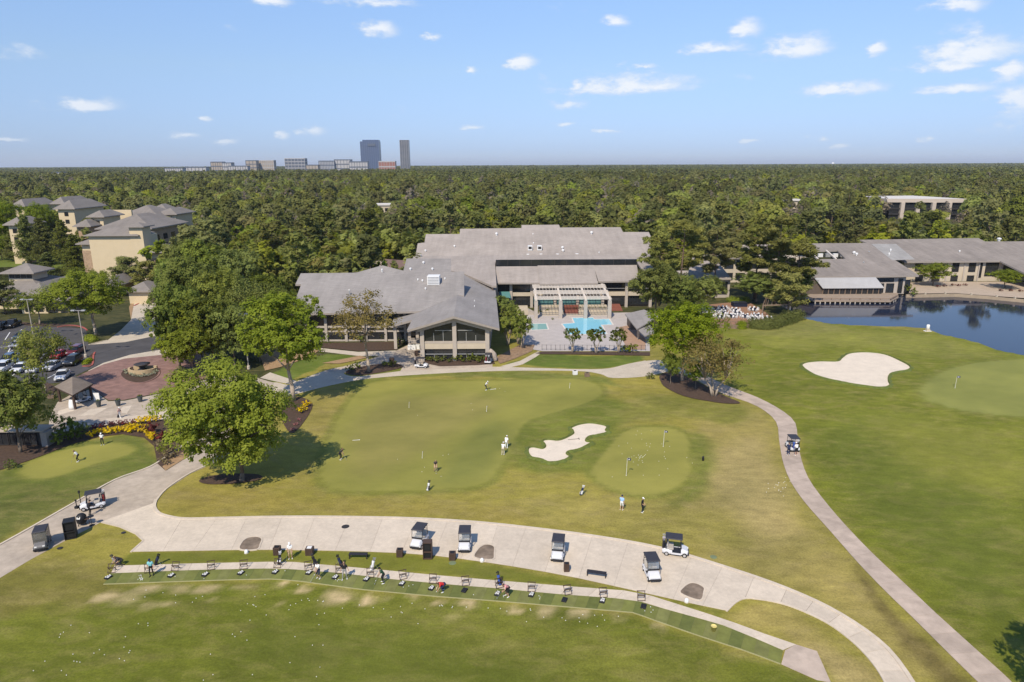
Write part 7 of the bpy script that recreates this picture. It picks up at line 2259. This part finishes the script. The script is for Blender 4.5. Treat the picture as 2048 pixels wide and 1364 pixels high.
crate('waste_bin', 'dark bin at the tip of the island bed', 784, 728, .8, .8, 1.2, cat='bin')
# ================================================================ golf carts
m_cw = pmat('cart_white', (.62, .63, .66), .25, .03, spec=.5, coat=.5)
m_cblk = pmat('cart_black', (.022, .022, .026), .45, .1)
m_croof = pmat('cart_roof', (.040, .040, .050), .55, .12)
m_seat = pmat('cart_seat', (.42, .39, .35), .7, .06)
m_tyre = pmat('tyre', (.022, .021, .020), .85, .1)
m_rim = pmat('rim', (.55, .55, .56), .4, .05, metal=.5)
m_clear = bpy.data.materials.new('clear_screen'); m_clear.use_nodes = True
_t = m_clear.node_tree; _b = _t.nodes['Principled BSDF']; _b.inputs['Base Color'].default_value = (.7, .72, .72, 1); _b.inputs['Roughness'].default_value = .08
_tr = _t.nodes.new('ShaderNodeBsdfTransparent'); _mx = _t.nodes.new('ShaderNodeMixShader'); _mx.inputs[0].default_value = .13
_t.links.new(_tr.outputs[0], _mx.inputs[1]); _t.links.new(_b.outputs[0], _mx.inputs[2]); _t.links.new(_mx.outputs[0], _t.nodes['Material Output'].inputs['Surface'])
m_curt = m_clear.copy(); m_curt.name = 'rain_curtain'
m_curt.node_tree.nodes['Mix Shader'].inputs[0].default_value = .45; m_curt.node_tree.nodes['Principled BSDF'].inputs['Base Color'].default_value = (.16, .155, .14, 1)
def loft(sections, m=0):
    """closed body through sections: (y, half width, z0, z1, inset of the top)"""
    mb = MB(); rings = []
    for (y, hw, z0, z1, ins) in sections:
        k = len(mb.v)
        mb.v += [(-hw, y, z0), (hw, y, z0), (hw, y, z0 + (z1 - z0) * .55), (hw - ins, y, z1), (-hw + ins, y, z1), (-hw, y, z0 + (z1 - z0) * .55)]
        rings.append(k)
    for a, b in zip(rings, rings[1:]):
        for i in range(6):
            j = (i + 1) % 6
            mb.f.append((a + i, a + j, b + j, b + i)); mb.m.append(m)
    mb.f.append(tuple(rings[0] + i for i in reversed(range(6)))); mb.m.append(m)
    mb.f.append(tuple(rings[-1] + i for i in range(6))); mb.m.append(m)
    return mb
def wheel(par, x, y, r, w, rimr=.55, rmat=None):
    s = 1 if x > 0 else -1
    t = MB(); t.lathe((x - w / 2, y, r), [(r * .6, 0), (r * .92, 0), (r, w * .2), (r, w * .8), (r * .92, w), (r * .6, w)], 18, ax='x')
    o = t.build('wheel', m_tyre, par, smooth=False)
    MB().lathe((x + s * w * .5 - .02, y, r), [(r * rimr, -.02), (r * rimr, .03), (r * .2, .045)], 14, ax='x').build('rim', rmat or m_rim, o)
    return o
def cart_bag(par, x, y, z, mat, cl=True):
    b = MB().lathe((x, y, z), [(.13, 0), (.14, .1), (.13, .7), (.15, .82)], 10).build('golf_bag', mat, par, smooth=True)
    if cl:
        mb = MB()
        for k in range(6):
            a = k * 1.05; mb.tube((x + .07 * math.cos(a), y + .07 * math.sin(a), z + .75), (x + .11 * math.cos(a), y + .11 * math.sin(a), z + 1.08), .012, n=5)
            mb.box((x + .11 * math.cos(a), y + .11 * math.sin(a), z + 1.1), (.09, .06, .07))
        mb.build('club_heads', m_cw if mat is m_cblk else m_metal, par)
def make_cart(body=None, bags=False, cover=False):
    """front towards -Y"""
    body = body or m_cw
    t = thing('golf_cart', '', 'golf cart')
    loft([(-1.18, .40, .34, .52, .05), (-1.08, .54, .28, .66, .10), (-.72, .57, .26, .80, .14), (-.52, .57, .26, .84, .10)]).build('front_cowl', body, t, bevel=.03)
    MB().box((0, -.1, .30), (1.12, .95, .10)).build('floor', m_cblk, t)
    loft([(.28, .58, .26, .60, .03), (.60, .60, .26, .66, .05), (1.05, .60, .30, .68, .08), (1.22, .52, .36, .60, .08)]).build('rear_body', body, t, bevel=.03)
    for s in (-1, 1):
        MB().box((s * .575, -.1, .32), (.06, .9, .16)).build('rocker_panel', body, t)
    MB().box((0, .42, .74), (1.08, .50, .14)).build('seat_base', m_seat, t, bevel=.03)
    MB().box((0, .70, 1.00), (1.08, .12, .46), M=Matrix.Rotation(-.15, 3, 'X')).build('seat_back', m_seat, t, bevel=.03)
    MB().box((0, -.50, .93), (1.02, .12, .16)).build('dashboard', m_cblk, t, bevel=.02)
    MB().tube((-.27, -.48, .92), (-.27, -.26, 1.06), .02).build('steering_column', m_cblk, t)
    st = MB()
    for k in range(14):
        a, b = 2 * math.pi * k / 14, 2 * math.pi * (k + 1) / 14
        f = lambda u: (-.27 + .17 * math.cos(u), -.25 + .10 * math.sin(u), 1.07 + .13 * math.sin(u))
        st.tube(f(a), f(b), .016, n=5)
    st.build('steering_wheel', m_cblk, t)
    for s in (-1, 1):
        MB().beam((s * .53, -.56, .86), (s * .53, -.42, 1.76), .045, .045).build('roof_strut', m_cblk, t)
        MB().beam((s * .53, .86, .66), (s * .53, .80, 1.76), .045, .045).build('roof_strut', m_cblk, t)
        MB().box((s * .33, -1.14, .56), (.20, .08, .09)).build('headlight', m_wpaint, t)
        wheel(t, s * .50, -.86, .23, .20); wheel(t, s * .50, .80, .23, .20)
    MB().box((0, -1.2, .32), (.86, .14, .16)).build('bumper', m_cblk, t, bevel=.03)
    MB().box((0, .18, 1.82), (1.20, 1.62, .10), top=.93).build('roof', m_croof, t, bevel=.035)
    MB().box((0, -.49, 1.32), (1.0, .015, .80), M=Matrix.Rotation(-.155, 3, 'X')).build('windshield', m_clear, t)
    MB().box((0, 1.05, .86), (1.0, .30, .05)).build('bag_rack', m_cblk, t); MB().beam((-.5, .92, 1.28), (.5, .92, 1.28), .04, .04).build('bag_bar', m_cblk, t)
    if bags:
        cart_bag(t, -.26, 1.10, .62, m_cblk); cart_bag(t, .26, 1.10, .62, bags)
    if cover:
        for s in (-1, 1): MB().box((s * .58, .16, 1.2), (.012, 1.5, 1.15)).build('rain_curtain', m_curt, t)
        MB().box((0, -.62, 1.22), (1.14, .012, 1.15), M=Matrix.Rotation(-.12, 3, 'X')).build('rain_curtain', m_curt, t); MB().box((0, .95, 1.2), (1.14, .012, 1.15)).build('rain_curtain', m_curt, t)
    return t
m_bagred = pmat('bag_red', (.20, .03, .03), .7, .1); m_bagblue = pmat('bag_blue', (.05, .10, .36), .7, .1); m_bagwhite = pmat('bag_white', (.70, .70, .70), .6, .05)
c_plain, c_bag, c_cov = make_cart(), make_cart(None, m_bagred), make_cart(pmat('cart_grey', (.16, .155, .155), .3, .05), None, True)
c_blue = make_cart(None, m_bagblue)
def cart_at(pr, px, py, deg, lab, z=.055):
    p = P(px, py); clone(pr, (p.x, p.y, z), R(deg), lab, 'golf carts')
# rotation 0: front to the camera; +90: front to the right
cart_at(c_plain, 839, 1089, -14, 'white cart with dark roof parked left of the tall cabinet')
cart_at(c_plain, 930, 1095, 0, 'white cart with dark roof parked left of the middle mulch cut-out')
cart_at(c_plain, 1116, 1113, -9, 'white cart with dark roof parked left of the second bench')
cart_at(c_plain, 1303, 1152, 4, 'white cart with dark roof parked nearest the right mulch cut-out')
cart_at(c_bag, 1350, 1108, 76, 'white cart with golf bags seen side-on at the upper kerb')
cart_at(c_bag, 187, 1016, -62, 'white cart with golf bags at the left path junction')
cart_at(c_cov, 86, 1093, 24, 'dark cart wrapped in clear rain curtains on the left path')
cart_at(c_bag, 843, 735, 84, 'small far cart crossing before the gable front', .03)
cart_at(c_bag, 977, 726, 172, 'far cart seen from behind beside the pale rock', .03)
cart_at(c_plain, 358, 801, 60, 'white cart half hidden behind the big bright tree on the plaza', .03)
cart_at(c_plain, 507, 873, 70, 'white cart glimpsed through the crown of the big bright tree', .03)
cart_at(c_blue, 1584, 899, 178, 'cart with blue bag stopped on the side path between two people', .05)
cart_at(c_bag, 165, 804, 150, 'cart parked in the shade of the plaza shelter', .03)
for c in (c_plain, c_bag, c_cov, c_blue): drop(c)
# ================================================================ cars
m_cglass = pmat('car_glass', (.012, .014, .018), .05, 0, spec=.6)
m_tail = pmat('tail_light', (.30, .01, .01), .3, 0); m_headl = pmat('head_light', (.75, .75, .72), .2, 0)
def paint_mat(nm, c): return pmat('car_' + nm, c, .28, .02, spec=.5, coat=.7)
def make_car(kind, col):
    t = thing(kind, '', 'car')
    suv = kind != 'parked_sedan'
    L, hw = (4.8, .95) if suv else (4.6, .90)
    zb, zh = (.34, 1.08) if suv else (.28, .92)
    f, b = -L / 2, L / 2
    loft([(f, hw * .78, zb + .06, zh - .28, .06), (f + .18, hw * .95, zb, zh - .14, .08), (f + 1.15, hw, zb, zh - .02, .06), (0, hw, zb, zh, .04), (b - .9, hw, zb, zh + .02, .05), (b - .15, hw * .96, zb + .02, zh, .08), (b, hw * .86, zb + .1, zh - .15, .08)]).build('body', col, t, bevel=.05)
    if kind == 'parked_pickup': cab = [(-.95, hw * .88, zh - .02, zh + .02, .02), (-.35, hw * .86, zh - .02, 1.78, .12), (.75, hw * .86, zh - .02, 1.80, .12), (1.0, hw * .86, zh - .02, zh + .1, .05)]
    elif suv: cab = [(-1.15, hw * .88, zh - .02, zh + .02, .02), (-.45, hw * .88, zh - .02, 1.68, .14), (1.5, hw * .88, zh - .02, 1.70, .14), (2.15, hw * .88, zh - .02, zh + .08, .06)]
    else: cab = [(-1.05, hw * .88, zh - .02, zh + .02, .02), (-.25, hw * .86, zh - .02, 1.40, .16), (.85, hw * .86, zh - .02, 1.42, .16), (1.75, hw * .86, zh - .02, zh + .05, .06)]
    loft(cab).build('windows', m_cglass, t, bevel=.03)
    y0, y1 = cab[1][0], cab[2][0]; zt = cab[2][3]
    MB().box((0, (y0 + y1) / 2, zt + .015), (hw * 1.46, y1 - y0 + .12, .07), top=.94).build('roof', col, t, bevel=.02)
    for s in (-1, 1):
        for yy in (cab[1][0] + .02, (y0 + y1) / 2, cab[2][0]): MB().beam((s * hw * .875, yy, zh), (s * (hw * .875 - .12), yy, zt), .05, .09).build('pillar', col, t)
        wheel(t, s * (hw - .1), f + .92, .35 if suv else .32, .22); wheel(t, s * (hw - .1), b - .95, .35 if suv else .32, .22)
        MB().box((s * hw * .70, f + .09, zh - .26), (.32, .12, .14)).build('headlight', m_headl, t); MB().box((s * hw * .74, b - .06, zh - .2), (.26, .12, .2)).build('tail_light', m_tail, t)
        MB().box((s * (hw + .08), -.75, zh + .08), (.16, .1, .13)).build('mirror', col, t)
    if kind == 'parked_pickup': MB().box((0, 1.7, zh + .02), (hw * 1.5, 1.15, .02)).build('load_bed', m_cblk, t)
    MB().box((0, f - .01, zh - .42), (hw * 1.0, .06, .16)).build('grille', m_cblk, t)
    return t
CARS = [('parked_pickup', 'black', (.012, .012, .014), 26, 654, 8, 'black pickup parked at the back of the car park'), ('parked_sedan', 'navy', (.03, .05, .09), 44, 677, 6, 'dark blue sedan behind the grey one in the car park'), ('parked_sedan', 'grey', (.22, .22, .23), 38, 693, 8, 'grey sedan beside the painted line in the car park'),
        ('parked_suv', 'navy', (.02, .03, .06), 19, 726, 14, 'navy car parked behind the white one at the left edge'), ('parked_suv', 'white', (.70, .70, .70), 7, 742, 14, 'white car cut by the left edge of the picture'), ('parked_sedan', 'blue', (.03, .06, .12), 45, 722, 10, 'blue car behind the lamp post'),
        ('parked_sedan', 'white', (.70, .70, .70), 42, 742, 10, 'white sedan behind the lamp post at left'), ('parked_sedan', 'silver', (.42, .42, .43), 74, 742, 8, 'silver sedan left of the car park tree trunk'), ('parked_sedan', 'silver', (.42, .42, .43), 106, 738, 6, 'silver sedan right of the car park tree trunk'),
        ('parked_sedan', 'white', (.70, .70, .70), 126, 757, 20, 'white car with blue screen parked alone at the plaza edge'), ('parked_suv', 'maroon', (.14, .015, .025), 153, 708, 8, 'maroon car parked beside the kerbed island'), ('parked_suv', 'black', (.012, .012, .014), 147, 728, 10, 'dark car in front of the maroon one'),
        ('parked_sedan', 'red', (.42, .02, .02), 118, 715, 8, 'bright red car behind the car park tree'), ('parked_suv', 'black', (.012, .012, .014), 1, 659, 8, 'dark car at the left edge behind the car park'), ('parked_suv', 'grey', (.22, .22, .23), 92, 715, 6, 'grey car behind the crown of the car park tree')]
_cp = {}
for (k, cn, cc, px, py, deg, lab) in CARS:
    key = (k, cn)
    if key not in _cp: _cp[key] = make_car(k, paint_mat(cn, cc))
    p = P(px, py); clone(_cp[key], (p.x, p.y, .04), R(deg), lab, 'cars in the car park')
for c in _cp.values(): drop(c)
# ================================================================ people
m_skin = pmat('skin', (.50, .30, .20), .6, .06); m_hair = pmat('hair', (.045, .028, .02), .7, .1); m_eye = pmat('eye', (.03, .025, .02), .3, 0)
def cloth(nm, c): return pmat('cloth_' + nm, c, .9, .10, 9, .3, 30)
def ik(a, b, l1, l2, hint):
    a, b = Vector(a), Vector(b); d = b - a; L = min(d.length, (l1 + l2) * .999)
    u = d.normalized(); x = (l1 * l1 - l2 * l2 + L * L) / (2 * L)
    h = math.sqrt(max(l1 * l1 - x * x, 0)); hv = Vector(hint) - u * Vector(hint).dot(u)
    hv = hv.normalized() if hv.length > 1e-5 else Vector((0, -1, 0))
    return a + u * x + hv * h, a + u * L
def person(lab, px, py, rz, shirt, pants, shoes=None, cap=None, shorts=False, lean=0.0, crouch=0.0, hands=None, feet=None, look=None, sleeve=.6, scale=1.0, z=.0):
    """faces -Y before turning; hands, feet: left and right targets"""
    S = []                                            # (a, b, ra, rb, material)
    SK, SH, PA, FO = 0, 1, 2, 3
    hip = Vector((0, .10 * math.sin(lean) * 1.2, .93 - crouch))
    t = Vector((0, -math.sin(lean), math.cos(lean)))
    fr = Vector((0, -math.cos(lean), -math.sin(lean)))
    feet = feet or ((-.13, 0), (.13, .04))
    for s, (fx_, fy) in zip((-1, 1), feet):
        h = hip + Vector((s * .095, 0, 0)); an = Vector((fx_, fy, .09))
        kn, an = ik(h, an, .44, .42, (s * .15, -1, 0))
        S.append((h, kn, .088, .062, PA)); S.append((kn, an, .060, .042, SK if shorts else PA))
        if shorts: S.append((h, kn.lerp(h, .08), .095, .080, PA))
        S.append((an + Vector((0, .05, -.045)), an + Vector((s * .03, -.17, -.055)), .045, .038, FO))
    w_ = hip + t * .17; c_ = hip + t * .38; nb = hip + t * .53
    for s in (-1, 1):
        o = Vector((s * .075, 0, 0))
        S.append((hip + o * 1.05 - t * .03, w_ + o * .85, .105, .098, PA)); S.append((w_ + o * .85, c_ + o * 1.15, .102, .112, SH)); S.append((c_ + o * 1.15, nb + o * 1.0 - t * .05, .112, .075, SH))
    S.append((c_ + t * .12, nb + t * .05, .06, .052, SK))
    hd = nb + (t * .7 + Vector((0, 0, .3))).normalized() * .17 + fr * .03
    S.append((hd - Vector((0, 0, .05)), hd + Vector((0, 0, .045)), .082, .092, SK))
    hands = hands or ((-.28, -.05, .82), (.28, -.05, .82))
    wr = []
    for s, hv in zip((-1, 1), hands):
        sh = nb - t * .06 + Vector((s * .185, 0, 0)); el, wv = ik(sh, hv, .29, .26, (s * .5, .8, -.3))
        S.append((nb - t * .05 + Vector((s * .09, 0, 0)), sh, .07, .066, SH))
        e2 = sh.lerp(el, sleeve)
        S.append((sh, e2, .066, .060, SH)); S.append((sh, el, .050, .042, SK)); S.append((el, wv, .042, .028, SK))
        wr.append((wv, (wv - el).normalized(), s))
    mb = MB()
    for (a, b, ra, rb_, m) in S:
        mb.tube(a, b, ra, rb_, 10)
        for q, r_ in ((a, ra), (b, rb_)):
            mb.lathe(q, [(r_ * math.sin(u), -r_ * math.cos(u)) for u in (.25, .8, 1.57, 2.34, 2.9)], 8)
    me = mb.mesh('body_raw', m_skin)
    ob = bpy.data.objects.new('body_raw', me); COL.objects.link(ob)
    md = ob.modifiers.new('r', 'REMESH'); md.mode = 'VOXEL'; md.voxel_size = .024
    sm_ = ob.modifiers.new('s', 'SMOOTH'); sm_.factor = .5; sm_.iterations = 2
    dg = bpy.context.evaluated_depsgraph_get(); dg.update()
    body = bpy.data.meshes.new_from_object(ob.evaluated_get(dg))
    bpy.data.objects.remove(ob, do_unlink=True)
    n = len(body.polygons)
    cen = np.empty(n * 3, np.float32); body.polygons.foreach_get('center', cen); cen = cen.reshape(-1, 3)
    best = np.full(n, 1e9); mi = np.zeros(n, np.int32)
    for (a, b, ra, rb_, m) in S:
        A, B = np.array(a), np.array(b); d = B - A
        u = np.clip(((cen - A) @ d) / (d @ d + 1e-9), 0, 1)
        ds = np.linalg.norm(cen - A - u[:, None] * d, axis=1) - (ra + (rb_ - ra) * u) - (.004 if m == SH else 0)
        k = ds < best; best[k] = ds[k]; mi[k] = m
    body.materials.clear()
    mats = [m_skin, shirt, pants, shoes or m_wpaint, m_eye]
    bm = bmesh.new(); bm.from_mesh(body); bpy.data.meshes.remove(body)
    bm.faces.ensure_lookup_table()
    for f, k in zip(bm.faces, mi): f.material_index = int(k); f.smooth = True
    # hands, with five fingers, and the face, added to the same mesh
    ex = MB()
    for (wv, d, s) in wr:
        side = d.cross(Vector((0, 0, 1))); side = side.normalized() if side.length > .05 else Vector((1, 0, 0)); nrm = side.cross(d)
        ex.tube(wv - d * .02, wv + d * .075, .028, .036, 8, 0)
        for k in range(4):
            o = side * ((k - 1.5) * .021); L = (.062, .075, .070, .052)[k]
            p0 = wv + d * .07 + o; p1 = p0 + d * L * .55 + nrm * -.01; p2 = p1 + d * L * .35 - nrm * .03
            ex.tube(p0, p1, .0105, .0095, 6, 0); ex.tube(p1, p2, .0095, .008, 6, 0)
        p0 = wv + d * .02 + side * .03 * -s; p1 = p0 + (d * .6 - side * s * .7).normalized() * .045; ex.tube(p0, p1, .0125, .011, 6, 0); ex.tube(p1, p1 + d * .03, .011, .009, 6, 0)
    f_ = Vector((0, -1, -.25 - .5 * math.sin(lean))).normalized(); lf = Vector((1, 0, 0)); up_ = f_.cross(lf) * -1
    ex.tube(hd + f_ * .085 + up_ * .01, hd + f_ * .112 - up_ * .022, .010, .016, 6, 0)
    for s in (-1, 1):
        ex.tube(hd + lf * s * .085, hd + lf * s * .102 + up_ * .01, .026, .022, 6, 0); ex.tube(hd + f_ * .078 + lf * s * .034 + up_ * .012, hd + f_ * .090 + lf * s * .034 + up_ * .012, .012, .010, 6, 4)
    ex.tube(hd + f_ * .083 - up_ * .045 - lf * .022, hd + f_ * .083 - up_ * .045 + lf * .022, .008, .008, 6, 0)
    m2 = bpy.data.meshes.new('x'); m2.from_pydata(ex.v, [], ex.f); m2.polygons.foreach_set('material_index', ex.m); bm.from_mesh(m2); bpy.data.meshes.remove(m2)
    body = bpy.data.meshes.new('body'); bm.to_mesh(body); bm.free()
    for m in mats: body.materials.append(m)
    p = P(px, py)
    root = thing('person', lab, 'person', (0, 0, 0))
    o = bpy.data.objects.new('body', body); COL.objects.link(o); o.parent = root
    rot = Vector((0, 0, 1)).rotation_difference(-up_ if up_.z < 0 else up_).to_matrix()
    if cap is not None:
        h = MB()
        prof = [(.100, .0), (.102, .03), (.090, .075), (.055, .105), (.01, .115)]
        h.lathe((0, 0, 0), prof, 14)
        h.prism([(-.075, -.08), (.075, -.08), (.06, -.175), (0, -.19), (-.06, -.175)], .0, .012)
        h.v = [tuple(rot @ Vector(q) + hd + Vector((0, 0, .035))) for q in h.v]
        h.build('cap', cap, root, smooth=False)
    hh = MB(); hh.lathe((0, .012, 0), [(.088, -.06), (.097, -.01), (.096, .04), (.075, .085), (.03, .102)] if cap is None else [(.086, -.055), (.094, -.02), (.094, .025)], 14)
    if cap is None: hh.v = [(x, y if z > .03 else max(y, -.035), z) for x, y, z in hh.v]
    else: hh.v = [(x, max(y, -.01), z) for x, y, z in hh.v]
    hh.v = [tuple(rot @ Vector(q) + hd + Vector((0, 0, .01))) for q in hh.v]
    hh.build('hair', m_hair, root, smooth=True)
    root.location = (p.x, p.y, z); root.rotation_euler = (0, 0, R(rz)); root.scale = (scale,) * 3
    return root
m_grip = pmat('club_grip', (.03, .03, .03), .7, 0); m_shaft = pmat('club_shaft', (.55, .55, .56), .3, 0, metal=.8)
def club(lab, who, a, b, head=(.12, .05, .05)):
    """a club from grip a to head b, given in the holder's own frame"""
    Mx = Matrix.Translation(who.location) @ Matrix.Rotation(who.rotation_euler[2], 4, 'Z')
    A, B = Mx @ Vector(a), Mx @ Vector(b)
    t = thing('golf_club', lab, 'golf club', (B.x, B.y, 0))
    MB().tube(A, A.lerp(B, .28), .016, .014, 6).build('grip', m_grip, t); MB().tube(A.lerp(B, .28), B, .010, .008, 6).build('shaft', m_shaft, t)
    MB().box(B, head, who.rotation_euler[2]).build('club_head', m_shaft, t, bevel=.008)
C = {k: cloth(k, v) for k, v in dict(white=(.78, .78, .77), black=(.016, .016, .02), navy=(.02, .028, .07), charcoal=(.055, .05, .055), green=(.022, .075, .04), red=(.55, .03, .03), pink=(.66, .30, .30), turquoise=(.22, .52, .56), blue=(.32, .50, .74), khaki=(.42, .31, .20), grey=(.30, .29, .29), cream=(.62, .54, .44), salmon=(.55, .36, .32)).items()}
ADDR = ((-.05, -.46, .74), (.03, -.47, .69))
def putt(lab, px, py, rz, sh, pa, cap=None, shorts=False, lean=.62, z=0.0, clab=None, shoes=None, head=(.12, .05, .05), reach=(0.0, -.78)):
    w = person(lab, px, py, rz, C[sh], C[pa], shoes, cap, shorts, lean, .05, ADDR, ((-.17, 0), (.17, 0)), z=z)
    club(clab or 'club held by the ' + lab, w, (-.01, -.42, .90), (reach[0], reach[1], .03 + z), head)
    return w
putt('golfer in white shirt and dark trousers putting at the far side of the green', 971.5, 780, 80, 'white', 'charcoal', C['white'], clab='putter of the white-shirted golfer at the far side of the green')
putt('golfer in charcoal shirt putting at the left of the big green', 681, 919, 78, 'charcoal', 'black', clab='putter of the charcoal-shirted golfer at the left of the green')
putt('golfer in dark shirt and tan shorts putting below the short stick', 871.5, 942, 10, 'charcoal', 'khaki', None, True, clab='putter of the golfer in tan shorts', shoes=C['charcoal'])
person('golfer all in white bending with back to camera on the green', 1006, 909.5, 165, C['white'], C['cream'], None, C['white'], False, .35, .02, ((-.2, -.3, .75), (.15, -.38, .72)))
person('golfer in white with cap standing just behind the other white-clad one', 1012.5, 896, 150, C['white'], C['white'], None, C['white'], False, .3, .02)
person('person in light blue shirt and white shorts below the small green', 1243, 1020, 150, C['blue'], C['white'], None, C['navy'], True, .08, 0, ((-.3, .05, .82), (.2, -.25, .95)))
person('person dressed all in black with white cap below the small green', 1284, 1024.5, 60, C['black'], C['black'], None, C['white'], False, .04, 0, ((-.14, -.2, .98), (.14, -.2, .98)), sleeve=.95)
putt('golfer in white shirt and black trousers putting on the teaching green', 157, 923, -75, 'white', 'black', None, clab='putter of the golfer on the teaching green')
w = person('instructor in white shirt and black trousers standing hands on hips on the teaching green', 205.5, 890, 15, C['white'], C['black'], None, C['white'], False, 0, 0, ((-.2, -.02, 1.0), (.22, -.02, 1.0)))
w = person('person walking across the plaza carrying a dark bag', 240, 836.5, 70, C['salmon'], C['white'], None, C['white'], False, .15, .02, ((-.25, -.1, .85), (.22, -.15, .95)), ((-.1, -.28), (.1, .25)), z=.03)
w = person('golfer in turquoise shirt and black trousers at the left end of the tee line', 304, 1152, 5, C['turquoise'], C['black'], C['black'], C['navy'], False, .06, 0, ((-.26, -.12, .84), (.24, -.1, .9)), ((-.1, -.1), (.1, .12)), z=.03)
w = person('golfer in white shirt, tan shorts and cap on the turf by the dark bin', 581.5, 1117.5, 10, C['white'], C['khaki'], None, C['white'], True, .05, 0, ((-.2, -.12, .86), (.2, -.15, .86)))
club('club of the golfer in tan shorts by the dark bin', w, (-.2, -.15, .84), (-.4, -.45, .03))
w = person('golfer in white shirt and dark shorts on the tee line', 638, 1157, -30, C['white'], C['navy'], None, C['black'], True, .12, .02, ((-.06, -.34, .82), (.02, -.35, .78)), z=.03)
club('club of the golfer in dark shorts on the tee line', w, (-.02, -.3, .9), (-.15, -.85, .06))
w = person('golfer in black shirt and grey trousers on the tee line', 690, 1158.5, 5, C['black'], C['grey'], None, None, False, .0, 0, ((-.34, .0, .86), (.36, .05, .86)), ((-.2, -.05), (.18, .05)), z=.03)
w = putt('golfer in dark green shirt addressing a ball on the tee line', 767, 1166, -70, 'green', 'black', C['black'], z=.03, lean=.5, clab='club of the dark green-shirted golfer')
person('golfer in red shirt bending low to the mat', 887, 1183, -60, C['red'], C['navy'], None, None, False, 1.25, .22, ((-.12, -.62, .28), (.12, -.6, .3)), ((-.15, .1), (.15, -.1)), z=.03)
w = putt('golfer in pink shirt and dark shorts bent over the ball on the tee line', 1015, 1193, -55, 'pink', 'black', None, True, .95, .03, 'club of the pink-shirted golfer', None, (.13, .06, .06), (-.2, -.95))
person('person in navy top and trousers standing left of the cart on the side path', 1576.5, 911, 175, C['navy'], C['navy'], None, None, False, .2, 0, ((-.16, -.3, .95), (.2, -.35, .95)), z=.05, sleeve=.95)
person('person in white top and dark shorts standing right of the cart on the side path', 1592, 911.5, 190, C['white'], C['black'], None, C['white'], True, .25, 0, ((-.1, -.38, 1.0), (.14, -.36, 1.0)), z=.05)
person('person in dark clothes leaning on the cart at the left path junction', 180.5, 1031, 140, C['black'], C['black'], C['black'], C['black'], False, .25, 0, ((-.2, -.35, .95), (.2, -.3, .95)), z=.055, sleeve=.95)
person('person in dark clothes standing in the clubhouse porch', 800, 694, 20, C['black'], C['charcoal'], C['black'], None, z=.03)
person('person in dark shirt crouching behind the grey golf bag at the left end', 242, 1131, -40, C['charcoal'], C['charcoal'], C['black'], None, False, .9, .3, ((-.2, -.5, .55), (.2, -.5, .55)), ((-.18, -.15), (.18, .15)))
# ---------------------------------------------------------------- golf bags
def stand_bag(lab, px, py, rz, body, trim, z=0.0, tilt=.38):
    t = thing('golf_bag', lab, 'golf bag')
    Rm = Matrix.Rotation(tilt, 3, 'Y')
    def tr(m): m.v = [tuple(Rm @ Vector(q) + Vector((0, 0, .06))) for q in m.v]; return m
    tr(MB().lathe((0, 0, 0), [(.12, 0), (.135, .08), (.12, .45), (.13, .78), (.145, .86)], 12)).build('tube', body, t, smooth=True)
    tr(MB().box((-.02, -.12, .35), (.18, .12, .42))).build('pocket', trim, t, bevel=.02); tr(MB().box((.0, .12, .25), (.16, .10, .28))).build('pocket', trim, t, bevel=.02)
    tr(MB().beam((-.13, 0, .2), (-.13, 0, .7), .05, .03)).build('strap', m_cblk, t)
    for s in (-1, 1): MB().tube((.28, s * .05, .72), (.62, s * .26, 0), .012, n=5).build('leg', m_shaft, t)
    mb = MB()
    for k in range(8):
        a = k * .8; r_ = .075
        mb.tube((r_ * math.cos(a), r_ * math.sin(a), .8), (r_ * 1.3 * math.cos(a), r_ * 1.3 * math.sin(a), 1.06 + .08 * math.sin(k * 3)), .011, n=5); mb.box((r_ * 1.3 * math.cos(a), r_ * 1.3 * math.sin(a), 1.1 + .08 * math.sin(k * 3)), (.085, .055, .07))
    tr(mb).build('clubs', trim if trim is not body else m_shaft, t)
    p = P(px, py); t.location = (p.x, p.y, z); t.rotation_euler = (0, 0, R(rz))
stand_bag('white and grey golf bag standing at the lower edge of the big green', 855, 982, 60, m_bagwhite, C['charcoal']); stand_bag('navy and white golf bag standing left of the person in light blue', 1161, 991, 30, C['navy'], m_bagwhite)
stand_bag('grey golf bag at the left end of the tee line', 236, 1130, 200, C['grey'], C['charcoal']); stand_bag('dark golf bag behind the turquoise-shirted golfer', 311, 1131, 10, C['navy'], C['black'])
stand_bag('black golf bag with white clubs leaning on the sixth bag stand', 558, 1130, 80, C['black'], m_bagwhite, .05); stand_bag('black golf bag behind the golfer in dark shorts', 632, 1133, 150, C['black'], C['charcoal'], .05)
stand_bag('navy golf bag behind the black-shirted golfer', 684, 1135, 160, C['navy'], C['black'], .05); stand_bag('white golf bag on the ninth bag stand', 742, 1142, 40, m_bagwhite, m_bagwhite, .05)
stand_bag('blue and black golf bag behind the pink-shirted golfer', 1000, 1172, 120, m_bagblue, C['black'], .05); stand_bag('dark bag carried beside the walking person on the plaza', 236, 836, 20, C['navy'], C['black'], .03)

# ---------------------------------------------------------------- thin air haze towards the horizon
m_haze = bpy.data.materials.new('haze'); m_haze.use_nodes = True
t_ = m_haze.node_tree; t_.nodes.remove(t_.nodes['Principled BSDF'])
pv_ = t_.nodes.new('ShaderNodeVolumePrincipled')
pv_.inputs['Color'].default_value = (.80, .88, 1.0, 1)
pv_.inputs['Density'].default_value = 5.0e-5
t_.links.new(pv_.outputs[0], t_.nodes['Material Output'].inputs['Volume'])
hz_ = MB().box((0, 31000, 100), (150000, 90000, 208)).build('haze', m_haze)
tag(hz_, 'thin pale air haze over the whole view', kind='stuff')
